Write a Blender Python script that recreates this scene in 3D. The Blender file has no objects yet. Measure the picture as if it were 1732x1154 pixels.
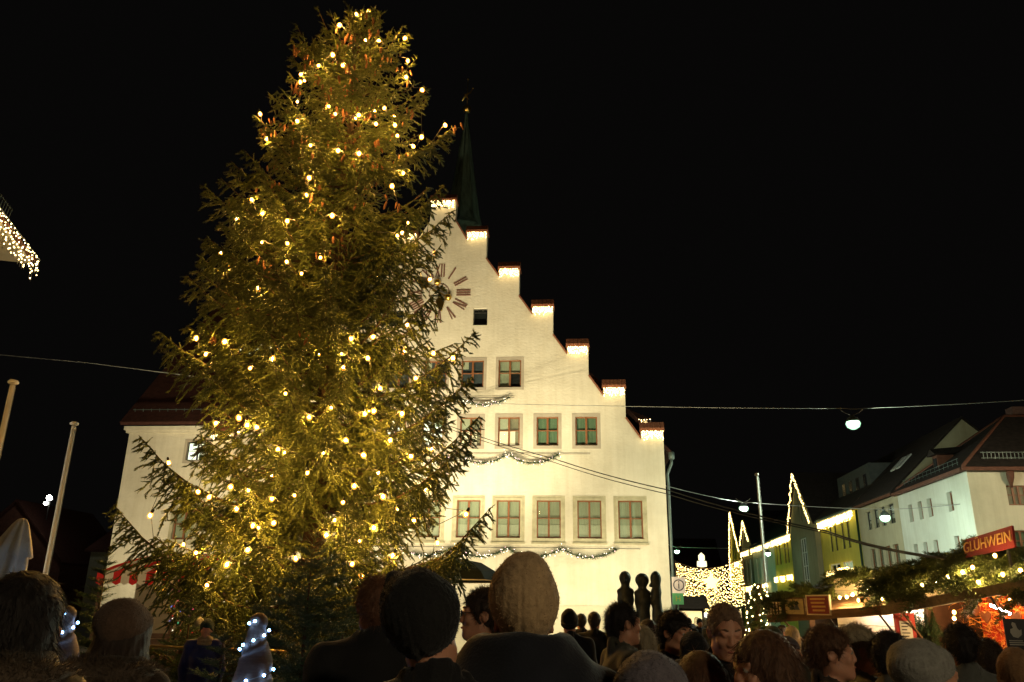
import bpy, bmesh, math, random
import numpy as np
from mathutils import Vector, Matrix
from mathutils.geometry import tessellate_polygon

# ------------------------------------------------------------------ camera, sky, exposure
scn = bpy.context.scene
col = scn.collection
random.seed(7)
rng = np.random.default_rng(7)
R = math.radians
CAM = np.array([0.0, 0.0, 1.8])
PITCH, ROLL, YAW, LENS = 18.6, 0.9, 5.3, 28.0
cd = bpy.data.cameras.new('camera')
cd.sensor_width = 36.0
cd.lens = LENS
cd.clip_end = 2000
cam = bpy.data.objects.new('camera', cd)
col.objects.link(cam)
cam.location = CAM
CR = Matrix.Rotation(R(YAW), 3, 'Z') @ Matrix.Rotation(R(90 + PITCH), 3, 'X') @ Matrix.Rotation(R(ROLL), 3, 'Z')
cam.rotation_euler = CR.to_euler()
scn.camera = cam

world = bpy.data.worlds.new('World')
scn.world = world
world.use_nodes = True
wn = world.node_tree
wn.nodes.clear()
sky = wn.nodes.new('ShaderNodeTexSky')
sky.sky_type = 'NISHITA'
sky.sun_disc = False
sky.sun_elevation = R(-9)
sky.sun_rotation = R(200)
b1 = wn.nodes.new('ShaderNodeBackground')
b1.inputs['Strength'].default_value = 0.05
b2 = wn.nodes.new('ShaderNodeBackground')            # town glow under a clouded night sky
b2.inputs['Color'].default_value = (1.0, 0.92, 0.86, 1)
b2.inputs['Strength'].default_value = 0.0022
ad = wn.nodes.new('ShaderNodeAddShader')
wo = wn.nodes.new('ShaderNodeOutputWorld')
wn.links.new(sky.outputs[0], b1.inputs[0])
wn.links.new(b1.outputs[0], ad.inputs[0])
wn.links.new(b2.outputs[0], ad.inputs[1])
wn.links.new(ad.outputs[0], wo.inputs[0])

vs = scn.view_settings
vs.view_transform = 'Standard'
vs.look = 'None'
vs.exposure = 0.0
vs.gamma = 1.0
vs.use_curve_mapping = False
scn.render.engine = 'CYCLES'
scn.cycles.use_denoising = True
scn.cycles.max_bounces = 6
scn.cycles.diffuse_bounces = 3
scn.cycles.glossy_bounces = 3
scn.cycles.transparent_max_bounces = 12
scn.cycles.sample_clamp_indirect = 4.0
scn.cycles.caustics_reflective = False
scn.cycles.caustics_refractive = False
scn.cycles.use_light_tree = True

# ------------------------------------------------------------------ helpers
CRn = np.array(CR)
FPX = LENS / 36.0 * 1732

def ray(x, y):
    return CRn @ np.array([(x - 866.0) / FPX, -(y - 577.0) / FPX, -1.0])

def at(x, y, Y):
    d = ray(x, y)
    return CAM + d * (Y / d[1])

def at_x(x, y, X):
    d = ray(x, y)
    return CAM + d * (X / d[0])

def at_z(x, y, Z):
    d = ray(x, y)
    return CAM + d * ((Z - CAM[2]) / d[2])

MATS = {}

def mat(name, color, rough=0.7, var=0.15, scale=4.0, bump=0.0, bscale=30.0, metal=0.0, spec=0.3, color2=None, detail=6.0,
        emit=None, estr=0.0, sampling=None, sss=0.0, stretch=None, trans=0.0, sheen=0.0):
    if name in MATS:
        return MATS[name]
    m = bpy.data.materials.new(name)
    m.use_nodes = True
    nt = m.node_tree
    b = nt.nodes['Principled BSDF']
    tc = nt.nodes.new('ShaderNodeTexCoord')
    src = tc.outputs['Object']
    if stretch:
        mp = nt.nodes.new('ShaderNodeMapping')
        mp.inputs['Scale'].default_value = stretch
        nt.links.new(src, mp.inputs[0])
        src = mp.outputs[0]
    nz = nt.nodes.new('ShaderNodeTexNoise')
    nz.inputs['Scale'].default_value = scale
    nz.inputs['Detail'].default_value = detail
    nz.inputs['Roughness'].default_value = 0.65
    nt.links.new(src, nz.inputs['Vector'])
    cr = nt.nodes.new('ShaderNodeValToRGB')
    c = np.array(color)
    if color2 is None:
        lo, hi = c * (1 - var), np.minimum(c * (1 + var), 0.95)
    else:
        lo, hi = c, np.array(color2)
    cr.color_ramp.elements[0].position = 0.32
    cr.color_ramp.elements[1].position = 0.68
    cr.color_ramp.elements[0].color = (*lo, 1)
    cr.color_ramp.elements[1].color = (*hi, 1)
    nt.links.new(nz.outputs['Fac'], cr.inputs[0])
    nt.links.new(cr.outputs[0], b.inputs['Base Color'])
    b.inputs['Roughness'].default_value = rough
    b.inputs['Metallic'].default_value = metal
    b.inputs['Specular IOR Level'].default_value = spec
    if sss:
        b.inputs['Subsurface Weight'].default_value = sss
        b.inputs['Subsurface Radius'].default_value = (0.012, 0.005, 0.003)
        b.inputs['Subsurface Scale'].default_value = 1.0
    if sheen:
        b.inputs['Sheen Weight'].default_value = sheen
    if trans:
        b.inputs['Transmission Weight'].default_value = trans
    if bump:
        n2 = nt.nodes.new('ShaderNodeTexNoise')
        n2.inputs['Scale'].default_value = bscale
        n2.inputs['Detail'].default_value = 5.0
        nt.links.new(src, n2.inputs['Vector'])
        bp = nt.nodes.new('ShaderNodeBump')
        bp.inputs['Strength'].default_value = 1.0
        bp.inputs['Distance'].default_value = bump
        nt.links.new(n2.outputs['Fac'], bp.inputs['Height'])
        nt.links.new(bp.outputs[0], b.inputs['Normal'])
    if emit is not None:
        b.inputs['Emission Color'].default_value = (*emit, 1)
        b.inputs['Emission Strength'].default_value = estr
        if sampling:
            m.cycles.emission_sampling = sampling
    MATS[name] = m
    return m

def glass_mat(name, tint=(0.94, 0.97, 0.95), gloss=0.04):
    m = bpy.data.materials.new(name)
    m.use_nodes = True
    nt = m.node_tree
    nt.nodes.clear()
    o = nt.nodes.new('ShaderNodeOutputMaterial')
    mx = nt.nodes.new('ShaderNodeMixShader')
    t = nt.nodes.new('ShaderNodeBsdfTransparent')
    t.inputs[0].default_value = (*tint, 1)
    g = nt.nodes.new('ShaderNodeBsdfGlossy')
    g.inputs['Roughness'].default_value = 0.02
    lw0 = nt.nodes.new('ShaderNodeLayerWeight')
    lw0.inputs['Blend'].default_value = 0.5
    lw = nt.nodes.new('ShaderNodeMath')
    lw.operation = 'POWER'
    lw.inputs[1].default_value = 4.0
    nt.links.new(lw0.outputs['Facing'], lw.inputs[0])
    ma = nt.nodes.new('ShaderNodeMath')
    ma.operation = 'ADD'
    ma.inputs[1].default_value = gloss
    tc = nt.nodes.new('ShaderNodeTexCoord')
    nz = nt.nodes.new('ShaderNodeTexNoise')
    nz.inputs['Scale'].default_value = 3.0
    bp = nt.nodes.new('ShaderNodeBump')
    bp.inputs['Distance'].default_value = 0.004
    nt.links.new(tc.outputs['Object'], nz.inputs['Vector'])
    nt.links.new(nz.outputs['Fac'], bp.inputs['Height'])
    nt.links.new(bp.outputs[0], g.inputs['Normal'])
    nt.links.new(lw.outputs[0], ma.inputs[0])
    nt.links.new(ma.outputs[0], mx.inputs[0])
    nt.links.new(t.outputs[0], mx.inputs[1])
    nt.links.new(g.outputs[0], mx.inputs[2])
    nt.links.new(mx.outputs[0], o.inputs[0])
    MATS[name] = m
    return m

ORIG = {}

def tag(o, label=None, cat=None, group=None, kind=None):
    if label: o['label'] = label
    if cat: o['category'] = cat
    if group: o['group'] = group
    if kind: o['kind'] = kind
    return o

def thing(name, loc, label, cat, group=None):
    o = bpy.data.objects.new(name, None)
    o.empty_display_size = 0.2
    col.objects.link(o)
    o.location = Vector(loc)
    ORIG[o.name] = np.array(loc, float)
    return tag(o, label, cat, group)

def link_mesh(name, me, parent=None, origin=None):
    o = bpy.data.objects.new(name, me)
    col.objects.link(o)
    if parent is not None:
        o.parent = parent
        ORIG[o.name] = ORIG[parent.name]
    else:
        org = np.zeros(3) if origin is None else np.array(origin, float)
        o.location = Vector(org)
        ORIG[o.name] = org
    return o

def np_mesh(name, V, F, mats, parent=None, origin=None, smooth=False, midx=None):
    """V (n,3) world coordinates, F (m,k) all tris or all quads."""
    org = ORIG[parent.name] if parent is not None else (np.zeros(3) if origin is None else np.array(origin, float))
    V = np.asarray(V, np.float64) - org
    F = np.asarray(F, np.int32)
    me = bpy.data.meshes.new(name)
    k = F.shape[1]
    me.vertices.add(len(V))
    me.vertices.foreach_set('co', V.astype(np.float32).ravel())
    me.loops.add(F.size)
    me.loops.foreach_set('vertex_index', F.ravel())
    me.polygons.add(len(F))
    me.polygons.foreach_set('loop_start', np.arange(0, F.size, k, dtype=np.int32))
    me.polygons.foreach_set('loop_total', np.full(len(F), k, np.int32))
    if not isinstance(mats, (list, tuple)):
        mats = [mats]
    for m in mats:
        me.materials.append(m)
    if midx is not None:
        me.polygons.foreach_set('material_index', np.asarray(midx, np.int32))
    if smooth:
        me.polygons.foreach_set('use_smooth', np.ones(len(F), bool))
    me.update(calc_edges=True)
    return link_mesh(name, me, parent, None if parent is not None else org)

class MB:
    """collects shapes (world coordinates) for ONE mesh object"""
    def __init__(s):
        s.v, s.f, s.m, s.s = [], [], [], []

    def add(s, verts, faces, mi=0, smooth=False):
        n = len(s.v)
        s.v.extend([tuple(map(float, p)) for p in verts])
        for f in faces:
            s.f.append([i + n for i in f])
            s.m.append(mi)
            s.s.append(smooth)
        return s

    def hexa(s, p, mi=0):
        """8 corners: bottom ring 0-3, top ring 4-7"""
        return s.add(p, [(3, 2, 1, 0), (4, 5, 6, 7), (0, 1, 5, 4), (1, 2, 6, 5), (2, 3, 7, 6), (3, 0, 4, 7)], mi)

    def box(s, lo, hi, mi=0):
        (a, b, c), (d, e, f) = lo, hi
        return s.hexa([(a, b, c), (d, b, c), (d, e, c), (a, e, c), (a, b, f), (d, b, f), (d, e, f), (a, e, f)], mi)

    def fbox(s, fr, u, z, n, mi=0):
        """box in a facade frame: u, z, n are (lo, hi)"""
        p = [fr(u[0], z[0], n[0]), fr(u[1], z[0], n[0]), fr(u[1], z[0], n[1]), fr(u[0], z[0], n[1]),
             fr(u[0], z[1], n[0]), fr(u[1], z[1], n[0]), fr(u[1], z[1], n[1]), fr(u[0], z[1], n[1])]
        return s.hexa(p, mi)

    def bar(s, a, b, w, h=None, mi=0):
        """rectangular bar from a to b"""
        a, b = np.array(a, float), np.array(b, float)
        h = w if h is None else h
        d = b - a
        d /= np.linalg.norm(d)
        up = np.array([0, 0, 1.0]) if abs(d[2]) < 0.95 else np.array([0, 1.0, 0])
        x = np.cross(d, up); x /= np.linalg.norm(x)
        y = np.cross(x, d)
        x, y = x * w / 2, y * h / 2
        return s.hexa([a - x - y, a + x - y, a + x + y, a - x + y, b - x - y, b + x - y, b + x + y, b - x + y], mi)

    def tube(s, pts, r, n=8, mi=0, cap=True):
        pts = [np.array(p, float) for p in pts]
        m = len(pts)
        rs = r if hasattr(r, '__len__') else [r] * m
        ring = []
        base = len(s.v)
        for i, p in enumerate(pts):
            d = pts[min(i + 1, m - 1)] - pts[max(i - 1, 0)]
            d = d / (np.linalg.norm(d) + 1e-9)
            up = np.array([0, 0, 1.0]) if abs(d[2]) < 0.95 else np.array([0, 1.0, 0])
            x = np.cross(d, up); x /= np.linalg.norm(x)
            y = np.cross(x, d)
            for k in range(n):
                a = 2 * math.pi * k / n
                ring.append(p + (x * math.cos(a) + y * math.sin(a)) * rs[i])
        F = []
        for i in range(m - 1):
            for k in range(n):
                F.append((i * n + k, i * n + (k + 1) % n, (i + 1) * n + (k + 1) % n, (i + 1) * n + k))
        if cap:
            F.append(tuple(range(n - 1, -1, -1)))
            F.append(tuple((m - 1) * n + k for k in range(n)))
        return s.add(ring, F, mi, True)

    def lathe(s, c, prof, n=16, mi=0, wob=None):
        """prof: (radius, z) list about vertical axis at c"""
        V, F = [], []
        m = len(prof)
        for i, (r, z) in enumerate(prof):
            for k in range(n):
                a = 2 * math.pi * k / n
                q = r * (wob(a, i / (m - 1)) if wob else 1.0)
                V.append((c[0] + q * math.cos(a), c[1] + q * math.sin(a), c[2] + z))
        for i in range(m - 1):
            for k in range(n):
                F.append((i * n + k, i * n + (k + 1) % n, (i + 1) * n + (k + 1) % n, (i + 1) * n + k))
        F.append(tuple(range(n - 1, -1, -1)))
        F.append(tuple((m - 1) * n + k for k in range(n)))
        return s.add(V, F, mi, True)

    def sphere(s, c, r, n=8, mi=0):
        pr = [(max(1e-4, r * math.sin(math.pi * i / n)), -r * math.cos(math.pi * i / n)) for i in range(n + 1)]
        return s.lathe(c, pr, max(6, n + 2), mi)

    def build(s, name, mats, parent=None, origin=None, recalc=True):
        org = ORIG[parent.name] if parent is not None else (np.zeros(3) if origin is None else np.array(origin, float))
        me = bpy.data.meshes.new(name)
        me.from_pydata([(x - org[0], y - org[1], z - org[2]) for x, y, z in s.v], [], s.f)
        if not isinstance(mats, (list, tuple)):
            mats = [mats]
        for m in mats:
            me.materials.append(m)
        me.polygons.foreach_set('material_index', s.m)
        me.polygons.foreach_set('use_smooth', s.s)
        if recalc and len(s.f) < 30000:
            bm = bmesh.new()
            bm.from_mesh(me)
            bmesh.ops.recalc_face_normals(bm, faces=bm.faces)
            bm.to_mesh(me)
            bm.free()
        me.update()
        return link_mesh(name, me, parent, None if parent is not None else org)

def frame(O, U, N):
    O, U, N = np.array(O, float), np.array(U, float), np.array(N, float)
    Z = np.array([0, 0, 1.0])
    return lambda u, z, n=0.0: O + U * u + Z * z + N * n

def wall_poly(mb, fr, outline, holes, depth, mi=0):
    """a wall with openings: outline and holes are lists of (u, z); front at n=0, back at n=-depth"""
    loops = [outline] + holes
    flat = [p for l in loops for p in l]
    tris = tessellate_polygon([[Vector((p[0], p[1], 0)) for p in l] for l in loops])
    n = len(flat)
    V = [fr(u, z, 0) for u, z in flat] + [fr(u, z, -depth) for u, z in flat]
    F = [tuple(t) for t in tris] + [tuple(i + n for i in t[::-1]) for t in tris]
    k = 0
    for l in loops:
        for i in range(len(l)):
            a, b = k + i, k + (i + 1) % len(l)
            F.append((a, b, b + n, a + n))
        k += len(l)
    return mb.add(V, F, mi)

def rect(u0, u1, z0, z1):
    return [(u0, z0), (u1, z0), (u1, z1), (u0, z1)]

OCT_V = np.array([[1, 0, 0], [-1, 0, 0], [0, 1, 0], [0, -1, 0], [0, 0, 1], [0, 0, -1]], float)
OCT_F = np.array([[0, 2, 4], [2, 1, 4], [1, 3, 4], [3, 0, 4], [2, 0, 5], [1, 2, 5], [3, 1, 5], [0, 3, 5]])

def dots(name, P, r, m, parent=None, origin=None, midx=None, mats=None):
    """many tiny lamps as ONE mesh of octahedra"""
    P = np.asarray(P, float)
    rr = r if np.ndim(r) else np.full(len(P), r)
    V = (P[:, None, :] + OCT_V[None] * np.asarray(rr)[:, None, None]).reshape(-1, 3)
    F = (OCT_F[None] + (np.arange(len(P)) * 6)[:, None, None]).reshape(-1, 3)
    mi = None if midx is None else np.repeat(midx, 8)
    return np_mesh(name, V, F, mats or m, parent, origin, midx=mi)

def norm(a):
    return a / (np.linalg.norm(a, axis=-1, keepdims=True) + 1e-9)

def needle_twigs(P0, P1, needles, nlen, nwid, core):
    """twigs from P0 to P1 (n,3): a thin core and bottle-brush needles -> V, F"""
    n = len(P0)
    ax = norm(P1 - P0)
    rnd = rng.normal(size=(n, 3))
    u = norm(np.cross(ax, rnd))
    v = np.cross(ax, u)
    Vs, Fs = [], []
    cv = np.empty((n, 4, 3))
    for k in range(3):
        a = 2 * math.pi * k / 3
        cv[:, k] = P0 + (u * math.cos(a) + v * math.sin(a)) * core
    cv[:, 3] = P1 + ax * nlen * 0.5
    Vs.append(cv.reshape(-1, 3))
    Fs.append((np.array([[0, 1, 3], [1, 2, 3], [2, 0, 3]])[None] + (np.arange(n) * 4)[:, None, None]).reshape(-1, 3))
    off = n * 4
    for j in range(needles):
        t = (j + rng.random(n)) / needles
        a = j * 2.399 + rng.random(n) * 0.9
        rad = u * np.cos(a)[:, None] + v * np.sin(a)[:, None]
        d = norm(rad * (0.75 + 0.3 * rng.random(n))[:, None] + ax * 0.7)
        b = P0 + (P1 - P0) * t[:, None]
        sd = norm(np.cross(d, ax)) * (nwid / 2)
        L = nlen * (0.75 + 0.5 * rng.random(n)) * (1.0 - 0.35 * t)
        tv = np.stack([b - sd, b + sd, b + d * L[:, None]], 1)
        Vs.append(tv.reshape(-1, 3))
        Fs.append(np.arange(n * 3).reshape(-1, 3) + off)
        off += n * 3
    return np.concatenate(Vs), np.concatenate(Fs)

def glow_shell(name, color, estr):
    """half clear shell whose own emission stands in for lamp glare"""
    m = bpy.data.materials.new(name)
    m.use_nodes = True
    nt = m.node_tree
    nt.nodes.clear()
    o = nt.nodes.new('ShaderNodeOutputMaterial')
    a = nt.nodes.new('ShaderNodeAddShader')
    t = nt.nodes.new('ShaderNodeBsdfTransparent')
    t.inputs[0].default_value = (0.85, 0.85, 0.85, 1)
    e = nt.nodes.new('ShaderNodeEmission')
    e.inputs[0].default_value = (*color, 1)
    e.inputs[1].default_value = estr
    nt.links.new(t.outputs[0], a.inputs[0])
    nt.links.new(e.outputs[0], a.inputs[1])
    nt.links.new(a.outputs[0], o.inputs[0])
    m.cycles.emission_sampling = 'NONE'
    return m

def shell_bulb(name, core_m, shell_m, r_core, r_shell, stretch=1.25):
    bm = bmesh.new()
    bmesh.ops.create_icosphere(bm, subdivisions=1, radius=r_core)
    n = len(bm.faces)
    bmesh.ops.create_icosphere(bm, subdivisions=2, radius=r_shell)
    for v in bm.verts:
        v.co.z *= stretch
    bm.faces.ensure_lookup_table()
    for i, f in enumerate(bm.faces):
        f.smooth = True
        f.material_index = 0 if i < n else 1
    me = bpy.data.meshes.new(name)
    bm.to_mesh(me)
    bm.free()
    me.materials.append(core_m)
    me.materials.append(shell_m)
    return me

def bulb_mesh(name, m, r, stretch=1.25):
    bm = bmesh.new()
    bmesh.ops.create_icosphere(bm, subdivisions=2, radius=r)
    for v in bm.verts:
        v.co.z *= stretch
    for f in bm.faces:
        f.smooth = True
    me = bpy.data.meshes.new(name)
    bm.to_mesh(me)
    bm.free()
    me.materials.append(m)
    return me

def place(name, me, p, parent, rot=None, scale=None):
    """one more object that shares mesh data; p in world coordinates"""
    o = bpy.data.objects.new(name, me)
    col.objects.link(o)
    if parent is not None:
        o.parent = parent
        o.location = Vector(np.array(p) - ORIG[parent.name])
    else:
        o.location = Vector(p)
        ORIG[o.name] = np.array(p, float)
    if rot is not None: o.rotation_euler = rot
    if scale is not None: o.scale = scale
    return o

def lettering(body, parent, p, size, right, up, m, name='lettering', extrude=0.004):
    cu = bpy.data.curves.new(name, 'FONT')
    cu.body = body
    cu.size = size
    cu.extrude = extrude
    cu.align_x = 'CENTER'
    cu.align_y = 'CENTER'
    cu.resolution_u = 3
    tmp = bpy.data.objects.new('tmp', cu)
    col.objects.link(tmp)
    bpy.context.view_layer.update()
    me = bpy.data.meshes.new_from_object(tmp.evaluated_get(bpy.context.evaluated_depsgraph_get()))
    bpy.data.objects.remove(tmp)
    me.name = name
    me.materials.clear()
    me.materials.append(m)
    right, up = norm(np.array(right, float)), norm(np.array(up, float))
    nrm = np.cross(right, up)
    M = np.stack([right, up, nrm], 1)
    co = np.empty(len(me.vertices) * 3, np.float32)
    me.vertices.foreach_get('co', co)
    co = co.reshape(-1, 3) @ M.T + (np.array(p) - ORIG[parent.name])
    me.vertices.foreach_set('co', co.astype(np.float32).ravel())
    me.update()
    o = bpy.data.objects.new(name, me)
    col.objects.link(o)
    o.parent = parent
    ORIG[o.name] = ORIG[parent.name]
    return o

# ------------------------------------------------------------------ materials
PLASTER = mat('cream_plaster', (0.57, 0.515, 0.405), 0.9, 0.06, 0.5, bump=0.02, bscale=6.5, spec=0.1, stretch=(1, 1, 1.5), color2=(0.67, 0.61, 0.49), detail=9)
PLINTH = mat('beige_plinth_render', (0.53, 0.475, 0.35), 0.9, 0.1, 1.5, bump=0.01, bscale=12, spec=0.1)
def weather(m, lo=0.80, sx=2.2, sz=0.14, sc=1.4):
    """rain streaks and patches that belong to the wall itself"""
    nt = m.node_tree
    b = nt.nodes['Principled BSDF']
    src = b.inputs['Base Color'].links[0].from_socket
    tc = nt.nodes.new('ShaderNodeTexCoord')
    out = src
    for (ax, az, s_, l_) in ((sx, sz, sc, lo), (0.5, 0.5, 0.8, 0.88)):
        mp = nt.nodes.new('ShaderNodeMapping')
        mp.inputs['Scale'].default_value = (ax, ax, az)
        nz = nt.nodes.new('ShaderNodeTexNoise')
        nz.inputs['Scale'].default_value = s_
        nz.inputs['Detail'].default_value = 8
        nz.inputs['Roughness'].default_value = 0.7
        cr = nt.nodes.new('ShaderNodeValToRGB')
        cr.color_ramp.elements[0].position = 0.3
        cr.color_ramp.elements[1].position = 0.56
        cr.color_ramp.elements[0].color = (l_, l_ * 0.985, l_ * 0.95, 1)
        cr.color_ramp.elements[1].color = (1, 1, 1, 1)
        mx = nt.nodes.new('ShaderNodeMix')
        mx.data_type = 'RGBA'
        mx.blend_type = 'MULTIPLY'
        mx.inputs[0].default_value = 1.0
        nt.links.new(tc.outputs['Object'], mp.inputs[0])
        nt.links.new(mp.outputs[0], nz.inputs['Vector'])
        nt.links.new(nz.outputs['Fac'], cr.inputs[0])
        nt.links.new(out, mx.inputs[6])
        nt.links.new(cr.outputs[0], mx.inputs[7])
        out = mx.outputs[2]
    nt.links.new(out, b.inputs['Base Color'])
weather(PLASTER, 0.89)
STONE = mat('grey_stone_surround', (0.36, 0.31, 0.24), 0.85, 0.12, 2.0, bump=0.006, bscale=30, spec=0.15)
STONEW = mat('weathered_cream_stone', (0.4, 0.36, 0.24), 0.85, 0.2, 2.5, bump=0.006, bscale=20, spec=0.15)
OAK = mat('red_brown_window_wood', (0.2, 0.075, 0.028), 0.5, 0.2, 8, spec=0.4, stretch=(6, 6, 1))
DKFRAME = mat('dark_window_frame', (0.03, 0.028, 0.026), 0.5, 0.2, 8)
WHFRAME = mat('pale_window_frame', (0.45, 0.45, 0.42), 0.5, 0.1, 8)
GLASS = glass_mat('window_glass')
GREYCURT = mat('grey_green_curtain', (0.27, 0.28, 0.2), 0.9, 0.1, 2.0, stretch=(14, 14, 0.6), color2=(0.36, 0.37, 0.27))
CURT2 = mat('pale_net_curtain', (0.42, 0.42, 0.32), 0.9, 0.1, 2.0, stretch=(16, 16, 0.5))
GREENBL = mat('green_blind', (0.06, 0.12, 0.075), 0.8, 0.25, 2.0, stretch=(22, 22, 0.3), color2=(0.19, 0.26, 0.16))
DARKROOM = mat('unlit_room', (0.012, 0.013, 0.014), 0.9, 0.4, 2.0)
LITWHITE = mat('lit_room_cool', (0.5, 0.5, 0.45), 0.9, 0.3, 3.0, emit=(0.95, 1.0, 0.82), estr=1.5)
LITWARM = mat('lit_room_warm', (0.5, 0.45, 0.35), 0.9, 0.3, 3.0, emit=(1.0, 0.8, 0.42), estr=0.9)
LITDIM = mat('dimly_lit_room', (0.2, 0.18, 0.12), 0.9, 0.3, 3.0, emit=(1.0, 0.78, 0.4), estr=0.10)
LITGREEN = mat('lit_room_pale_green', (0.3, 0.3, 0.25), 0.9, 0.3, 3.0, emit=(0.75, 1.0, 0.72), estr=0.6)
COPING = mat('red_clay_coping', (0.19, 0.068, 0.035), 0.8, 0.3, 14, bump=0.02, bscale=25)
LED = mat('warm_white_led', (0.8, 0.7, 0.4), 0.4, emit=(1.0, 0.72, 0.30), estr=15.0, sampling='FRONT')
LEDFAR = mat('warm_white_led_far', (0.8, 0.7, 0.4), 0.4, emit=(1.0, 0.70, 0.24), estr=9.0, sampling='NONE')
LEDSM = mat('tiny_white_led', (0.8, 0.75, 0.6), 0.4, emit=(1.0, 0.85, 0.62), estr=9.0, sampling='NONE')
LEDPINK = mat('tiny_rose_led', (0.8, 0.6, 0.6), 0.4, emit=(1.0, 0.62, 0.75), estr=6.0, sampling='NONE')
LEDBLUE = mat('cold_white_led', (0.8, 0.85, 0.9), 0.4, emit=(0.2, 0.46, 1.0), estr=45.0, sampling='FRONT')
BULB = mat('warm_bulb_filament', (0.9, 0.8, 0.5), 0.3, emit=(1.0, 0.49, 0.10), estr=2250.0, sampling='FRONT')
CABLE = mat('black_cable', (0.012, 0.012, 0.011), 0.6, 0.2)
STEEL = mat('galvanised_cable', (0.3, 0.3, 0.27), 0.5, 0.2, metal=0.5)
IRON = mat('dark_iron', (0.03, 0.03, 0.03), 0.5, 0.2, metal=0.6)
ZINC = mat('weathered_zinc', (0.11, 0.14, 0.13), 0.5, 0.2, metal=0.6)
COPPER = mat('green_copper_sheet', (0.24, 0.36, 0.28), 0.6, color2=(0.05, 0.075, 0.06), scale=1.6, bump=0.01, bscale=10, stretch=(2.2, 2.2, 0.35))
GOLD = mat('gilding', (0.75, 0.5, 0.12), 0.28, 0.1, metal=1.0)
NUMERAL = mat('brown_numeral_paint', (0.16, 0.075, 0.055), 0.8, 0.15)
def tile_mat(name, c, rows=(0, 0, 1), sc=2.6):
    m = mat(name, c, 0.85, 0.35, 5.0, spec=0.15)
    nt = m.node_tree
    b = nt.nodes['Principled BSDF']
    tc = nt.nodes.new('ShaderNodeTexCoord')
    br = nt.nodes.new('ShaderNodeTexWave')
    br.wave_type = 'BANDS'
    br.bands_direction = 'Z'
    br.wave_profile = 'SAW'
    br.inputs['Scale'].default_value = sc
    bp = nt.nodes.new('ShaderNodeBump')
    bp.inputs['Distance'].default_value = 0.03
    nt.links.new(tc.outputs['Object'], br.inputs['Vector'])
    nt.links.new(br.outputs['Fac'], bp.inputs['Height'])
    nt.links.new(bp.outputs[0], b.inputs['Normal'])
    return m
ROOFRED = tile_mat('red_brown_roof_tiles', (0.045, 0.017, 0.012))
ROOFGREY = tile_mat('dark_brown_roof_tiles', (0.026, 0.02, 0.017))
FIR = mat('spruce_needles', (0.045, 0.068, 0.016), 0.5, color2=(0.11, 0.13, 0.026), scale=1.3, detail=4, spec=0.35)
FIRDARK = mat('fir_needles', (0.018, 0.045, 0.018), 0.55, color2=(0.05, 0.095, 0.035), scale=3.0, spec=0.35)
BARK = mat('spruce_bark', (0.07, 0.045, 0.028), 0.9, 0.35, 12, bump=0.02, bscale=20, stretch=(3, 3, 1))
CONEM = mat('spruce_cone', (0.2, 0.09, 0.04), 0.7, 0.3, 20, bump=0.01, bscale=60)

# ------------------------------------------------------------------ ground
def paving():
    m = mat('granite_paving', (0.075, 0.07, 0.062), 0.75, 0.3, 1.2, spec=0.3)
    nt = m.node_tree
    b = nt.nodes['Principled BSDF']
    tc = nt.nodes.new('ShaderNodeTexCoord')
    br = nt.nodes.new('ShaderNodeTexBrick')
    br.inputs['Scale'].default_value = 3.0
    br.inputs['Mortar Size'].default_value = 0.03
    bp = nt.nodes.new('ShaderNodeBump')
    bp.inputs['Distance'].default_value = 0.01
    bp.invert = True
    nt.links.new(tc.outputs['Object'], br.inputs['Vector'])
    nt.links.new(br.outputs['Fac'], bp.inputs['Height'])
    nt.links.new(bp.outputs[0], b.inputs['Normal'])
    return m
g = MB()
g.add([(-400, -200, 0), (400, -200, 0), (400, 900, 0), (-400, 900, 0)], [(0, 1, 2, 3)])
tag(g.build('ground', paving()), 'dark granite paving of the market square', None, None, 'structure')

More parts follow.
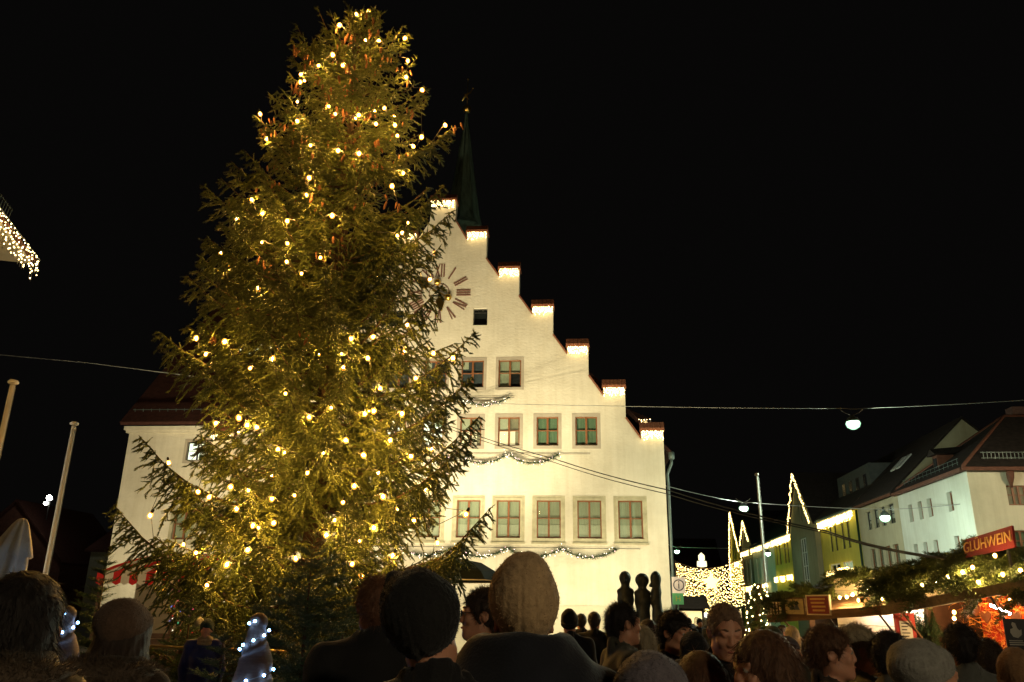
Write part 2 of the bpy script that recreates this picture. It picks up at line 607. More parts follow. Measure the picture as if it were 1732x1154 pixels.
# ------------------------------------------------------------------ windows
def window(parent, fr, u0, u1, z0, z1, frame_m=OAK, back=GREYCURT, cols=2, rows=2, bar_z=None, surround=None, sill=None,
           recess=0.09, fw=0.06, moulded=False, blind=None, lower=None, surround_w=0.11, dist=0.07):
    """an opening u0..u1, z0..z1: frame part with panes, surround, sill and what is seen behind it"""
    f = MB()
    n0, n1 = -recess - 0.05, -recess
    f.fbox(fr, (u0, u0 + fw), (z0, z1), (n0, n1))
    f.fbox(fr, (u1 - fw, u1), (z0, z1), (n0, n1))
    f.fbox(fr, (u0 + fw, u1 - fw), (z0, z0 + fw), (n0, n1))
    f.fbox(fr, (u0 + fw, u1 - fw), (z1 - fw, z1), (n0, n1))
    iu0, iu1, iz0, iz1 = u0 + fw, u1 - fw, z0 + fw, z1 - fw
    us = [iu0 + (iu1 - iu0) * i / cols for i in range(cols + 1)]
    if rows == 2:
        zs = [iz0, iz0 + (iz1 - iz0) * (bar_z or 0.53), iz1]
    else:
        zs = [iz0 + (iz1 - iz0) * i / rows for i in range(rows + 1)]
    for u in us[1:-1]:
        f.fbox(fr, (u - fw * 0.75, u + fw * 0.75), (iz0, iz1), (n0, n1 + 0.012))
    for z in zs[1:-1]:
        f.fbox(fr, (iu0, iu1), (z - fw * 0.33, z + fw * 0.33), (n0 + 0.01, n1 + 0.004))
    w = f.build('window', frame_m, parent)
    for i in range(cols):
        for j in range(rows):
            p = MB()
            p.fbox(fr, (us[i] + 0.004, us[i + 1] - 0.004), (zs[j] + 0.004, zs[j + 1] - 0.004), (n0 + 0.014, n0 + 0.02))
            p.build('pane', GLASS, w)
    bk = MB()
    nb = n0 - dist
    bk.add([fr(u0 - 0.3, z0 - 0.3, nb), fr(u1 + 0.3, z0 - 0.3, nb), fr(u1 + 0.3, z1 + 0.3, nb), fr(u0 - 0.3, z1 + 0.3, nb)], [(0, 1, 2, 3)])
    bk.build('room_backing' if back in (DARKROOM, LITWHITE, LITWARM, LITDIM, LITGREEN) else 'curtain', back, w, recalc=False)
    if blind is not None:
        m, h, us0, us1 = blind
        q = MB()
        q.fbox(fr, (u0 + (u1 - u0) * us0, u0 + (u1 - u0) * us1), (z1 - (z1 - z0) * h, z1), (nb + 0.03, nb + 0.045))
        q.build('blind', m, w)
    if lower is not None:
        m, h, us0, us1 = lower
        q = MB()
        q.fbox(fr, (u0 + (u1 - u0) * us0, u0 + (u1 - u0) * us1), (z0, z0 + (z1 - z0) * h), (nb + 0.02, nb + 0.028))
        q.build('lower_curtain', m, w)
    if surround is not None:
        s = MB()
        a = surround_w
        s.fbox(fr, (u0 - a, u0), (z0 - a, z1 + a), (-0.05, 0.018))
        s.fbox(fr, (u1, u1 + a), (z0 - a, z1 + a), (-0.05, 0.018))
        s.fbox(fr, (u0, u1), (z1, z1 + a), (-0.05, 0.018))
        s.fbox(fr, (u0, u1), (z0 - a, z0), (-0.05, 0.018))
        if moulded:
            b2_ = a * 0.5
            s.fbox(fr, (u0 - b2_, u0 - 0.012), (z0 + 0.25, z1 + b2_), (0.0, 0.05))
            s.fbox(fr, (u1 + 0.012, u1 + b2_), (z0 + 0.25, z1 + b2_), (0.0, 0.05))
            s.fbox(fr, (u0 - 0.012, u1 + 0.012), (z1 + 0.012, z1 + b2_), (0.0, 0.05))
            for q0, q1 in ((u0 - b2_, u0 - 0.01), (u1 + 0.01, u1 + b2_)):
                s.fbox(fr, (q0, q1), (z0 + 0.02, z0 + 0.25), (0.0, 0.075))
        s.build('stone_surround', surround, w)
    if sill is not None:
        s = MB()
        s.fbox(fr, (u0 - surround_w - 0.03, u1 + surround_w + 0.03), (z0 - surround_w - 0.05, z0 - surround_w + 0.02), (-0.02, 0.09))
        s.build('sill', sill, w)
    return w

# ------------------------------------------------------------------ town hall
TC = -6.98                       # middle of the stepped gable
TY = 36.0
hall = thing('town_hall', (TC, TY, 0), 'cream plastered town hall with stepped gable, clock and copper spire', 'town hall')
fh = frame((TC, TY, 0), (1, 0, 0), (0, -1, 0))
steps = [(0.65, 21.98)] + [(2.29 + 1.66 * i, 20.15 - 2.035 * i) for i in range(6)]
CAPH = 0.42
rt = []
for i, (x, z) in enumerate(steps):
    if i > 0:
        rt.append((x - 1.0, z - 0.78))
        rt.append((x - 1.0, z - CAPH))
    rt.append((x, z - CAPH))
    if i < 6:
        rt.append((x, z - (1.5 if i == 0 else 1.85)))
rt.append((steps[-1][0] - 0.001, 0.0))
outline = [(-u, z) for u, z in rt[::-1]] + rt
outline = [p for i, p in enumerate(outline) if p != outline[i - 1]]
row1 = [(k * 1.8 - 0.53, k * 1.8 + 0.53, 4.78, 6.43) for k in range(-5, 6)]
row2 = [(k * 1.78 - 0.5, k * 1.78 + 0.5, 8.9, 10.25) for k in range(-4, 5)]
row3 = [(k * 1.78 - 0.54, k * 1.78 + 0.54, 11.68, 13.03) for k in (-2, -1, 0, 1, 2)]
row4 = [(1.73, 2.42, 14.8, 15.7), (-2.42, -1.73, 14.8, 15.7)]
w = MB()
wall_poly(w, fh, outline, [rect(*r) for r in row1 + row2 + row3 + row4], 0.5)
w.build('gable_wall', PLASTER, hall)
w = MB()
w.box((TC + 10.1, TY + 0.5, 0), (TC + 10.59, TY + 34, 9.6))
w.box((TC - 10.59, TY + 6, 0), (TC - 10.1, TY + 34, 9.6))
w.box((TC - 10.59, TY + 34, 0), (TC + 10.59, TY + 34.4, 9.6))
w.build('side_wall', PLASTER, hall)
w = MB()
w.fbox(fh, (-9.2, 10.62), (0, 1.98), (0.004, 0.05))
w.build('plinth', PLINTH, hall)
for k, r in zip(range(-5, 6), row1):
    window(hall, fh, *r, surround=STONEW, sill=STONEW, moulded=True, surround_w=0.2, back=GREYCURT, lower=(CURT2, 0.36, 0, 1), fw=0.055)
for k, r in zip(range(-4, 5), row2):
    if k >= 3:
        window(hall, fh, *r, surround=STONE, surround_w=0.15, back=GREENBL, lower=(mat('white_heater_panel', (0.5, 0.5, 0.4), 0.7), 0.07, 0, 1))
    elif k in (1, 2):
        window(hall, fh, *r, surround=STONE, surround_w=0.15, back=LITDIM, lower=(LITWARM, 0.52, 0.0, 0.78), blind=(CURT2, 0.45, 0, 0.55))
    elif k in (0, -1):
        window(hall, fh, *r, surround=STONE, surround_w=0.15, back=LITWHITE, blind=(GREENBL, 0.3, 0.6, 1.0))
    else:
        window(hall, fh, *r, surround=STONE, surround_w=0.15, back=DARKROOM)
for k, r in zip((-2, -1, 0, 1, 2), row3):
    if k == 2:
        window(hall, fh, *r, surround=STONE, surround_w=0.13, back=GREYCURT, lower=(DARKROOM, 0.5, 0.5, 1))
    else:
        window(hall, fh, *r, surround=STONE, surround_w=0.13, back=mat('blue_grey_blind', (0.05, 0.06, 0.07), 0.8, 0.2), blind=(CURT2, 0.3, 0, .3))
for r in row4:
    window(hall, fh, *r, frame_m=DKFRAME, back=DARKROOM, cols=1, rows=2, bar_z=0.82, fw=0.04, recess=0.2)
# tiled coping on each step, each piece its own part
for i, (x, z) in enumerate(steps):
    for sgn in ((1,) if i == 0 else (1, -1)):
        a, b = (-0.65, 0.65) if i == 0 else sorted((sgn * (x - 1.0), sgn * x))
        c = MB()
        c.fbox(fh, (a - 0.06, b + 0.06), (z - CAPH, z - CAPH + 0.05), (-0.58, 0.1))
        nt_ = 6
        for t in range(nt_):
            u0 = a - 0.05 + (b - a + 0.1) * t / nt_
            u1 = a - 0.05 + (b - a + 0.1) * (t + 0.94) / nt_
            zz = z - CAPH + 0.05
            p = [fh(u0, zz, 0.15), fh(u1, zz, 0.15), fh(u1, zz, -0.25), fh(u0, zz, -0.25),
                 fh(u0, zz + 0.2 * (z - zz), 0.16), fh(u1, zz + 0.2 * (z - zz), 0.16), fh(u1, z, -0.02), fh(u0, z, -0.02)]
            p2_ = 1
            c.hexa(p)
            p = [fh(u0, zz, -0.25), fh(u1, zz, -0.25), fh(u1, zz, -0.6), fh(u0, zz, -0.6),
                 fh(u0, z - .004, -0.02), fh(u1, z - .004, -0.02), fh(u1, zz + 0.05, -0.6), fh(u0, zz + 0.05, -0.6)]
            c.hexa(p)
        c.build('coping', COPING, hall)
        if i < 6:                       # sloping tile edge between two steps
            nx, nz = steps[i + 1]
            za = z - (1.5 if i == 0 else 1.85)
            zb = nz - 0.78
            e = MB()
            p0, p1 = fh(sgn * x, za + 0.03, -0.25), fh(sgn * (nx - 1.0), zb + 0.03, -0.25)
            e.bar(p0, p1, 0.62, 0.07)
            e.build('verge_tiles', COPING, hall)
# main roof behind the gable
r = MB()
for sg in (1, -1):
    e0, e1, t0, t1 = (TC + sg * 10.95, TY + .5, 8.5), (TC + sg * 10.95, TY + 34.5, 8.5), (TC, TY + .5, 19.95), (TC, TY + 34.5, 19.95)
    r.hexa([e0, e1, t1, t0] + [(p[0], p[1], p[2] + 0.25) for p in (e0, e1, t1, t0)])
rf = r.build('main_roof', ROOFRED, hall)
# little lit dormer behind the outermost step
d = MB()
d.box((TC + 9.25, TY + 3.0, 9.6), (TC + 10.1, TY + 4.2, 10.75))
dm = d.build('dormer', PLASTER, hall)
d = MB()
d.add([(TC + 9.0, TY + 2.8, 10.75), (TC + 10.35, TY + 2.8, 10.75), (TC + 10.35, TY + 4.4, 10.75), (TC + 9.0, TY + 4.4, 10.75), (TC + 9.2, TY + 3.6, 11.5)],
      [(0, 1, 4), (1, 2, 4), (2, 3, 4), (3, 0, 4), (3, 2, 1, 0)])
d.build('dormer_roof', ROOFRED, dm)
# copper spire on the ridge
SX, SY = -6.95, 42.0
s = MB()
s.lathe((SX, SY, 0), [(1.0, 19.0), (1.0, 22.9), (1.3, 23.0), (1.12, 23.3), (0.98, 23.9), (0.55, 26.9), (0.14, 30.4), (0.05, 31.1)], 8)
for f in range(len(s.s)): s.s[f] = False
sp = s.build('spire', COPPER, hall)
b = MB()
for k in range(8):
    a = 2 * math.pi * k / 8
    b.tube([(SX + rr * math.cos(a), SY + rr * math.sin(a), zz) for rr, zz in ((1.13, 23.3), (0.99, 23.9), (0.56, 26.9), (0.15, 30.4))], 0.022, 5)
b.build('standing_seam', mat('pale_copper_seam', (0.09, 0.16, 0.13), 0.6, 0.3), sp)
b = MB()
b.sphere((SX, SY, 31.3), 0.27, 10)
b.build('ball_finial', GOLD, sp)
b = MB()
b.tube([(SX, SY, 31.5), (SX, SY, 33.5)], 0.025, 6)
b.sphere((SX, SY, 33.5), 0.07, 6)
b.tube([(SX - 0.32, SY, 31.9), (SX - 0.1, SY, 32.35), (SX + 0.18, SY, 32.5), (SX + 0.32, SY, 32.8)], [0.03, 0.07, 0.05, 0.02], 6)
b.tube([(SX - 0.25, SY, 32.5), (SX - 0.05, SY, 32.2), (SX + 0.1, SY, 32.0)], [0.015, 0.04, 0.015], 6)
b.sphere((SX + 0.33, SY, 32.82), 0.06, 6)
b.build('weathervane', GOLD, sp)
# clock: numerals straight on the plaster, gilded hands
CZ = 16.51
dial = MB()
dial.tube([fh(math.cos(a) * 0.5, CZ + math.sin(a) * 0.5, 0.012) for a in np.linspace(0, 2 * math.pi, 33)], 0.02, 5, cap=False)
clock = dial.build('clock', NUMERAL, hall)
ROM = {1: 'I', 2: 'II', 3: 'III', 4: 'IV', 5: 'V', 6: 'VI', 7: 'VII', 8: 'VIII', 9: 'IX', 10: 'X', 11: 'XI', 12: 'XII'}
for hnum, s_ in ROM.items():
    a = math.pi / 2 - hnum * math.pi / 6
    er, et = np.array([math.cos(a), math.sin(a)]), np.array([math.sin(a), -math.cos(a)])
    wd = {'I': 0.125, 'V': 0.25, 'X': 0.27}
    tot = sum(wd[c] for c in s_)
    x = -tot / 2
    m_ = MB()
    def stroke(t0, r0, t1, r1, wk=0.07):
        p0, p1 = er * r0 + et * t0, er * r1 + et * t1
        dd = (p1 - p0) / np.linalg.norm(p1 - p0)
        q = np.array([-dd[1], dd[0]]) * wk / 2
        c4 = [p0 - q, p0 + q, p1 + q, p1 - q]
        m_.hexa([fh(c[0], CZ + c[1], 0.006) for c in c4] + [fh(c[0], CZ + c[1], 0.03) for c in c4])
    ri, ro = 0.86, 1.56
    for c in s_:
        xm = x + wd[c] / 2
        if c == 'I':
            stroke(xm, ri, xm, ro)
        elif c == 'V':
            stroke(xm - 0.085, ro, xm, ri); stroke(xm + 0.085, ro, xm + 0.03, ri, 0.05)
        else:
            stroke(xm - 0.1, ro, xm + 0.1, ri); stroke(xm + 0.1, ro, xm - 0.1, ri, 0.05)
        x += wd[c]
    m_.build('numeral', NUMERAL, clock)
def clock_hand(ang, length, heart, name):
    e, q = np.array([math.sin(ang), math.cos(ang)]), np.array([math.cos(ang), -math.sin(ang)])
    m_ = MB()
    def P2(l, t, n):
        c = e * l + q * t
        return fh(c[0], CZ + c[1], n)
    m_.hexa([P2(-0.5, -0.04, 0.1), P2(-0.5, 0.04, 0.1), P2(length - heart, 0.04, 0.1), P2(length - heart, -0.04, 0.1),
             P2(-0.5, -0.04, 0.14), P2(-0.5, 0.04, 0.14), P2(length - heart, 0.04, 0.14), P2(length - heart, -0.04, 0.14)])
    prof = [(0, 0), (0.10, 0.16), (0.28, 0.23), (0.45, 0.2), (0.75, 0.09), (1.0, 0.0)]
    hs = heart
    left = [(length - hs + l * hs, -w_ * hs * 1.2) for l, w_ in prof]
    right = [(length - hs + l * hs, w_ * hs * 1.2) for l, w_ in prof[::-1]]
    poly = left + right[1:-1]
    n = len(poly)
    V = [P2(l, t, 0.1) for l, t in poly] + [P2(l, t, 0.15) for l, t in poly]
    m_.add(V, [tuple(range(n)), tuple(range(2 * n - 1, n - 1, -1))] + [(i, (i + 1) % n, (i + 1) % n + n, i + n) for i in range(n)])
    m_.sphere(P2(-0.55, 0, 0.12), 0.17, 10)
    m_.build(name, GOLD, clock)
clock_hand(R(170), 1.05, 0.8, 'hour_hand')
clock_hand(R(300), 1.4, 0.8, 'minute_hand')
# gutter pipe at the corner
d = MB()
dx = TC + 10.72
d.tube([(dx, TY + 0.1, 0.1), (dx, TY + 0.1, 7.2), (dx - 0.02, TY + 0.1, 7.6), (dx + 0.18, TY + 0.1, 8.1), (dx + 0.2, TY + 0.1, 8.35)], 0.065, 8)
d.tube([(dx + 0.2, TY + 0.1, 8.3), (dx + 0.2, TY + 0.1, 8.6)], 0.13, 8)
d.build('drainpipe', ZINC, hall)
# the wing
fw_ = frame((TC, TY + 0.3, 0), (1, 0, 0), (0, -1, 0))
WL = -21.95 - TC
wing_holes = [(-18.92 - TC, -17.91 - TC, 8.29, 9.17), (-19.05 - TC, -18.03 - TC, 4.62, 5.95), (-21.0 - TC, -20.0 - TC, 4.62, 5.95)]
w = MB()
wall_poly(w, fw_, [(WL, 0), (-10.595, 0), (-10.595, 9.7), (WL, 9.7)], [rect(*h) for h in wing_holes[:2]], 0.5)
w.box((-21.949, TY + 0.8, 0), (-21.45, TY + 16, 9.7))
w.build('wing_wall', PLASTER, hall)
c = MB()
c.fbox(fw_, (WL - 0.12, -10.6), (9.62, 9.74), (-0.1, 0.12))
c.fbox(fw_, (WL - 0.2, -10.6), (9.74, 9.92), (-0.1, 0.2))
c.build('cornice', PLASTER, hall)
window(hall, fw_, *wing_holes[0], frame_m=DKFRAME, surround=STONE, surround_w=0.14, back=LITWHITE, fw=0.045,
       lower=(mat('pot_plant_leaf', (0.05, 0.11, 0.03), 0.7, 0.3), 0.35, 0.55, 1.0))
window(hall, fw_, *wing_holes[1], surround=STONEW, sill=STONEW, surround_w=0.18, moulded=True, back=GREYCURT)
r = MB()
e0, e1, t0, t1 = (-22.25, TY - 0.05, 9.95), (TC - 9.8, TY - 0.05, 9.95), (-22.25, TY + 8, 19.2), (TC - 2.0, TY + 8, 19.2)
r.hexa([e0, e1, t1, t0] + [(p[0], p[1] - 0.12, p[2] + 0.12) for p in (e0, e1, t1, t0)])
e0, e1 = (-22.25, TY + 16, 9.95), (TC - 9.8, TY + 16, 9.95)
r.hexa([e0, e1, t1, t0] + [(p[0], p[1] + 0.12, p[2] + 0.12) for p in (e0, e1, t1, t0)])
r.build('wing_roof', ROOFRED, hall)
sgd = MB()
for k in range(24):
    x = -21.9 + k * 0.42
    sgd.bar((x, TY + 0.45, 10.45), (x, TY + 0.35, 10.85), 0.02)
sgd.bar((-22.0, TY + 0.36, 10.8), (-12.4, TY + 0.36, 10.8), 0.025)
sgd.bar((-22.0, TY + 0.38, 10.6), (-12.4, TY + 0.38, 10.6), 0.025)
sgd.build('snow_guard', ZINC, hall)
sk = MB()
def wr(x, t):  # point on the wing roof plane
    return (x, TY - 0.05 + 8.05 * t - 0.16, 9.95 + 9.25 * t + 0.16)
sk.hexa([wr(-18.6, .47), wr(-16.3, .47), wr(-16.3, .56), wr(-18.6, .56)] + [tuple(np.array(wr(x, t)) + (0, -0.1, 0.1)) for x, t in ((-18.6, .47), (-16.3, .47), (-16.3, .56), (-18.6, .56))])
sk.build('lit_skylight', mat('lit_skylight_glass', (0.5, 0.55, 0.5), 0.4, emit=(0.72, 1.0, 0.8), estr=1.1), hall)

# icicle lights hanging under each coping
def icicles(label, fr, u0, u1, ztop, drop, n_str, n_per, r, m, group, origin, npos=0.2, slope=0.0, name='icicle_lights'):
    t = thing(name, origin, label, 'string lights', group)
    P, wires = [], MB()
    for i in range(n_str):
        u = u0 + (u1 - u0) * (i + 0.5) / n_str
        zt = ztop + slope * (u - u0)
        L = drop * (0.55 + 0.45 * random.random())
        for k in range(n_per):
            P.append(fr(u + random.uniform(-.04, .04), zt - L * (k + random.random() * 0.6) / n_per, npos + random.uniform(-.03, .03)))
        wires.bar(fr(u, zt, npos), fr(u, zt - L, npos), 0.006)
    wires.bar(fr(u0, ztop, npos), fr(u1, ztop + slope * (u1 - u0), npos), 0.012)
    wires.build('cable', STEEL, t)
    tag(dots('led_bulbs', P, r, m, t), kind='stuff')
    return t
names = ['top step', 'second step', 'third step', 'fourth step', 'fifth step', 'sixth step', 'lowest outer step']
for i, (x, z) in enumerate(steps):
    for sgn in ((1,) if i == 0 else (1, -1)):
        a, b = (-0.62, 0.62) if i == 0 else sorted((sgn * (x - 0.98), sgn * (x - 0.02)))
        side = '' if i == 0 else (' on the street side' if sgn > 0 else ' behind the spruce')
        icicles('warm icicle lights under the coping of the gable\'s ' + names[i] + side, fh, a, b, z - CAPH - 0.03, 0.48,
                13 if i == 0 else 11, 6, 0.023, LED, 'icicle lights on the town hall steps', fh((a + b) / 2, z - 1.0, 0.2))
icicles('small warm icicle lights under the dormer eave of the town hall', frame((TC + 9.0, TY + 2.75, 0), (1, 0, 0), (0, -1, 0)), 0, 1.35, 10.72, 0.5, 9, 4, 0.025, LED, None, (TC + 9.6, TY + 2.7, 10.4), npos=0.05)

# fir garlands with lights across the facade
def swag_garland(label, half, n, z, sag, nearlong):
    t = thing('fir_garland', fh(0, z, 0.2), label, 'garland', 'fir garlands on the town hall front')
    us = np.linspace(-half, half, n * 24 + 1)
    ph = (us + half) / (2 * half) * n
    fz = ph - np.floor(ph)
    zs = z - sag * (1 - (2 * fz - 1) ** 2)
    pts = np.array([fh(u, zz, 0.24) for u, zz in zip(us, zs)])
    tw = int(n * 260)
    idx = rng.random(tw) * (len(pts) - 1.001)
    i0 = idx.astype(int)
    base = pts[i0] + (pts[i0 + 1] - pts[i0]) * (idx - i0)[:, None]
    d = rng.normal(size=(tw, 3))
    d[:, 0] += np.sign(rng.random(tw) - .5) * 1.2
    tip = base + norm(d) * (0.11 + 0.06 * rng.random(tw))[:, None]
    V, F = needle_twigs(base, tip, 7, 0.055, 0.016, 0.012)
    tag(np_mesh('fir_greenery', V, F, FIRDARK, t), kind='stuff')
    nl = int(n * 32)
    idx = rng.random(nl) * (len(pts) - 1.001)
    P = pts[idx.astype(int)] + rng.normal(size=(nl, 3)) * 0.075
    P[:, 1] -= 0.06
    tag(dots('led_bulbs', P, 0.0145, None, t, midx=(rng.random(nl) < 0.3).astype(int), mats=[LEDSM, LEDPINK]), kind='stuff')
    c = MB()
    c.tube(pts[::4], 0.02, 5)
    c.tube([fh(-half - 0.4, z + 0.06, 0.1), fh(0, z + 0.03, 0.1), fh(half + nearlong, z + 0.02, 0.1)], 0.012, 5)
    c.build('cable', CABLE, t)
swag_garland('short fir garland with tiny lights above the second floor windows', 3.6, 3, 11.14, 0.36, 0.2)
swag_garland('fir garland with tiny lights below the second floor windows', 5.88, 5, 8.48, 0.42, 1.4)
swag_garland('longest fir garland with tiny lights below the first floor windows', 8.37, 7, 4.33, 0.36, 1.0)

# floodlights standing on the paving before the facade, hidden behind the crowd
FLOODHEAD = mat('floodlight_housing', (0.04, 0.04, 0.04), 0.5, metal=0.4)
def floodlight(label, x, y, target, watts, angle, blend, color=(1.0, 0.87, 0.54), size=0.25):
    t = thing('floodlight', (x, y, 0), label, 'floodlight', 'floodlights before the town hall')
    b = MB()
    b.box((x - 0.2, y - 0.12, 0), (x + 0.2, y + 0.12, 0.04))
    b.bar((x - 0.19, y, 0.04), (x - 0.19, y, 0.3), 0.03)
    b.bar((x + 0.19, y, 0.04), (x + 0.19, y, 0.3), 0.03)
    b.build('bracket', FLOODHEAD, t)
    p = np.array((x, y, 0.3))
    d = norm(np.array(target) - p)
    b = MB()
    b.bar(p - d * 0.12, p + d * 0.04, 0.34, 0.26)
    b.build('housing', FLOODHEAD, t)
    L = bpy.data.lights.new('floodlight_lamp', 'SPOT')
    L.energy = watts
    L.color = color
    L.spot_size = R(angle)
    L.spot_blend = blend
    L.shadow_soft_size = size
    o = bpy.data.objects.new('floodlight_lamp', L)
    col.objects.link(o)
    o.parent = t
    o.location = Vector(p + d * 0.3 - ORIG[t.name])
    o.rotation_euler = Vector(d).to_track_quat('-Z', 'Y').to_euler()
for i, (x, y, tx, tz, wt, an) in enumerate([
        (-16.5, 25.5, -17.5, 9.0, 4700, 95), (-11.5, 25.5, -10.5, 12.5, 5600, 90), (-5.5, 25.5, -6.0, 16.5, 10500, 76),
        (-0.5, 25.5, -1.5, 10.5, 4700, 95), (-1.8, 31.0, -1.0, 2.0, 1000, 150), (3.2, 31.5, 2.4, 6.0, 600, 130), (-8.5, 31.0, -8.5, 2.5, 800, 150)]):
    floodlight(['floodlight aimed at the wing', 'floodlight aimed at the gable behind the spruce', 'floodlight aimed at the clock',
                'floodlight aimed at the windows right of the spruce', 'low floodlight washing the wall foot', 'low floodlight by the bronze figures', 'low floodlight behind the spruce'][i]
               + ' from the paving', x, y, (tx, TY, tz), wt, an, 0.6)

# ------------------------------------------------------------------ street houses
MINT = mat('white_render_house', (0.56, 0.58, 0.5), 0.9, 0.06, 0.6, bump=0.008, bscale=14, spec=0.1)
MINT2 = mat('warm_toned_white_render', (0.62, 0.58, 0.44), 0.9, 0.06, 0.6, bump=0.008, bscale=14, spec=0.1)  # white render again, with warm lamplight put into its colour
CREAM = mat('beige_render', (0.4, 0.37, 0.25), 0.9, 0.08, 0.6, bump=0.008, bscale=14, spec=0.1)
YELLOW = mat('yellow_render', (0.5, 0.47, 0.09), 0.9, 0.07, 0.6, bump=0.008, bscale=14, spec=0.1)
GREYR = mat('grey_olive_render', (0.2, 0.2, 0.14), 0.9, 0.08, 0.6, bump=0.008, bscale=14, spec=0.1)
TERRA = mat('terracotta_gutter', (0.11, 0.042, 0.024), 0.7, 0.2)
SHUT = mat('white_roller_shutter', (0.5, 0.5, 0.45), 0.7, 0.05)
for m_ in (MINT, MINT2, CREAM, YELLOW, GREYR):
    weather(m_, 0.88)
FX = 17.3
fs = frame((FX, 0, 0), (0, 1, 0), (-1, 0, 0))

def kpx(x0, x1, y0, y1, ox=1380, oy=680, sc=4.122):
    """window rectangle seen on the street facade -> (Y near, Y far, z low, z high)"""
    xm, ym = (x0 + x1) / 2 / sc + ox, (y0 + y1) / 2 / sc + oy
    ya = at_x(x1 / sc + ox, ym, FX)[1]
    yb = at_x(x0 / sc + ox, ym, FX)[1]
    return (ya, yb, at_x(xm, y1 / sc + oy, FX)[2], at_x(xm, y0 / sc + oy, FX)[2])

def level(ws, z0=None, z1=None):
    a = np.mean([w_[2] for w_ in ws]) if z0 is None else z0
    b = np.mean([w_[3] for w_ in ws]) if z1 is None else z1
    return [(w_[0], w_[1], a, b) for w_ in ws]

# white corner house with hipped roof
H = thing('corner_house', (FX + 5, 42, 0), 'white corner house with dark hipped roof behind the mulled wine sign', 'house')
up = level([kpx(650, 676, 715, 838), kpx(716, 744, 692, 822), kpx(780, 812, 670, 803), kpx(918, 956, 624, 765)])
lo = level([kpx(690, 715, 990, 1112), kpx(755, 782, 976, 1092), kpx(825, 856, 960, 1076), kpx(972, 1006, 932, 1065)])
w = MB()
wall_poly(w, fs, [(37.83, 0), (46.28, 0), (46.28, 8.05), (37.83, 8.05)], [rect(*q) for q in up + lo], 0.4)
w.build('street_wall', MINT, H)
fc = frame((FX, 37.8, 0), (1, 0, 0), (0, -1, 0))
a_, b_ = at(1701, 821, 37.8), at(1740, 855, 37.8)
c_, d_ = at(1713, 897, 37.8), at(1745, 935, 37.8)
fwin = [(a_[0] - FX, b_[0] - FX, b_[2], a_[2]), (c_[0] - FX, d_[0] - FX, d_[2], c_[2])]
w = MB()
wall_poly(w, fc, [(0.002, 0), (16, 0), (16, 8.05), (0.002, 8.05)], [rect(*q) for q in fwin], 0.4)
w.build('square_wall', MINT2, H)
for q in up + lo:
    window(H, fs, *q, frame_m=OAK, back=DARKROOM, cols=1, rows=2, fw=0.06, recess=0.16)
window(H, fc, *fwin[0], frame_m=OAK, back=LITDIM, cols=3, rows=2, fw=0.06)
window(H, fc, *fwin[1], frame_m=OAK, back=GREENBL, cols=2, rows=2, fw=0.06)
e = MB()
e.bar((FX - 0.25, 37.5, 8.1), (FX - 0.25, 46.2, 8.1), 0.2, 0.16)
e.bar((FX - 0.35, 37.5, 8.1), (FX + 16, 37.5, 8.1), 0.2, 0.16)
e.build('gutter', TERRA, H)
e = MB()
e.tube([(FX + 1.7, 37.45, 8.0), (FX + 1.7, 37.5, 7.7), (FX + 1.75, 37.65, 7.45), (FX + 1.75, 37.7, 7.3)], [0.17, 0.15, 0.08, 0.06], 8)
e.build('rainwater_hopper', TERRA, H)
r = MB()
A, B, C_, D_ = (FX - 0.3, 37.4, 8.2), (FX + 17, 37.4, 8.2), (FX + 17, 46.6, 8.2), (FX - 0.3, 46.6, 8.2)
T0, T1 = (21.5, 42, 11.55), (FX + 17, 42, 11.55)
r.add([A, B, C_, D_, T0, T1], [(0, 1, 5, 4), (1, 2, 5), (2, 3, 4, 5), (3, 0, 4), (3, 2, 1, 0)])
rf = r.build('roof', ROOFGREY, H)
ri = MB()
ri.tube([A, T0, T1], 0.09, 6)
ri.tube([D_, T0], 0.09, 6)
ri.build('ridge_tiles', TERRA, rf)
sg_ = MB()
for k in range(60):
    x = FX + 0.9 + k * 0.17
    sg_.bar((x, 37.9, 8.62), (x, 37.9, 8.95), 0.03)
for z in (8.66, 8.92):
    sg_.bar((FX + 0.8, 37.9, z), (FX + 11.2, 37.9, z), 0.03)
for k in range(14):
    y = 38.8 + k * 0.5
    sg_.bar((FX + 0.1, y, 8.45), (FX + 0.1, y, 8.8), 0.02)
for z in (8.6, 8.78):
    sg_.bar((FX + 0.1, 38.7, z), (FX + 0.1, 45.6, z), 0.02)
sg_.build('snow_guard', ZINC, rf)
dr = MB()
dr.box((FX + 0.7, 42.2, 8.5), (FX + 1.5, 42.8, 9.6))
do = dr.build('dormer', TERRA, rf)
dr = MB()
dr.box((FX + 0.66, 42.32, 8.9), (FX + 0.7, 42.68, 9.45))
dr.build('pane', DARKROOM, do)
dr = MB()
dr.add([(FX + 0.5, 42.0, 9.6), (FX + 0.5, 43.0, 9.6), (FX + 2.2, 43.0, 9.75), (FX + 2.2, 42.0, 9.75), (FX + 0.5, 42.5, 9.95), (FX + 2.2, 42.5, 10.1)],
       [(0, 4, 5, 3), (1, 2, 5, 4), (0, 1, 4), (3, 5, 2), (0, 3, 2, 1)])
dr.build('dormer_roof', ROOFGREY, do)
ch = MB()
ch.box((22.5, 43.0, 10.5), (23.3, 43.7, 12.3))
ch.build('chimney', mat('sooty_brick', (0.09, 0.05, 0.04), 0.9, 0.3, 10), rf)

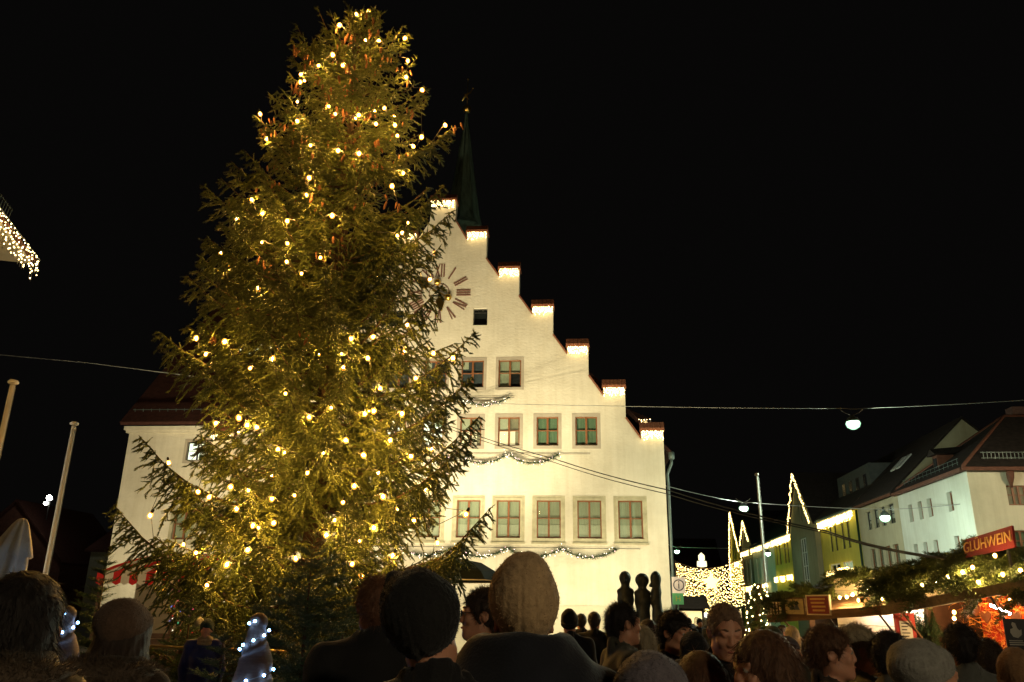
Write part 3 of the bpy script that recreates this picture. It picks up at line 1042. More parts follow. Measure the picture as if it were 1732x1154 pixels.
def street_house(name, label, y0, y1, eave, wall_m, wins, roof_z=12.4, apex=None, gable_near=False, gable_m=None, roof_m=ROOFGREY, proud=0.0, roof=True):
    h = thing(name, (FX + 4, (y0 + y1) / 2, 0), label, 'house', 'houses along the street')
    f = frame((FX - proud, 0, 0), (0, 1, 0), (-1, 0, 0))
    w = MB()
    ol = [(y0, 0), (y1, 0), (y1, eave), (y0, eave)]
    if apex:
        ol = [(y0, 0), (y1, 0), (y1, eave), apex, (y0, eave)]
    wall_poly(w, f, ol, [rect(*q[:4]) for q in wins], 0.4)
    w.box((FX + 0.41, y0 + 0.01, 0), (FX + 8.0, y0 + 0.4, eave - 0.1))
    w.box((FX + 0.41, y1 - 0.4, 0), (FX + 8.0, y1 - 0.01, eave - 0.1))
    if proud:
        w.box((FX - proud + 0.41, y0 + 0.003, 0), (FX + 0.41, y0 + 0.3, eave - 0.1))
    w.build('wall', wall_m, h)
    for q in wins:
        kw = dict(q[4]) if len(q) > 4 else {}
        window(h, f, *q[:4], **{**dict(frame_m=DKFRAME, back=DARKROOM, cols=1, rows=2, fw=0.06, recess=0.12), **kw})
    rx = FX + 4.1
    if roof:
        r = MB()
        if apex:
            ay, az = apex
            for ya, s1 in ((y0 - 0.15, -1), (y1 + 0.15, 1)):
                p = [(FX - proud - 0.15, ya, eave), (FX + 8, ya, eave), (FX + 8, ay, az + 0.12), (FX - proud - 0.15, ay, az + 0.12)]
                r.hexa(p + [(a[0], a[1] + 0.0, a[2] + 0.16) for a in p])
        else:
            p = [(FX - 0.35, y0 - 0.05, eave), (FX - 0.35, y1, eave), (rx, y1, roof_z), (rx, y0 - 0.05, roof_z)]
            r.hexa(p + [(a[0], a[1], a[2] + 0.16) for a in p])
            p = [(FX + 8.6, y0 - 0.05, eave), (FX + 8.6, y1, eave), (rx, y1, roof_z), (rx, y0 - 0.05, roof_z)]
            r.hexa(p + [(a[0], a[1], a[2] + 0.16) for a in p])
        r.build('roof', roof_m, h)
        if not apex:
            gt = MB()
            gt.bar((FX - 0.3, y0, eave + 0.02), (FX - 0.3, y1, eave + 0.02), 0.16, 0.14)
            gt.build('gutter', TERRA if wall_m is CREAM else ZINC, h)
    if gable_near:
        g_ = MB()
        fg = frame((FX, y0 + 0.005, 0), (1, 0, 0), (0, -1, 0))
        wall_poly(g_, fg, [(-0.3, eave), (8.4, eave), (4.1, roof_z + 0.05)], [], 0.3)
        g_.build('gable', gable_m or wall_m, h)
    return h

# beige house with white roller shutters
up = level([kpx(352, 386, 762, 892), kpx(402, 438, 748, 884), kpx(452, 486, 735, 870), kpx(505, 548, 705, 845)])
lo = level([kpx(385, 420, 1028, 1160), kpx(436, 472, 1012, 1154), kpx(492, 527, 1000, 1150), kpx(545, 585, 988, 1150)])
lo = [(q[0], q[1], 3.4, q[3]) for q in lo]
h2 = street_house('gabled_house', 'beige house with white roller shutters between white corner house and yellow house', 46.3, 53.1, 8.15, CREAM,
                  [(*q, dict(blind=(SHUT, 0.62 + 0.08 * (i % 2), 0, 1))) for i, q in enumerate(up)] + [(*q, dict(frame_m=OAK)) for q in lo],
                  gable_near=True, gable_m=CREAM)
sw = MB()
for k in range(2):
    y = 49.3 + k * 0.9
    xx, zz = FX + 1.9, 8.15 + 2.25 * 0.97 + 0.18
    sw.hexa([(xx - .4, y, zz - .38), (xx - .4, y + .6, zz - .38), (xx + .4, y + .6, zz + .42), (xx + .4, y, zz + .42),
             (xx - .43, y, zz - .3), (xx - .43, y + .6, zz - .3), (xx + .37, y + .6, zz + .5), (xx + .37, y, zz + .5)])
sw.build('roof_window', WHFRAME, h2)
# yellow house with tall narrow windows
K2 = dict(ox=1200, oy=780, sc=6.41)
tall = level([kpx(1298, 1332, 715, 988, **K2), kpx(1348, 1385, 697, 978, **K2), kpx(1424, 1466, 672, 958, **K2), kpx(1482, 1526, 650, 944, **K2)])
wide = level([kpx(1305, 1425, 1108, 1250, **K2), kpx(1440, 1560, 1085, 1240, **K2)])
h3 = street_house('yellow_house', 'bright yellow house beside the grey gable, closer to the square', 53.1, 61.9, 8.2, YELLOW,
                  [tuple(q) for q in tall] + [(*q, dict(frame_m=WHFRAME, cols=2, rows=1, back=LITGREEN if i == 1 else DARKROOM, fw=0.09)) for i, q in enumerate(wide)])
dmb = MB()
dmb.box((FX + 1.2, 53.6, 8.8), (FX + 3.6, 60.5, 11.2))
db = dmb.build('long_dormer', mat('slate_cladding', (0.06, 0.065, 0.06), 0.8, 0.2), h3)
for k in range(4):
    dmb = MB()
    dmb.box((FX + 1.17, 54.3 + k * 1.5, 9.6), (FX + 1.2, 54.9 + k * 1.5, 10.6))
    dmb.build('dormer_window', mat('slate_window', (0.02, 0.02, 0.022), 0.2), db)
dp = MB()
dp.tube([(FX - 0.1, 53.15, 0), (FX - 0.1, 53.15, 8.1)], 0.07, 6)
dp.build('drainpipe', mat('dark_green_pipe', (0.01, 0.03, 0.015), 0.5), h3)
# grey gable outlined with lights
gw = [kpx(1045, 1100, 710, 1100, **K2)]
gw = [(64.6, 66.6, 3.2, 7.4, dict(frame_m=WHFRAME, cols=3, rows=4, back=DARKROOM, fw=0.07)), (65.2, 65.75, 8.6, 11.0, dict(cols=1, rows=1))]
h4 = street_house('grey_gable_house', 'narrow grey house whose steep gable is outlined in lights, between the yellow houses', 62.0, 69.4, 8.1, GREYR, gw, apex=(66.05, 12.3), proud=0.35, roof_m=ROOFGREY)
# further houses
K3 = dict(ox=1200, oy=780, sc=6.41)
tall5 = level([kpx(718, 738, 915, 1130, **K3), kpx(748, 775, 905, 1125, **K3), kpx(802, 828, 890, 1115, **K3), kpx(835, 862, 880, 1110, **K3), kpx(888, 905, 865, 1095, **K3), kpx(908, 930, 858, 1090, **K3)])
h5 = street_house('yellow_house', 'yellow house with three pairs of windows, on the far side of the grey gable', 69.5, 77.2, 8.15, YELLOW, [tuple(q) for q in tall5])
h6 = street_house('white_house', 'white house with pale lit windows behind the tall flagpole', 77.3, 87.0, 8.1, MINT,
                  [(80.2, 81.4, 4.6, 7.0, dict(back=LITGREEN, frame_m=WHFRAME, cols=2)), (82.3, 83.5, 4.6, 7.0, dict(back=LITGREEN, frame_m=WHFRAME, cols=2)), (84.6, 85.6, 4.6, 7.0, dict(frame_m=WHFRAME, cols=2))])
h7 = street_house('small_gable_house', 'grey house with a small light-trimmed gable far down the street', 87.1, 93.0, 8.6, GREYR,
                  [(88.2, 89.2, 4.6, 7.2, dict(back=LITGREEN, frame_m=WHFRAME)), (90.3, 91.3, 4.6, 7.2, dict(frame_m=WHFRAME))], apex=(90.0, 11.2))
h8 = street_house('far_gable_house', 'yellow house with the farthest light-trimmed pointed gable of the street', 93.1, 100.0, 7.9, YELLOW,
                  [(95.0, 95.6, 7.2, 9.4), (97.0, 97.6, 7.2, 9.4)], apex=(97.5, 13.0))
# light strings on the houses
def eave_lights(label, y0, y1, z, drop, n, per, r=0.04, npos=0.25):
    icicles(label, fs, y0, y1, z, drop, n, per, r, LEDFAR, 'icicle lights on the street houses', (FX - npos, (y0 + y1) / 2, z - drop), npos=npos)
eave_lights('icicle lights along the eave of the nearer yellow house', 53.5, 61.6, 8.1, 0.62, 60, 5)
eave_lights('icicle lights under the left window pair of the nearer yellow house', 58.4, 60.6, 4.62, 0.55, 20, 5)
eave_lights('icicle lights under the right window pair of the nearer yellow house', 55.4, 57.9, 4.72, 0.55, 20, 5)
eave_lights('icicle lights along the eave of the farther yellow house', 70.0, 77.0, 8.05, 0.6, 50, 5)
for i, q in enumerate(((75.6, 77.0), (73.0, 74.8), (70.3, 72.2))):
    eave_lights('icicle lights under the %s window pair of the farther yellow house' % ('left', 'middle', 'right')[i], q[0], q[1], 4.85, 0.55, 12, 5)
eave_lights('icicle lights along the eave of the white house behind the flagpole', 77.4, 86.8, 8.0, 0.55, 50, 4)
eave_lights('icicle lights under the windows of the white house behind the flagpole', 79.8, 84.0, 4.4, 0.5, 26, 4)
eave_lights('icicle lights under the gable of the grey house far down the street', 88.0, 92.5, 8.0, 0.6, 24, 5)
eave_lights('icicle lights under the farthest pointed gable of the street', 94.0, 96.5, 7.2, 0.6, 16, 5)
eave_lights('icicle lights under the windows of the grey house far down the street', 88.0, 92.0, 4.4, 0.6, 20, 4)
def gable_lights(label, ya, yb, ap, z0, npos, r, lowfar=None):
    t = thing('gable_lights', (FX - npos, ap[0], z0), label, 'string lights', 'light strings on the street gables')
    pts = [(yb, lowfar if lowfar else z0), (yb, z0), ap, (ya, z0)]
    P, wv = [], MB()
    for (a, b), (c, d) in zip(pts[:-1], pts[1:]):
        L = math.hypot(c - a, d - b)
        n = int(L / 0.085)
        for k in range(n):
            s = k / max(1, n)
            P.append(np.array(fs(a + (c - a) * s, b + (d - b) * s, npos)) + rng.normal(size=3) * 0.035)
        if L > 0: wv.bar(fs(a, b, npos), fs(c, d, npos), 0.02)
    wv.build('cable', CABLE, t)
    tag(dots('led_bulbs', P, r, LEDFAR, t), kind='stuff')
gable_lights('string of lights tracing the steep grey gable beside the yellow house', 62.3, 69.3, (66.05, 12.45), 8.15, 0.6, 0.045)
gable_lights('string of lights tracing the small gable far down the street', 87.6, 92.6, (90.0, 11.2), 8.8, 0.25, 0.05)
gable_lights('string of lights tracing the farthest pointed gable of the street', 93.4, 99.6, (97.5, 13.0), 8.2, 0.25, 0.055, 4.5)
# dark houses that close the street and the square
def far_house(label, x0, x1, y, eave, ridge, m, roof_m, windows=(), gable=False, depth=10):
    h = thing('far_house', ((x0 + x1) / 2, y, 0), label, 'house')
    w = MB()
    f = frame((0, y, 0), (1, 0, 0), (0, -1, 0))
    ol = [(x0, 0), (x1, 0), (x1, eave)] + ([((x0 + x1) / 2, ridge)] if gable else []) + [(x0, eave)]
    wall_poly(w, f, ol, [rect(*q) for q in windows], 0.4)
    w.box((x0 + 0.01, y + 0.41, 0), (x1 - 0.01, y + depth, eave))
    w.build('wall', m, h)
    for q in windows:
        window(h, f, *q, frame_m=DKFRAME, back=DARKROOM)
    r = MB()
    if gable:
        xm = (x0 + x1) / 2
        for xa in (x0 - 0.3, x1 + 0.3):
            p = [(xa, y - 0.3, eave - 0.1), (xa, y + depth, eave - 0.1), (xm, y + depth, ridge + 0.05), (xm, y - 0.3, ridge + 0.05)]
            r.hexa(p + [(a[0], a[1], a[2] + 0.18) for a in p])
    else:
        ym = y + depth / 2
        for ya in (y - 0.4, y + depth + 0.4):
            p = [(x0 - 0.3, ya, eave), (x1 + 0.3, ya, eave), (x1 + 0.3, ym, ridge), (x0 - 0.3, ym, ridge)]
            r.hexa(p + [(a[0], a[1], a[2] + 0.18) for a in p])
    r.build('roof', roof_m, h)
    return h
DIMW = mat('dim_render', (0.2, 0.18, 0.14), 0.9, 0.15, 1.0)
far_house('dark house with a small gable closing the far end of the street', 2, 20, 125, 7.5, 12.5, DIMW, ROOFRED, [(5, 6.2, 4, 6), (8, 9.2, 4, 6), (11, 12.2, 4, 6)])
far_house('dark gabled house behind the folded parasol', -49.0, -40.0, 60, 4.6, 9.2, mat('dark_red_boards', (0.085, 0.035, 0.022), 0.9, 0.3), ROOFRED, gable=True)
far_house('dim low house between flagpole and town hall wing', -39.0, -30.0, 62, 5.6, 8.6, mat('dim_green_render', (0.16, 0.16, 0.11), 0.9, 0.1), ROOFRED, [(-33.2, -32.0, 2.6, 4.6)])
# house at the left edge, only its lit eave corner in view
zE = 10.6
e0, e1 = at_z(-70, 285, zE), at_z(52, 440, zE)
U_ = norm(e1 - e0)
N_ = np.array([U_[1], -U_[0], 0])
if N_ @ (CAM - e1) < 0: N_ = -N_
H = thing('eave_house', e1 - U_ * 4 - N_ * 3 - np.array([0, 0, zE]), 'house corner with tiled eave at the edge above the flagpoles', 'house')
fe = frame(e1 * np.array([1, 1, 0]), U_, N_)
w = MB()
w.hexa([fe(-14, 0, -0.75), fe(-0.75, 0, -0.75), fe(-0.75, 0, -9), fe(-14, 0, -9), fe(-14, zE - 0.1, -0.75), fe(-0.75, zE - 0.1, -0.75), fe(-0.75, zE - 0.1, -9), fe(-14, zE - 0.1, -9)])
w.build('wall', MINT2, H)
w = MB()
w.hexa([fe(-14, zE - 0.098, 0.0), fe(0.0, zE - 0.098, 0.0), fe(0.0, zE - 0.098, -9.5), fe(-14, zE - 0.098, -9.5), fe(-14, zE, 0), fe(0, zE, 0), fe(0, zE, -9.5), fe(-14, zE, -9.5)])
w.build('soffit', MINT2, H)
w = MB()
w.add([fe(-14, zE + .01, 0.15), fe(0.15, zE + .01, 0.15), fe(0.15, zE + .01, -9.6), fe(-14, zE + .01, -9.6), fe(-14, zE + 3.8, -4.7), fe(-4.6, zE + 3.8, -4.7)],
      [(0, 1, 5, 4), (1, 2, 5), (2, 3, 4, 5), (3, 0, 4), (3, 2, 1, 0)])
rf = w.build('roof', COPING, H)
w = MB()
for k in range(40):
    u = -1.0 - k * 0.16
    w.bar(fe(u, zE + 0.55, -0.4), fe(u, zE + 1.0, -0.35), 0.02)
for z in (0.6, 0.98):
    w.bar(fe(-0.9, zE + z, -0.38), fe(-8, zE + z, -0.38), 0.03)
w.build('snow_guard', ZINC, rf)
icicles('icicle lights on the eave corner above the flagpoles', fe, -6.0, 0.1, zE + 0.05, 0.8, 40, 5, 0.019, LED, None, e1, npos=0.2)

# ------------------------------------------------------------------ hanging street lamps and wires
def wire(name, label, pts, r, m=STEEL, sag=0.0, n=14):
    P = []
    pts = [np.array(p, float) for p in pts]
    for a, b in zip(pts[:-1], pts[1:]):
        for k in range(n):
            s = k / n
            q = a + (b - a) * s
            q[2] -= sag * 4 * s * (1 - s)
            P.append(q)
    P.append(pts[-1])
    m_ = MB()
    m_.tube(P, r, 5)
    o = m_.build(name, m, None, origin=pts[0])
    return tag(o, label, 'cable')
def street_lamp(label, p, estr, color=(0.5, 1.0, 0.62), r=0.2, hang=0.3):
    p = np.array(p, float)
    t = thing('street_lamp', p + np.array([0, 0, hang + 0.25]), label, 'street lamp', 'lamps hung over the street')
    b = MB()
    b.lathe(p + np.array([0, 0, 0.06]), [(r * 1.05, 0.0), (r * 1.1, 0.05), (r * 0.8, 0.16), (r * 0.3, 0.24), (0.04, 0.28)], 14)
    b.build('housing', ZINC, t)
    b = MB()
    for s in (-1, 1):
        b.tube([p + np.array([0, 0, 0.3]), p + np.array([s * 0.25, 0, 0.42]), p + np.array([s * 0.35, 0, 0.5]), p + np.array([s * 0.4, 0, hang + 0.25])], 0.012, 5)
    b.build('hanger', STEEL, t)
    key = 'lamp_globe_%.2f_%d' % (color[0], estr)
    gm = mat(key, (0.8, 0.9, 0.85), 0.3, emit=color, estr=estr * 1.55, sampling='FRONT')
    place('globe', bulb_mesh('globe', gm, r * 0.8, 0.85), p, t)
    if color[0] < 0.95:
        place('halo_shell', bulb_mesh('halo_shell', glow_shell('green_halo_glow', (0.5, 1.0, 0.62), 0.95), r * 1.2, 0.85), p, t)  # added glowing shell in place of the lamp's green halo
    return t
GREEN, TEAL, WARMG = (0.80, 1.0, 0.74), (0.86, 1.0, 0.84), (1.0, 0.80, 0.50)
L1 = at(1443, 717, 30)
street_lamp('large green-white street lamp hung above the roofs', L1, 1900, GREEN, 0.22)
wire('overhead_wire', 'long overhead wire carrying the largest green-white lamp', [at(770, 681, 35.6), at(1100, 688, 33), at(1428, 691, 30), at(1460, 691, 30), at(1732, 677, 28), at(1900, 668, 27)], 0.016, sag=0.02)
L2 = at(1258, 860, 46)
street_lamp('green-white street lamp hung beside the tall flagpole', L2, 1300, TEAL, 0.22)
wire('overhead_wire', 'overhead wire from the town hall corner to the white corner house', [at(1126, 822, 36.2), at(1250, 849, 46), at(1268, 850, 46), at(1497, 862, 43), at(1640, 851, 38.5)], 0.018, sag=0.05)
L3 = at(1497, 876, 38)
street_lamp('street lamp hung before the roller shutters of the beige house', L3, 800, (0.78, 1.0, 0.82), 0.2, 0.25)
street_lamp('small green street lamp hung far down the street beside the town hall corner', at(1145, 933, 78), 500, (0.32, 1.0, 0.5), 0.22)
street_lamp('small green street lamp hung before the white house', at(1299, 937, 66), 90, (0.66, 1.0, 0.66), 0.2)
wire('overhead_wire', 'far overhead wire with the small green lamp beside the town hall corner', [at(1128, 921, 60), at(1145, 926, 78), at(1300, 929, 74), at(1380, 925, 69)], 0.025)
for k in range(2):
    wire('power_cable', ('upper' if k == 0 else 'lower') + ' of two black cables running from the town hall to the stalls',
         [at(756, 719 + 5 * k, 34.9), at(940, 777 + 6 * k, 30), at(1130, 829 + 7 * k, 24), at(1400, 899 + 3 * k, 17), at(1598, 944 + 2 * k, 12.2)], 0.017 - 0.004 * k, CABLE, sag=0.06)
wire('overhead_wire', 'thin overhead wire between the flagpoles and the spruce', [at(-60, 595, 26), at(150, 614, 27), at(330, 637, 28), at(620, 690, 30)], 0.018)
# added unseen lamps of the same kind for crowd, flagpoles and corner house
street_lamp('added unseen street lamp behind the camera, lighting the crowd', (4.6, -3.6, 4.2), 420, WARMG, 0.22)
street_lamp('added unseen street lamp lighting the flagpoles and folded parasol', (-20.5, 16.5, 6.2), 560, (1.0, 0.88, 0.66), 0.22)
street_lamp('added unseen street lamp lighting the front of the corner house', (21.5, 30.0, 8.6), 1300, WARMG, 0.22)

# ------------------------------------------------------------------ flagpoles
POLE = mat('white_painted_pole', (0.74, 0.73, 0.68), 0.4, 0.06, 3)
def flagpole(label, base, h, r=0.068):
    b = np.array(base, float)
    t = thing('flagpole', b, label, 'flagpole', 'white flagpoles')
    m_ = MB()
    m_.lathe(b, [(r * 1.7, 0), (r * 1.7, 0.12), (r, 0.15), (r, h * 0.35), (r * 0.9, h * 0.352), (r * 0.82, h - 0.05)], 14)
    m_.build('pole', POLE, t)
    m_ = MB()
    m_.lathe(b, [(r * 0.85, h - 0.03), (r * 1.6, h), (r * 1.65, h + 0.03), (r * 1.2, h + 0.07), (0.01, h + 0.08)], 14)
    m_.build('cap', POLE, t)
    m_ = MB()
    m_.tube([b + np.array([r + 0.03, 0, 1.0]), b + np.array([r * 0.85 + 0.02, 0, h - 0.1])], 0.008, 4)
    m_.bar(b + np.array([r, 0, 1.2]), b + np.array([r + 0.08, 0, 1.25]), 0.03)
    m_.build('halyard', STEEL, t)
flagpole('white flagpole beside the folded parasol, nearer the town hall', (-13.7, 20, 0), 6.35)
flagpole('white flagpole at the picture edge, above the folded parasol', (at(23, 645, 15.9)[0], 15.9, 0), 6.35)
flagpole('tall grey flagpole before the street houses', (6.34, 30, 0), 6.6, 0.048)

# ------------------------------------------------------------------ signed-distance shapes (bodies, statues, cloth)
class SDF:
    def __init__(s, lo, hi, h):
        s.lo, s.h = np.array(lo, float), h
        s.n = np.ceil((np.array(hi) - s.lo) / h).astype(int) + 1
        s.D = np.full(s.n, 0.5, np.float32)

    def _win(s, lo, hi):
        a = np.clip(np.floor((lo - s.lo) / s.h).astype(int), 0, s.n - 1)
        b = np.clip(np.ceil((hi - s.lo) / s.h).astype(int) + 1, 1, s.n)
        sl = tuple(slice(x, y) for x, y in zip(a, b))
        g = [(s.lo[i] + s.h * np.arange(a[i], b[i])).astype(np.float32) for i in range(3)]
        return sl, np.meshgrid(*g, indexing='ij', sparse=True)

    def _mix(s, sl, d, k, op):
        D = s.D[sl]
        if op == 'add':
            if k > 0:
                hh = np.clip(0.5 + 0.5 * (D - d) / k, 0, 1)
                s.D[sl] = D + (d - D) * hh - k * hh * (1 - hh)
            else:
                s.D[sl] = np.minimum(D, d)
        elif op == 'sub':
            if k > 0:
                hh = np.clip(0.5 - 0.5 * (D + d) / k, 0, 1)
                s.D[sl] = D + (-d - D) * hh + k * hh * (1 - hh)
            else:
                s.D[sl] = np.maximum(D, -d)

    def cap(s, a, b, ra, rb=None, k=0.02, op='add', sq=(1, 1, 1)):
        rb = ra if rb is None else rb
        sq = np.array(sq, float)
        a, b = np.array(a, float), np.array(b, float)
        m = max(ra, rb) / min(sq.min(), 1) + max(k, 0.01) * 1.5 + 2 * s.h
        sl, (X, Y, Z) = s._win(np.minimum(a, b) - m, np.maximum(a, b) + m)
        d = (b - a)
        L2 = float(d @ d) + 1e-12
        t = np.clip(((X - a[0]) * d[0] + (Y - a[1]) * d[1] + (Z - a[2]) * d[2]) / L2, 0, 1)
        q = np.sqrt(((X - a[0] - d[0] * t) * sq[0]) ** 2 + ((Y - a[1] - d[1] * t) * sq[1]) ** 2 + ((Z - a[2] - d[2] * t) * sq[2]) ** 2)
        s._mix(sl, q - (ra + (rb - ra) * t), k, op)
        return s

    def chain(s, pts, rs, k=0.02, op='add'):
        for i in range(len(pts) - 1):
            s.cap(pts[i], pts[i + 1], rs[i], rs[i + 1], k, op)
        return s

    def ell(s, c, r, k=0.02, op='add', rot=None):
        c, r = np.array(c, float), np.array(r, float)
        m = r.max() + max(k, 0.01) * 1.5 + 2 * s.h
        sl, (X, Y, Z) = s._win(c - m, c + m)
        X, Y, Z = X - c[0], Y - c[1], Z - c[2]
        if rot is not None:
            M = np.array(rot)
            X, Y, Z = M[0, 0] * X + M[1, 0] * Y + M[2, 0] * Z, M[0, 1] * X + M[1, 1] * Y + M[2, 1] * Z, M[0, 2] * X + M[1, 2] * Y + M[2, 2] * Z
        k0 = np.sqrt((X / r[0]) ** 2 + (Y / r[1]) ** 2 + (Z / r[2]) ** 2)
        k1 = np.sqrt((X / r[0] ** 2) ** 2 + (Y / r[1] ** 2) ** 2 + (Z / r[2] ** 2) ** 2) + 1e-6
        s._mix(sl, k0 * (k0 - 1) / k1, k, op)
        return s

    def cut(s, p, nrm, k=0.0):
        """keep the side the normal points away from"""
        nrm = norm(np.array(nrm, float))
        X, Y, Z = s._win(s.lo, s.lo + s.h * s.n)[1]
        d = ((X - p[0]) * nrm[0] + (Y - p[1]) * nrm[1] + (Z - p[2]) * nrm[2]).astype(np.float32)
        s.D = np.maximum(s.D, d)
        return s

    def wrinkle(s, fn):
        X, Y, Z = s._win(s.lo, s.lo + s.h * s.n)[1]
        s.D = s.D + fn(X, Y, Z).astype(np.float32)
        return s

    def mesh(s):
        D = s.D
        ins = D < 0
        nx, ny, nz = D.shape
        def c(A, i, j, k):
            return A[i:nx - 1 + i, j:ny - 1 + j, k:nz - 1 + k]
        cnt = sum(c(ins, i, j, k).astype(np.int8) for i in (0, 1) for j in (0, 1) for k in (0, 1))
        act = (cnt > 0) & (cnt < 8)
        ijk = np.argwhere(act)
        ids = np.full(act.shape, -1, np.int64)
        ids[act] = np.arange(len(ijk))
        acc = np.zeros((len(ijk), 3))
        num = np.zeros(len(ijk))
        offs = [(i, j, k) for i in (0, 1) for j in (0, 1) for k in (0, 1)]
        for o in offs:
            for ax in range(3):
                if o[ax]: continue
                o2 = list(o); o2[ax] = 1
                d0 = D[tuple((ijk + o).T)]
                d1 = D[tuple((ijk + o2).T)]
                m = (d0 < 0) != (d1 < 0)
                t = np.where(m, d0 / np.where(m, d0 - d1, 1), 0)
                p = np.array(o, float)[None] + np.zeros((len(ijk), 3))
                p[:, ax] = t
                acc += p * m[:, None]
                num += m
        V = s.lo + (ijk + acc / num[:, None]) * s.h
        Q = []
        for ax in range(3):
            sl0 = [slice(1, -1)] * 3
            sl0[ax] = slice(0, -1)
            sl1 = [slice(1, -1)] * 3
            sl1[ax] = slice(1, None)
            a, b = ins[tuple(sl0)], ins[tuple(sl1)]
            e = np.argwhere(a != b)
            if not len(e): continue
            first = a[tuple(e.T)]
            base = e.copy()
            for q in range(3):
                if q != ax: base[:, q] += 1
            u, v = [(1, 2), (2, 0), (0, 1)][ax]
            def cell(du, dv):
                cidx = base.copy()
                cidx[:, u] += du
                cidx[:, v] += dv
                return ids[tuple(cidx.T)]
            quad = np.stack([cell(-1, -1), cell(0, -1), cell(0, 0), cell(-1, 0)], 1)
            quad[~first] = quad[~first][:, ::-1]
            Q.append(quad)
        return V, np.concatenate(Q)

# ------------------------------------------------------------------ three bronze figures
BRONZE = mat('dark_bronze', (0.05, 0.058, 0.05), 0.45, 0.3, 6, metal=0.35, bump=0.01, bscale=12, spec=0.5)
def statue(label, x, y, h, kind):
    s = SDF((-0.4, -0.35, -0.02), (0.4, 0.35, 3.1), 0.03)
    if kind == 'profile':
        s.ell((0, 0.0, 2.7), (0.13, 0.165, 0.23), 0.03)
        s.cap((0, -0.1, 2.55), (0, -0.17, 2.5), 0.06, 0.05, 0.03)
        s.cap((0, 0.03, 2.3), (0, 0.02, 2.6), 0.12, 0.115, 0.05)
        s.chain([(0, -0.02, 2.3), (0, 0.02, 1.7), (0, -0.03, 1.2), (0, 0.02, 0.6), (0, 0.0, 0.0)], [0.15, 0.15, 0.18, 0.14, 0.13], 0.08)
        s.ell((0, -0.12, 2.05), (0.13, 0.1, 0.12), 0.06)
        s.ell((0, 0.1, 1.15), (0.15, 0.12, 0.22), 0.06)
    else:
        s.ell((0, 0, 2.72), (0.18 if kind == 'man' else 0.215, 0.17, 0.21), 0.03)
        s.cap((0, 0, 2.3), (0, 0, 2.6), 0.13, 0.125, 0.05)
        s.ell((0, 0, 2.33), (0.265, 0.15, 0.13), 0.08)
        s.ell((0, 0, 2.12), (0.24, 0.145, 0.28), 0.08)
        s.chain([(0, 0, 2.1), (0, 0, 1.72), (0, 0, 1.35), (0, 0, 0.7), (0, 0, 0.0)], [0.22, 0.19, 0.22, 0.18, 0.17], 0.1)
        for q in (-1, 1):
            s.cap((q * 0.1, -0.02, 1.25), (q * 0.09, 0, 0.0), 0.13, 0.1, 0.06)
            if kind == 'woman':
                s.ell((q * 0.1, -0.13, 2.1), (0.075, 0.08, 0.085), 0.03)
        s.ell((0, -0.14, 0.55), (0.02, 0.1, 0.6), 0.05, 'sub')
        if kind == 'woman':
            s.cap((0, -0.17, 2.86), (0, -0.1, 2.4), 0.012, 0.012, 0.03, 'sub')
        else:
            s.cap((0.0, -0.16, 2.7), (0, -0.19, 2.62), 0.03, 0.035, 0.03)
    V, F = s.mesh()
    V = V * (h / 2.93)
    if kind == 'profile':
        a = R(-80)
        V = V @ np.array([[math.cos(a), -math.sin(a), 0], [math.sin(a), math.cos(a), 0], [0, 0, 1]]).T
    V = V + np.array([x, y, 0.0])
    V[:, 2] = np.maximum(V[:, 2], 0)
    o = np_mesh('bronze_statue', V, F, BRONZE, None, (x, y, 0), smooth=True)
    tag(o, label, 'statue', 'bronze figures before the town hall')
statue('bronze figure with smooth round head, farthest of three from the street', 1.23, 26, 2.98, 'man')
statue('bronze female figure standing in the middle of the three', 1.75, 26, 2.92, 'woman')
statue('slim bronze figure in profile, nearest the town hall corner', 2.17, 26, 2.99, 'profile')

from mathutils import noise as mnoise
# ------------------------------------------------------------------ the big spruce
TXX, TYY = -5.1, 15.0
EDGE_L = [(600, 20), (575, 60), (535, 80), (500, 105), (494, 150), (490, 185), (450, 205), (452, 255), (468, 322), (405, 345), (378, 385), (348, 430), (356, 480), (356, 530), (310, 570), (338, 620), (356, 680), (356, 740), (340, 800), (330, 850), (312, 900), (300, 960)]
EDGE_R = [(628, 20), (652, 45), (682, 75), (698, 130), (712, 165), (725, 215), (700, 250), (685, 295), (662, 335), (716, 352), (718, 395), (702, 440), (700, 490), (695, 540), (760, 580), (768, 640), (755, 690), (768, 720), (752, 770), (748, 830), (765, 880), (768, 930)]
def edge(pts):
    q = [at(x, y, TYY) for x, y in pts]
    zs_, rs_ = [p[2] for p in q], [abs(p[0] - TXX) for p in q]
    o_ = np.argsort(zs_)
    return np.array(zs_)[o_], np.array(rs_)[o_]
PL, PR = edge(EDGE_L), edge(EDGE_R)
def prof_az(z, az):
    l, r_ = np.interp(z, *PL), np.interp(z, *PR)
    c_ = math.cos(az)
    m_ = 0.5 * (l + r_)
    return m_ + (r_ - m_) * c_ if c_ > 0 else m_ + (l - m_) * -c_
def prof(z):
    return 0.47 * (np.interp(z, *PL) + np.interp(z, *PR))
limbs = []          # (start, tip, sag, density)
def limb(z0, az, L, zt, dens=1.0):
    a = np.array([TXX, TYY, z0])
    tip = np.array([TXX + L * math.cos(az), TYY + L * math.sin(az), zt])
    limbs.append((a, tip, dens))
z = 1.0
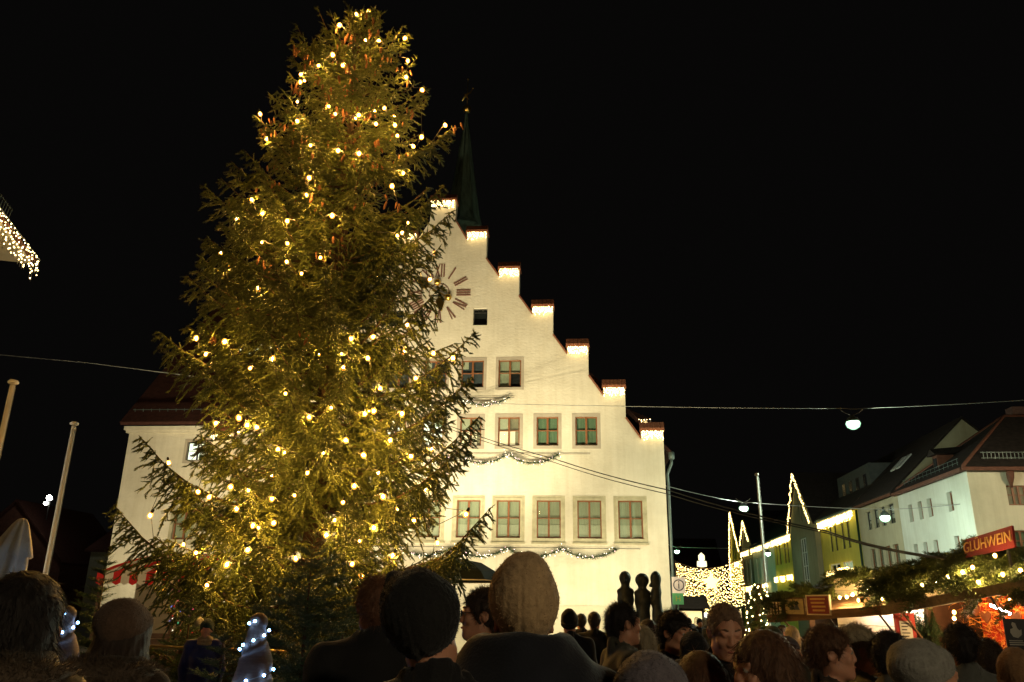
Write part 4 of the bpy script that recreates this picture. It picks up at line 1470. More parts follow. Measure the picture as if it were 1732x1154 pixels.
while z < 14.9:
    Rr = float(prof(z))
    n = 12 if z < 9 else (10 if z < 12.5 else 8)
    ph = random.random() * 6.28
    for k in range(n):
        az = ph + 2 * math.pi * (k + random.uniform(-.3, .3)) / n
        L = float(prof_az(z, az)) * (random.uniform(0.8, 1.08) if random.random() < 0.75 else random.uniform(0.5, 0.8))
        front = math.sin(az) < 0.35
        if not front and random.random() < 0.4:
            continue
        up = (0.10 if z < 5 else 0.18 if z < 9 else 0.35 if z < 12 else 0.6) * L + random.uniform(-.15, .2)
        limb(z - up * 0.35, az, L, min(z + up * 0.65, 15.05), 1.0 if front else 0.6)
    z += 0.34 if z < 9 else 0.30
def tip_limb(px, py, dz, dy=-0.6, dens=1.7):
    """the long limbs that stand out of the outline"""
    p = at(px, py, TYY + dy)
    limbs.append((np.array([TXX, TYY, p[2] - dz]), p, dens))
for q in [(272, 556, 0.9, -.4), (240, 738, 1.2, -.6), (193, 850, 1.2, -.8), (332, 430, .9, -.3), (432, 196, .9, -.3), (388, 335, .8, .3), (762, 213, .9, -.3), (752, 308, 1.0, -.4),
          (762, 355, .8, -.8), (752, 482, .9, -1.0), (742, 420, .7, -.5), (802, 562, 1.1, -.5), (800, 640, .9, -1.2), (812, 706, 1.2, -.5), (800, 742, .9, -1.3), (826, 862, 1.3, -.9), (790, 915, .8, -1.6),
          (492, 95, .9, .0), (692, 55, .9, -.2), (720, 150, .8, -.6), (530, 70, .7, -.5), (640, 25, .5, -.1), (345, 545, .8, -1.4), (350, 400, .7, -.8), (262, 905, .6, -1.2),
          (335, 735, .7, -1.5), (300, 800, .9, -1.0)]:
    tip_limb(*q)
W0, W1 = [], []         # twig arrays
wood = MB()
UP = np.array([0, 0, 1.0])
tipinfo = []
for a, tip, dens in limbs:
    d = tip - a
    L = np.linalg.norm(d[:2]) + 1e-6
    fw = np.array([d[0], d[1], 0]) / L
    sd = np.cross(fw, UP)
    zrel = (a[2]) / 15.0
    ns = 12
    ss = np.linspace(0, 1, ns + 1)
    curve = np.array([a + fw * L * s + UP * (d[2] * (0.2 * s + 0.8 * s ** 2.4) - 0.10 * L * math.sin(math.pi * s) * (1.2 - zrel)) for s in ss])
    wob = rng.normal(size=(ns + 1, 3)) * 0.02 * L / 3
    wob[0] = 0
    curve = curve + np.cumsum(wob, 0) * 0.5
    wood.tube(curve[::2], list(np.linspace(0.012 + 0.011 * L, 0.006, len(curve[::2]))), 5)
    tipinfo.append((curve, L, zrel))
    nb_ = int(L / 0.11)
    sx = (0.3 + 0.7 * (np.arange(nb_) + rng.random(nb_)) / nb_) * ns
    kx = np.minimum(sx.astype(int), ns - 1)
    pb_ = curve[kx] + (curve[kx + 1] - curve[kx]) * (sx - kx)[:, None]
    db_ = norm(fw[None] * 0.8 + rng.normal(size=(nb_, 3)) * 0.5 + UP * 0.25)
    W0.append(pb_); W1.append(pb_ + db_ * rng.uniform(0.08, 0.2, (nb_, 1)))
    hang = np.interp(zrel, [0, 0.55, 0.75, 0.9, 1], [0.8, 0.75, 0.5, 0.08, -0.25])
    step = 0.064 / dens
    n2 = max(5, int(L * 0.9 / step))
    s2 = 0.1 + 0.9 * (np.arange(n2) + rng.random(n2) * 0.8) / n2
    side = np.where(np.arange(n2) % 2 == 0, 1.0, -1.0)
    down = rng.random(n2) < 0.25 * max(hang, 0)
    l2 = (0.10 + (0.13 + 0.145 * min(L, 3.4)) * np.sin(math.pi * np.clip(1.0 - s2, 0.0, 0.55)) ** 0.9 * rng.uniform(0.35, 1.2, n2)) * (1.0 if zrel < 0.75 else 0.85)
    for i in range(n2):
        x = s2[i] * ns
        k = min(int(x), ns - 1)
        b0 = curve[k] + (curve[k + 1] - curve[k]) * (x - k)
        if s2[i] < 0.93 and dens < 1.5 and mnoise.noise(Vector(b0 * 0.95)) < -0.24:
            continue
        lat = side[i] * (0.15 if down[i] else random.uniform(0.25, 1.0))
        dr0 = norm(sd * lat + fw * random.uniform(0.3, 0.95) + UP * (random.uniform(-0.3, 0.3) - 0.3 * hang) + rng.normal(size=3) * 0.2)
        ll = l2[i]
        drop = hang * ll * random.uniform(0.4, 0.9) * (1.5 if down[i] else 1.0)
        m3 = max(2, int(ll / 0.085))
        tt = np.linspace(0, 1, m3 + 1)[:, None]
        c2 = b0 + dr0 * ll * tt - UP * drop * tt ** 1.7
        W0.append(c2[:-1]); W1.append(c2[1:] + (c2[1:] - c2[:-1]) * 0.15)
        # short side twigs
        n3 = max(1, int(ll / 0.064))
        t3 = (np.arange(n3) + rng.random(n3)) / n3
        q0 = b0 + dr0 * ll * t3[:, None] - UP * drop * t3[:, None] ** 1.7
        sd2 = norm(np.cross(dr0, UP) + 1e-6)
        sg = np.where((np.arange(n3) + i) % 2 == 0, 1, -1)[:, None]
        dd = norm(sd2 * sg * rng.uniform(0.45, 1.0, (n3, 1)) + dr0 * 0.75 - UP * (hang * rng.uniform(0.0, 0.8, (n3, 1))) + rng.normal(size=(n3, 3)) * 0.24)
        l3 = (0.07 + 0.15 * (1 - t3 * 0.6) * rng.uniform(0.5, 1.1, n3)) * min(1.0, 0.5 + ll)
        W0.append(q0); W1.append(q0 + dd * l3[:, None])
W0, W1 = np.concatenate(W0), np.concatenate(W1)
print('twigs', len(W0))
tree = thing('spruce_tree', (TXX, TYY, 0), 'tall spruce hung with warm bulbs and brown cones in front of the town hall', 'tree')
V, F = needle_twigs(W0, W1, 10, 0.047, 0.019, 0.022)
np_mesh('crown', V, F, FIR, tree)
tr = MB()
tr.tube([(TXX, TYY, 0), (TXX + 0.02, TYY, 3), (TXX - 0.02, TYY, 8), (TXX, TYY, 12), (TXX, TYY, 15.2)], [0.24, 0.2, 0.14, 0.07, 0.012], 12)
trunk = tr.build('trunk', BARK, tree)
wood.build('limbs', BARK, trunk)
# hanging cones
def cone_mesh():
    s = MB()
    s.lathe((0, 0, 0), [(0.006, 0.0), (0.018, -0.02), (0.024, -0.06), (0.021, -0.11), (0.012, -0.15), (0.003, -0.165)], 8, wob=lambda a, t: 1 + 0.13 * math.sin(a * 4 + t * 25))
    me = bpy.data.meshes.new('cone')
    me.from_pydata(s.v, [], s.f)
    me.materials.append(CONEM)
    me.polygons.foreach_set('use_smooth', [True] * len(s.f))
    return me
cm = cone_mesh()
nc = 0
while nc < 290:
    cv, L, zr = tipinfo[random.randrange(len(tipinfo))]
    zz = cv[-1][2]
    if cv[-1][1] > TYY + 0.5: continue
    if random.random() > np.interp(zz, [6, 8.5, 10.5, 12, 14.3, 14.8], [0.0, 0.12, 0.5, 1.0, 1.0, 0.0]): continue
    k = random.randint(6, 12)
    c0 = cv[k]
    for j in range(random.randint(1, 4)):
        p = c0 + rng.normal(size=3) * np.array([0.09, 0.09, 0.05]) + np.array([0, -0.05, -0.03])
        place('cone', cm, p, tree, (random.uniform(-.3, .3), random.uniform(-.3, .3), random.random() * 6), [random.uniform(0.85, 1.3)] * 3)
        nc += 1
# the seen bulbs on the front of the crown, the last ones added
bulbs_px = [(624, 19), (574, 43), (603, 24), (685, 65), (641, 69), (618, 68), (690, 103), (687, 131), (714, 153), (509, 126), (515, 137), (508, 139), (539, 111), (580, 111), (563, 93), (503, 172), (503, 205), (440, 193), (753, 212), (636, 210), (668, 212),
    (672, 230), (556, 180), (567, 193), (607, 195), (650, 183), (525, 246), (572, 255), (607, 260), (682, 293), (713, 232), (699, 248), (663, 315), (523, 301), (518, 330), (451, 235), (401, 370), (486, 374), (444, 361), (426, 338), (374, 428), (385, 448), (437, 489), (485, 443), (510, 463), (542, 436),
    (690, 377), (680, 394), (672, 399), (735, 428), (727, 473), (443, 410), (486, 412), (562, 365), (332, 572), (348, 599), (380, 578), (423, 623), (461, 607), (483, 666), (631, 570), (594, 573), (689, 550), (578, 599), (581, 622), (622, 606), (683, 595), (733, 598), (643, 657), (632, 695), (766, 606), (703, 640),
    (365, 716), (404, 707), (418, 719), (434, 723), (403, 731), (285, 783), (335, 832), (354, 841), (390, 824), (420, 830), (400, 861), (460, 844), (498, 838), (547, 766), (523, 706), (254, 872), (310, 921), (332, 935), (268, 956), (384, 955), (428, 889), (437, 893), (463, 885), (419, 930),
    (599, 822), (566, 880), (672, 861), (632, 893), (596, 954), (608, 916), (664, 940), (740, 918), (719, 828), (731, 760), (695, 772), (788, 870), (617, 700), (660, 745), (585, 745), (640, 800), (552, 905), (278, 997), (350, 990), (500, 945), (648, 840), (700, 880), (580, 850), (520, 800), (470, 760), (615, 770), (680, 700), (560, 690)]
string = thing('string_lights', (TXX, TYY, 0), 'chain of warm round bulbs wound around the spruce', 'string lights')
bm_ = shell_bulb('bulb', BULB, glow_shell('warm_bulb_glass', (1.0, 0.38, 0.045), 1.25), 0.018, 0.046)
sock = MB()
sock.lathe((0, 0, 0), [(0.022, 0), (0.024, 0.05), (0.012, 0.075)], 7)
sock_me = bpy.data.meshes.new('socket')
sock_me.from_pydata(sock.v, [], sock.f)
sock_me.materials.append(CABLE)
bpts = []
for (px, py) in bulbs_px:
    d = ray(px, py)
    best = None
    for Y in np.arange(TYY - 4.2, TYY + 0.6, 0.05):
        p = CAM + d * (Y / d[1])
        if math.hypot(p[0] - TXX, p[1] - TYY) <= prof(p[2]) * 0.93 + 0.03:
            best = p
            break
    if best is None:
        best = CAM + d * ((TYY - 0.4) / d[1])
    bpts.append(best)
for k in range(34):      # and those on the far side and deeper in
    zz = random.choice((random.uniform(1.5, 6.8), random.uniform(1.5, 6.8), random.uniform(10.5, 13.8)))
    az = random.uniform(0, 2 * math.pi)
    rr = prof(zz) * (random.uniform(0.55, 0.95) if math.sin(az) > 0.2 else random.uniform(0.35, 0.6))
    bpts.append(np.array([TXX + rr * math.cos(az), TYY + rr * math.sin(az), zz]))
for p in bpts:
    sz = random.choice((0.65, 0.8, 0.9, 1.0, 1.0, 1.1, 1.15))
    b_ = place('bulb', bm_, p, string, (random.uniform(-.5, .5), random.uniform(-.5, .5), 0), (sz, sz, sz))
    s_ = bpy.data.objects.new('socket', sock_me)
    col.objects.link(s_)
    s_.parent = b_
    s_.location = (0, 0, 0.04)
order = sorted(range(len(bulbs_px)), key=lambda i: -bpts[i][2])
cb = MB()
used = [order[0]]
rest = order[1:]
while rest:
    last = bpts[used[-1]]
    j = min(rest, key=lambda i: np.linalg.norm(bpts[i] - last) + 0.8 * abs(bpts[i][2] - last[2]))
    if np.linalg.norm(bpts[j] - last) < 1.9:
        mid = (bpts[j] + last) / 2 + np.array([0, -0.02, -0.12])
        cb.tube([last + np.array([0, 0, .06]), mid, bpts[j] + np.array([0, 0, .06])], 0.006, 4)
    used.append(j)
    rest.remove(j)
tag(cb.build('cable', CABLE, string), kind='stuff')

# ------------------------------------------------------------------ cut firs, boughs
FIRBLUE = mat('fir_needles_young', (0.02, 0.055, 0.025), 0.5, color2=(0.055, 0.11, 0.05), scale=5.0, spec=0.4)
def bough_twigs(base, d, up, L, droop, W0, W1, gap=0.05, wid=0.42):
    """a flat fir bough: stem with side twigs"""
    base, d, up = np.array(base, float), norm(np.array(d, float)), norm(np.array(up, float))
    sd = norm(np.cross(d, up))
    n = max(4, int(L / gap))
    tt = np.linspace(0, 1, n + 1)[:, None]
    c = base + d * L * tt - UP * droop * L * tt ** 2
    W0.append(c[:-1]); W1.append(c[1:])
    for i in range(1, n + 1):
        l = L * wid * math.sin(math.pi * min(0.95, 0.12 + 0.88 * (1 - i / (n + 1)))) + 0.04
        for s in (-1, 1):
            dd = norm(sd * s * random.uniform(.7, 1.0) + d * random.uniform(.7, 1.0) + rng.normal(size=3) * 0.12 - UP * droop * 0.3)
            m = max(1, int(l / 0.07))
            t2 = np.linspace(0, 1, m + 1)[:, None]
            q = c[i] + dd * l * t2 - UP * droop * l * 0.6 * t2 ** 2
            W0.append(q[:-1]); W1.append(q[1:] + (q[1:] - q[:-1]) * 0.2)
            for j in range(1, m + 1):
                if l > 0.16:
                    for s2 in (-1, 1):
                        d3 = norm(dd * 0.8 + np.cross(dd, up) * s2 * 0.7 + rng.normal(size=3) * 0.1)
                        l3 = 0.05 + 0.3 * l * (1 - j / (m + 1))
                        W0.append(q[j:j + 1]); W1.append(q[j:j + 1] + d3 * l3)
def small_fir(label, base, h, rad, m=FIRBLUE, seed=1, name='fir_tree'):
    random.seed(seed)
    base = np.array(base, float)
    t = thing(name, base, label, 'fir tree', 'small cut firs around the spruce')
    W0, W1 = [], []
    z = 0.25 * h
    while z < h * 0.97:
        f = 1 - (z - 0.2 * h) / (0.8 * h)
        for k in range(6):
            az = random.random() * 6.28
            d = np.array([math.cos(az), math.sin(az), 0.45 + 0.5 * (1 - f)])
            bough_twigs(base + np.array([0, 0, z]), d, UP, rad * (0.15 + 0.95 * f) * random.uniform(.7, 1.1), 0.25, W0, W1, 0.06)
        z += 0.13
    bough_twigs(base + np.array([0, 0, h * 0.88]), (0.03, 0, 1), (0, 1, 0), h * 0.12, 0, W0, W1, 0.05, 0.3)
    A, B = np.concatenate(W0), np.concatenate(W1)
    V, F = needle_twigs(A, B, 12, 0.027, 0.0055, 0.0045)
    np_mesh('crown', V, F, m, t)
    k = MB()
    k.tube([base, base + np.array([0, 0, h * .95])], [0.035, 0.006], 7)
    k.build('trunk', BARK, t)
    random.seed(seed + 100)
small_fir('young cut fir beside the wooden gnome, in front of the spruce', (at(522, 1000, 9.0)[0], 9.0, 0), 2.5, 0.85, seed=3)
small_fir('short cut fir partly behind the glowing gnome', (at(388, 1000, 8.6)[0], 8.6, 0), 1.55, 0.5, seed=4)
small_fir('low fir beside the rail, below the black beanie', (at(585, 1000, 8.6)[0], 8.6, 0), 1.6, 0.55, seed=5)
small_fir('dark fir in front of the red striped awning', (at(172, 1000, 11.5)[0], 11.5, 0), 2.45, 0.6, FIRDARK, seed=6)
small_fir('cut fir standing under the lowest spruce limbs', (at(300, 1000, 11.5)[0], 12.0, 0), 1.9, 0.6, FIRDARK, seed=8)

# ------------------------------------------------------------------ carved gnomes with cold white lights
WOOD = mat('carved_wood', (0.09, 0.048, 0.028), 0.6, color2=(0.16, 0.09, 0.055), scale=3.0, stretch=(3, 3, 22), bump=0.004, bscale=30)
def gnome(label, base, sc, face, seed):
    base = np.array(base, float)
    t = thing('wooden_gnome', base, label, 'carved figure', 'carved gnomes with cold white lights')
    s = SDF((-.5, -.5, -.02), (.5, .5, 1.85), 0.016)
    s.chain([(0, 0, 0.05), (0, 0, 0.6), (0, 0, 0.95)], [0.27, 0.27, 0.2], 0.05)
    s.ell((0, -0.02, 1.0), (0.2, 0.19, 0.13), 0.05)
    s.chain([(0, 0, 1.05), (0.015, 0, 1.3), (-0.005, 0, 1.56)], [0.2, 0.145, 0.085], 0.03)
    for k in range(44):
        a, zz = -2.9 + k * 0.26, 1.06 + 0.0118 * k
        r = 0.205 - 0.0027 * k
        a2 = a + 0.26
        s.cap((r * math.cos(a), r * math.sin(a), zz), ((r - .0027) * math.cos(a2), (r - .0027) * math.sin(a2), zz + .0118), 0.02, 0.02, 0.012, 'sub')
    s.ell((0, 0, 1.65), (0.085, 0.085, 0.085), 0.008)
    s.ell((0, -0.22, 1.02), (0.05, 0.07, 0.05), 0.01)
    s.ell((0, -0.2, 0.8), (0.15, 0.1, 0.24), 0.03)
    for q in (-1, 1):
        s.cap((q * 0.25, 0, 0.85), (q * 0.24, -0.15, 0.55), 0.075, 0.06, 0.03)
    V, F = s.mesh()
    c, sn_ = math.cos(face), math.sin(face)
    M = np.array([[c, -sn_, 0], [sn_, c, 0], [0, 0, 1]])
    V = V @ M.T * sc + base
    V[:, 2] = np.maximum(V[:, 2], 0)
    np_mesh('body', V, F, WOOD, t, smooth=True)
    P = []
    for k in range(13):
        tt = k / 12
        a = -2.9 + tt * 9.5
        r = 0.105 + 0.115 * (1 - tt)
        P.append((r * math.cos(a), r * math.sin(a), 1.08 + 0.5 * tt))
    P += [(0.02, -0.1, 1.66), (-0.035, -0.1, 1.64)]
    rr = random.Random(seed)
    for k in range(26):
        P.append((rr.uniform(-.16, .16), -0.31 + rr.uniform(0, .03), rr.uniform(0.72, 1.06)))
    P = np.array(P) @ M.T * sc + base
    b_ = bulb_mesh('led', LEDBLUE, 0.0125, 1.0)
    for p in P:
        place('led', b_, p, t)
    w_ = MB()
    w_.tube(P[:13], 0.003, 4)
    w_.build('cable', STEEL, t)
gnome('carved wooden gnome with tall twisted hat and glowing white beard', (at(432, 1100, 7.6)[0], 7.6, 0), 1.0, R(-8), 1)
gnome('smaller carved gnome with white lights between the two fur collars', (at(113, 1040, 7.8)[0], 7.8, 0), 1.02, R(10), 2)

# ------------------------------------------------------------------ rail around the spruce
rail = thing('barrier_rail', (-5.5, 11.6, 0), 'low metal barrier rail in front of the spruce', 'barrier')
m_ = MB()
pa, pb = at(225, 1092, 11.6), at(600, 1106, 11.4)
m_.tube([pa, pb], 0.016, 8)
m_.build('rail', mat('brass_coloured_rail', (0.4, 0.3, 0.12), 0.35, metal=0.7), rail)
for k in range(4):
    p = pa + (pb - pa) * k / 3
    m_ = MB()
    m_.tube([p * np.array([1, 1, 0]), p], 0.022, 8)
    m_.lathe(p * np.array([1, 1, 0]), [(0.14, 0), (0.13, 0.03), (0.03, 0.06)], 12)
    m_.build('post', IRON, rail)

# ------------------------------------------------------------------ folded parasol
CANVAS = mat('beige_canvas', (0.6, 0.52, 0.36), 0.85, 0.12, 3.0, bump=0.004, bscale=40, sheen=0.2)
pb_ = at(22, 940, 8.0)
par = thing('folded_parasol', (pb_[0] - 0.22, 8.0, 0), 'folded beige parasol beside the flagpole', 'parasol')
ax0, ax1 = np.array([pb_[0] - 0.24, 8.0, 0.9]), at(39, 877, 8.0)
def wobf(a, t):
    return 1 + (0.13 + 0.2 * (1 - t)) * math.sin(a * 8 + t * 1.5) + 0.08 * math.sin(a * 3 + 1)
mm = MB()
prf = [(0.05, 0), (0.17, 0.02), (0.2, 0.25), (0.19, 0.6), (0.165, 1.0), (0.13, 1.3)]
L_ = np.linalg.norm(ax1 - ax0)
ks = L_ / 1.72
for i in range(1):
    n_ = 48
    V_, F_ = [], []
    prf = [(0.03, 0.0), (0.15, 0.03), (0.185, 0.3), (0.175, 0.7), (0.15, 1.1), (0.125, 1.33), (0.15, 1.335), (0.105, 1.5), (0.055, 1.66), (0.03, 1.71), (0.01, 1.72)]
    for r_, h_ in prf:
        c_ = ax0 + (ax1 - ax0) * (h_ * ks / L_)
        for k in range(n_):
            a = 2 * math.pi * k / n_
            q = 1.25 * r_ * wobf(a, h_ / 1.72)
            V_.append(c_ + np.array([q * math.cos(a), q * math.sin(a), 0.03 * math.sin(a * 4) if 0 < h_ < 1.4 else 0]))
    for i_ in range(len(prf) - 1):
        for k in range(n_):
            F_.append((i_ * n_ + k, i_ * n_ + (k + 1) % n_, (i_ + 1) * n_ + (k + 1) % n_, (i_ + 1) * n_ + k))
    mm.add(V_, F_, 0, True)
mm.build('canopy', CANVAS, par)
mm = MB()
mm.tube([ax0 * np.array([1, 1, 0]) - (ax1 - ax0) * np.array([.5, .5, 0]), ax0 + (ax1 - ax0) * 0.1], 0.025, 8)
mm.lathe(ax0 * np.array([1, 1, 0]) - (ax1 - ax0) * np.array([.5, .5, 0]), [(0.35, 0), (0.33, 0.06), (0.05, 0.1)], 16)
mm.build('pole', IRON, par)

# ------------------------------------------------------------------ striped stall behind the spruce
REDC = mat('red_awning_cloth', (0.62, 0.02, 0.014), 0.8, 0.12, 5)
WHITEC = mat('cream_awning_cloth', (0.75, 0.68, 0.5), 0.8, 0.1, 5)
PLANK = mat('brown_planks', (0.13, 0.075, 0.04), 0.75, 0.3, 3, stretch=(1, 1, 8), bump=0.003, bscale=40)
st = thing('striped_stall', (-12.6, 24, 0), 'market stall with red and white striped awning under the spruce limbs', 'market stall')
x0s, x1s = at(163, 980, 23.0)[0], at(345, 980, 23.0)[0]
ztop, zfr = at(230, 936, 25)[2], at(200, 968, 23)[2]
ns_ = 13
for k in range(ns_):
    a, b = k / ns_, (k + 1) / ns_
    m_ = MB()
    def ap(s, t):       # s across, t 0 back .. 1 front
        xb = x0s + 1.0 + (x1s - x0s - 1.2) * s
        xf = x0s + (x1s - x0s) * s
        return np.array([xb + (xf - xb) * t, 25 - 2 * t, ztop + (zfr - ztop) * t + 0.10 * math.sin(math.pi * t)])
    V_, F_ = [], []
    for i in range(5):
        V_ += [ap(a, i / 4), ap(b, i / 4)]
    for i in range(4):
        F_.append((2 * i, 2 * i + 1, 2 * i + 3, 2 * i + 2))
    q = len(V_)
    f0, f1 = ap(a, 1), ap(b, 1)
    V_ += [f0 + (0, -.01, -.3), f1 + (0, -.01, -.3), (f0 + f1) / 2 + (0, -.01, -.36)]
    F_ += [(8, 9, q + 1, q + 2, q)]
    m_.add(V_, F_)
    m_.build('awning_stripe', REDC if k % 2 == 0 else WHITEC, st, recalc=False)
m_ = MB()
m_.add([ap(0, 0), ap(0, 1), ap(0, 1) + (0, 0, -.3), ap(0, 0) + (0, 0, -.9)], [(0, 1, 2, 3)])
m_.build('awning_side', REDC, st, recalc=False)
for x in (x0s + 0.1, x1s - 0.1):
    m_ = MB()
    m_.bar((x, 23.1, 0), (x, 23.1, zfr), 0.08)
    m_.build('post', PLANK, st)
for k in range(6):
    m_ = MB()
    m_.box((x0s, 23.3, 0.1 + k * 0.15), (x1s, 23.34, 0.24 + k * 0.15))
    m_.build('plank', PLANK, st)
m_ = MB()
m_.box((x0s, 25.2, 0), (x1s, 25.3, 2.6))
m_.build('back_wall', mat('pale_stall_wall', (0.4, 0.32, 0.18), 0.8, 0.1), st)
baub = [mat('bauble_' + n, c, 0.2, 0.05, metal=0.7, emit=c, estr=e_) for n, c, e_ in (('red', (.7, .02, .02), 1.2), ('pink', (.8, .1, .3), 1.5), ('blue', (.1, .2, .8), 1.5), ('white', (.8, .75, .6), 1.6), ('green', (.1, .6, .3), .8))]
P = np.stack([rng.uniform(at(300, 1000, 20)[0], at(425, 1000, 20)[0], 260), rng.uniform(19.5, 20.3, 260), rng.uniform(1.1, 2.3, 260)], 1)
bt = thing('bauble_rack', (at(365, 1000, 20)[0], 20, 0), 'rack of glittering red, pink and blue baubles behind the spruce', 'rack')
tag(dots('bauble_rows', P, rng.uniform(0.012, 0.04, 260), None, bt, midx=rng.choice(5, 260, p=[.3, .2, .15, .25, .1]), mats=baub), kind='stuff')
m_ = MB()
for k in range(4):
    m_.bar((at(300, 1000, 20)[0], 19.9, 1.1 + k * 0.4), (at(425, 1000, 20)[0], 19.9, 1.1 + k * 0.4), 0.02)
for x in (at(300, 1000, 20)[0], at(425, 1000, 20)[0]):
    m_.bar((x, 19.9, 0), (x, 19.9, 2.4), 0.05)
m_.build('frame', PLANK, bt)
# dark parasol with white edge
dk = thing('dark_parasol', (at(775, 950, 18.5)[0], 18.5, 0), 'open dark parasol with a pale edge beside the beige hat', 'parasol')
c_ = np.array([at(770, 950, 18.5)[0], 18.5, 0])
zt_ = at(770, 944, 18.5)[2]
m_ = MB()
m_.lathe(c_, [(1.12, zt_ - 0.5), (0.95, zt_ - 0.3), (0.6, zt_ - 0.1), (0.03, zt_)], 8)
for i in range(len(m_.s)): m_.s[i] = False
m_.build('canopy', mat('black_green_canvas', (0.012, 0.018, 0.014), 0.8), dk)
m_ = MB()
m_.tube([c_ + np.array([1.13 * math.cos(a), 1.13 * math.sin(a), zt_ - 0.5]) for a in np.linspace(0, 2 * math.pi, 9)], 0.016, 5, cap=False)
m_.build('edge', WHITEC, dk)
m_ = MB()
m_.tube([c_, c_ + np.array([0, 0, zt_ - .03])], 0.03, 8)
m_.build('pole', IRON, dk)

# ------------------------------------------------------------------ market stalls on the street side
GRYPLANK = mat('grey_weathered_planks', (0.16, 0.125, 0.09), 0.8, 0.25, 3, stretch=(1, 8, 8), bump=0.004, bscale=30)
WHPLANK = mat('white_painted_boards', (0.6, 0.54, 0.42), 0.7, 0.08, 4)
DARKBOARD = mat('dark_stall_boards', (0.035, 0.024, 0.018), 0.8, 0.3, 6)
REDW = mat('red_painted_wood', (0.33, 0.025, 0.018), 0.6, 0.15, 5)
SIGNRED = mat('dark_red_signboard', (0.16, 0.016, 0.02), 0.45, 0.2, 3)
GREENTILE = mat('green_glazed_tile', (0.035, 0.06, 0.04), 0.35, 0.25, 6)
PAPER = mat('white_paper', (0.6, 0.58, 0.5), 0.8, 0.05)
INK = mat('printed_ink', (0.05, 0.04, 0.04), 0.8)
GILT = mat('gilt_lettering', (0.42, 0.25, 0.09), 0.6)
STALLBULB = mat('stall_bulb', (0.9, 0.8, 0.5), 0.3, emit=(1.0, 0.62, 0.22), estr=1000.0, sampling='FRONT')
TUBE = mat('stall_tube_lamp', (0.9, 0.85, 0.7), 0.3, emit=(1.0, 0.78, 0.66), estr=110.0, sampling='FRONT')
HEAT = mat('red_heat_lamp', (0.9, 0.4, 0.2), 0.3, emit=(1.0, 0.38, 0.10), estr=200.0, sampling='FRONT')
sbm = shell_bulb('bulb', STALLBULB, glow_shell('stall_bulb_glass', (1.0, 0.45, 0.08), 1.3), 0.017, 0.03)
def planks(parent, fr, u0, u1, z0, z1, n, nn, m, name='plank', horizontal=True, thick=0.025):
    for k in range(n):
        q = MB()
        if horizontal:
            a, b = z0 + (z1 - z0) * k / n, z0 + (z1 - z0) * (k + 0.96) / n
            q.fbox(fr, (u0, u1), (a, b), (nn, nn + thick))
        else:
            a, b = u0 + (u1 - u0) * k / n, u0 + (u1 - u0) * (k + 0.96) / n
            q.fbox(fr, (a, b), (z0, z1), (nn, nn + thick))
        q.build(name, m, parent)
def fquad(parent, name, m, pts, thick=0.03):
    """a slab through four corners"""
    p = [np.array(q, float) for q in pts]
    nr = norm(np.cross(p[1] - p[0], p[3] - p[0])) * thick
    b = MB()
    b.hexa(p + [q + nr for q in p])
    return b.build(name, m, parent)
def stall_frame(a, b):
    a, b = np.array(a, float), np.array(b, float)
    U = norm((b - a) * np.array([1, 1, 0]))
    N = np.array([U[1], -U[0], 0])
    if N[0] > 0: N = -N
    return frame(a * np.array([1, 1, 0]), U, N), float(np.linalg.norm((b - a)[:2]))
def booth(t, fr, L, edge0, edge1, hinge, ridge, out, dep, flap_m, roof_m, body_m, counter=True):
    for u in (0.05, L - 0.05):
        for n in (-0.05, -dep):
            q = MB(); q.bar(fr(u, 0, n), fr(u, hinge, n), 0.09); q.build('post', body_m, t)
    planks(t, fr, 0, L, 0.05, 0.98, 6, 0.0, body_m)
    q = MB(); q.fbox(fr, (-0.05, L + 0.05), (0.98, 1.03), (-0.5, 0.22)); q.build('counter', body_m, t)
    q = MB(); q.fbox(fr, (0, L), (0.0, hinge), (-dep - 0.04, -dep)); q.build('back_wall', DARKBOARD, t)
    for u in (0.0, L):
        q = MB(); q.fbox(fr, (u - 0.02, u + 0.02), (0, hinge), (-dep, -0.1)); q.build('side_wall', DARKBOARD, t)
    for s in (0, 1):
        n0, n1 = (0.12, -dep / 2) if s == 0 else (-dep - 0.15, -dep / 2)
        fquad(t, 'roof', roof_m, [fr(-0.1, hinge + 0.03, n0), fr(L + 0.1, hinge + 0.03, n0), fr(L + 0.1, ridge, n1), fr(-0.1, ridge, n1)])
    nf = 6
    for k in range(nf):        # flap boards
        a, b = k / nf, (k + 0.95) / nf
        def fp(u_, s):
            e = edge0 + (edge1 - edge0) * u_ / L
            return fr(u_, hinge + (e - hinge) * s, 0.05 + (out - 0.05) * s)
        fquad(t, 'flap_board', flap_m, [fp(0, a), fp(L, a), fp(L, b), fp(0, b)], 0.022)
    q = MB(); q.bar(fr(0, edge0 - 0.03, out), fr(L, edge1 - 0.03, out), 0.06, 0.13); q.build('flap_edge', flap_m, t)
    for u in (0.25, L * 0.5, L - 0.25):
        q = MB(); q.tube([fr(u, 1.03, 0.03), fr(u, edge0 + (edge1 - edge0) * u / L - 0.03, out - 0.08)], 0.016, 6); q.build('strut', IRON if u > 1 else PLANK, t)
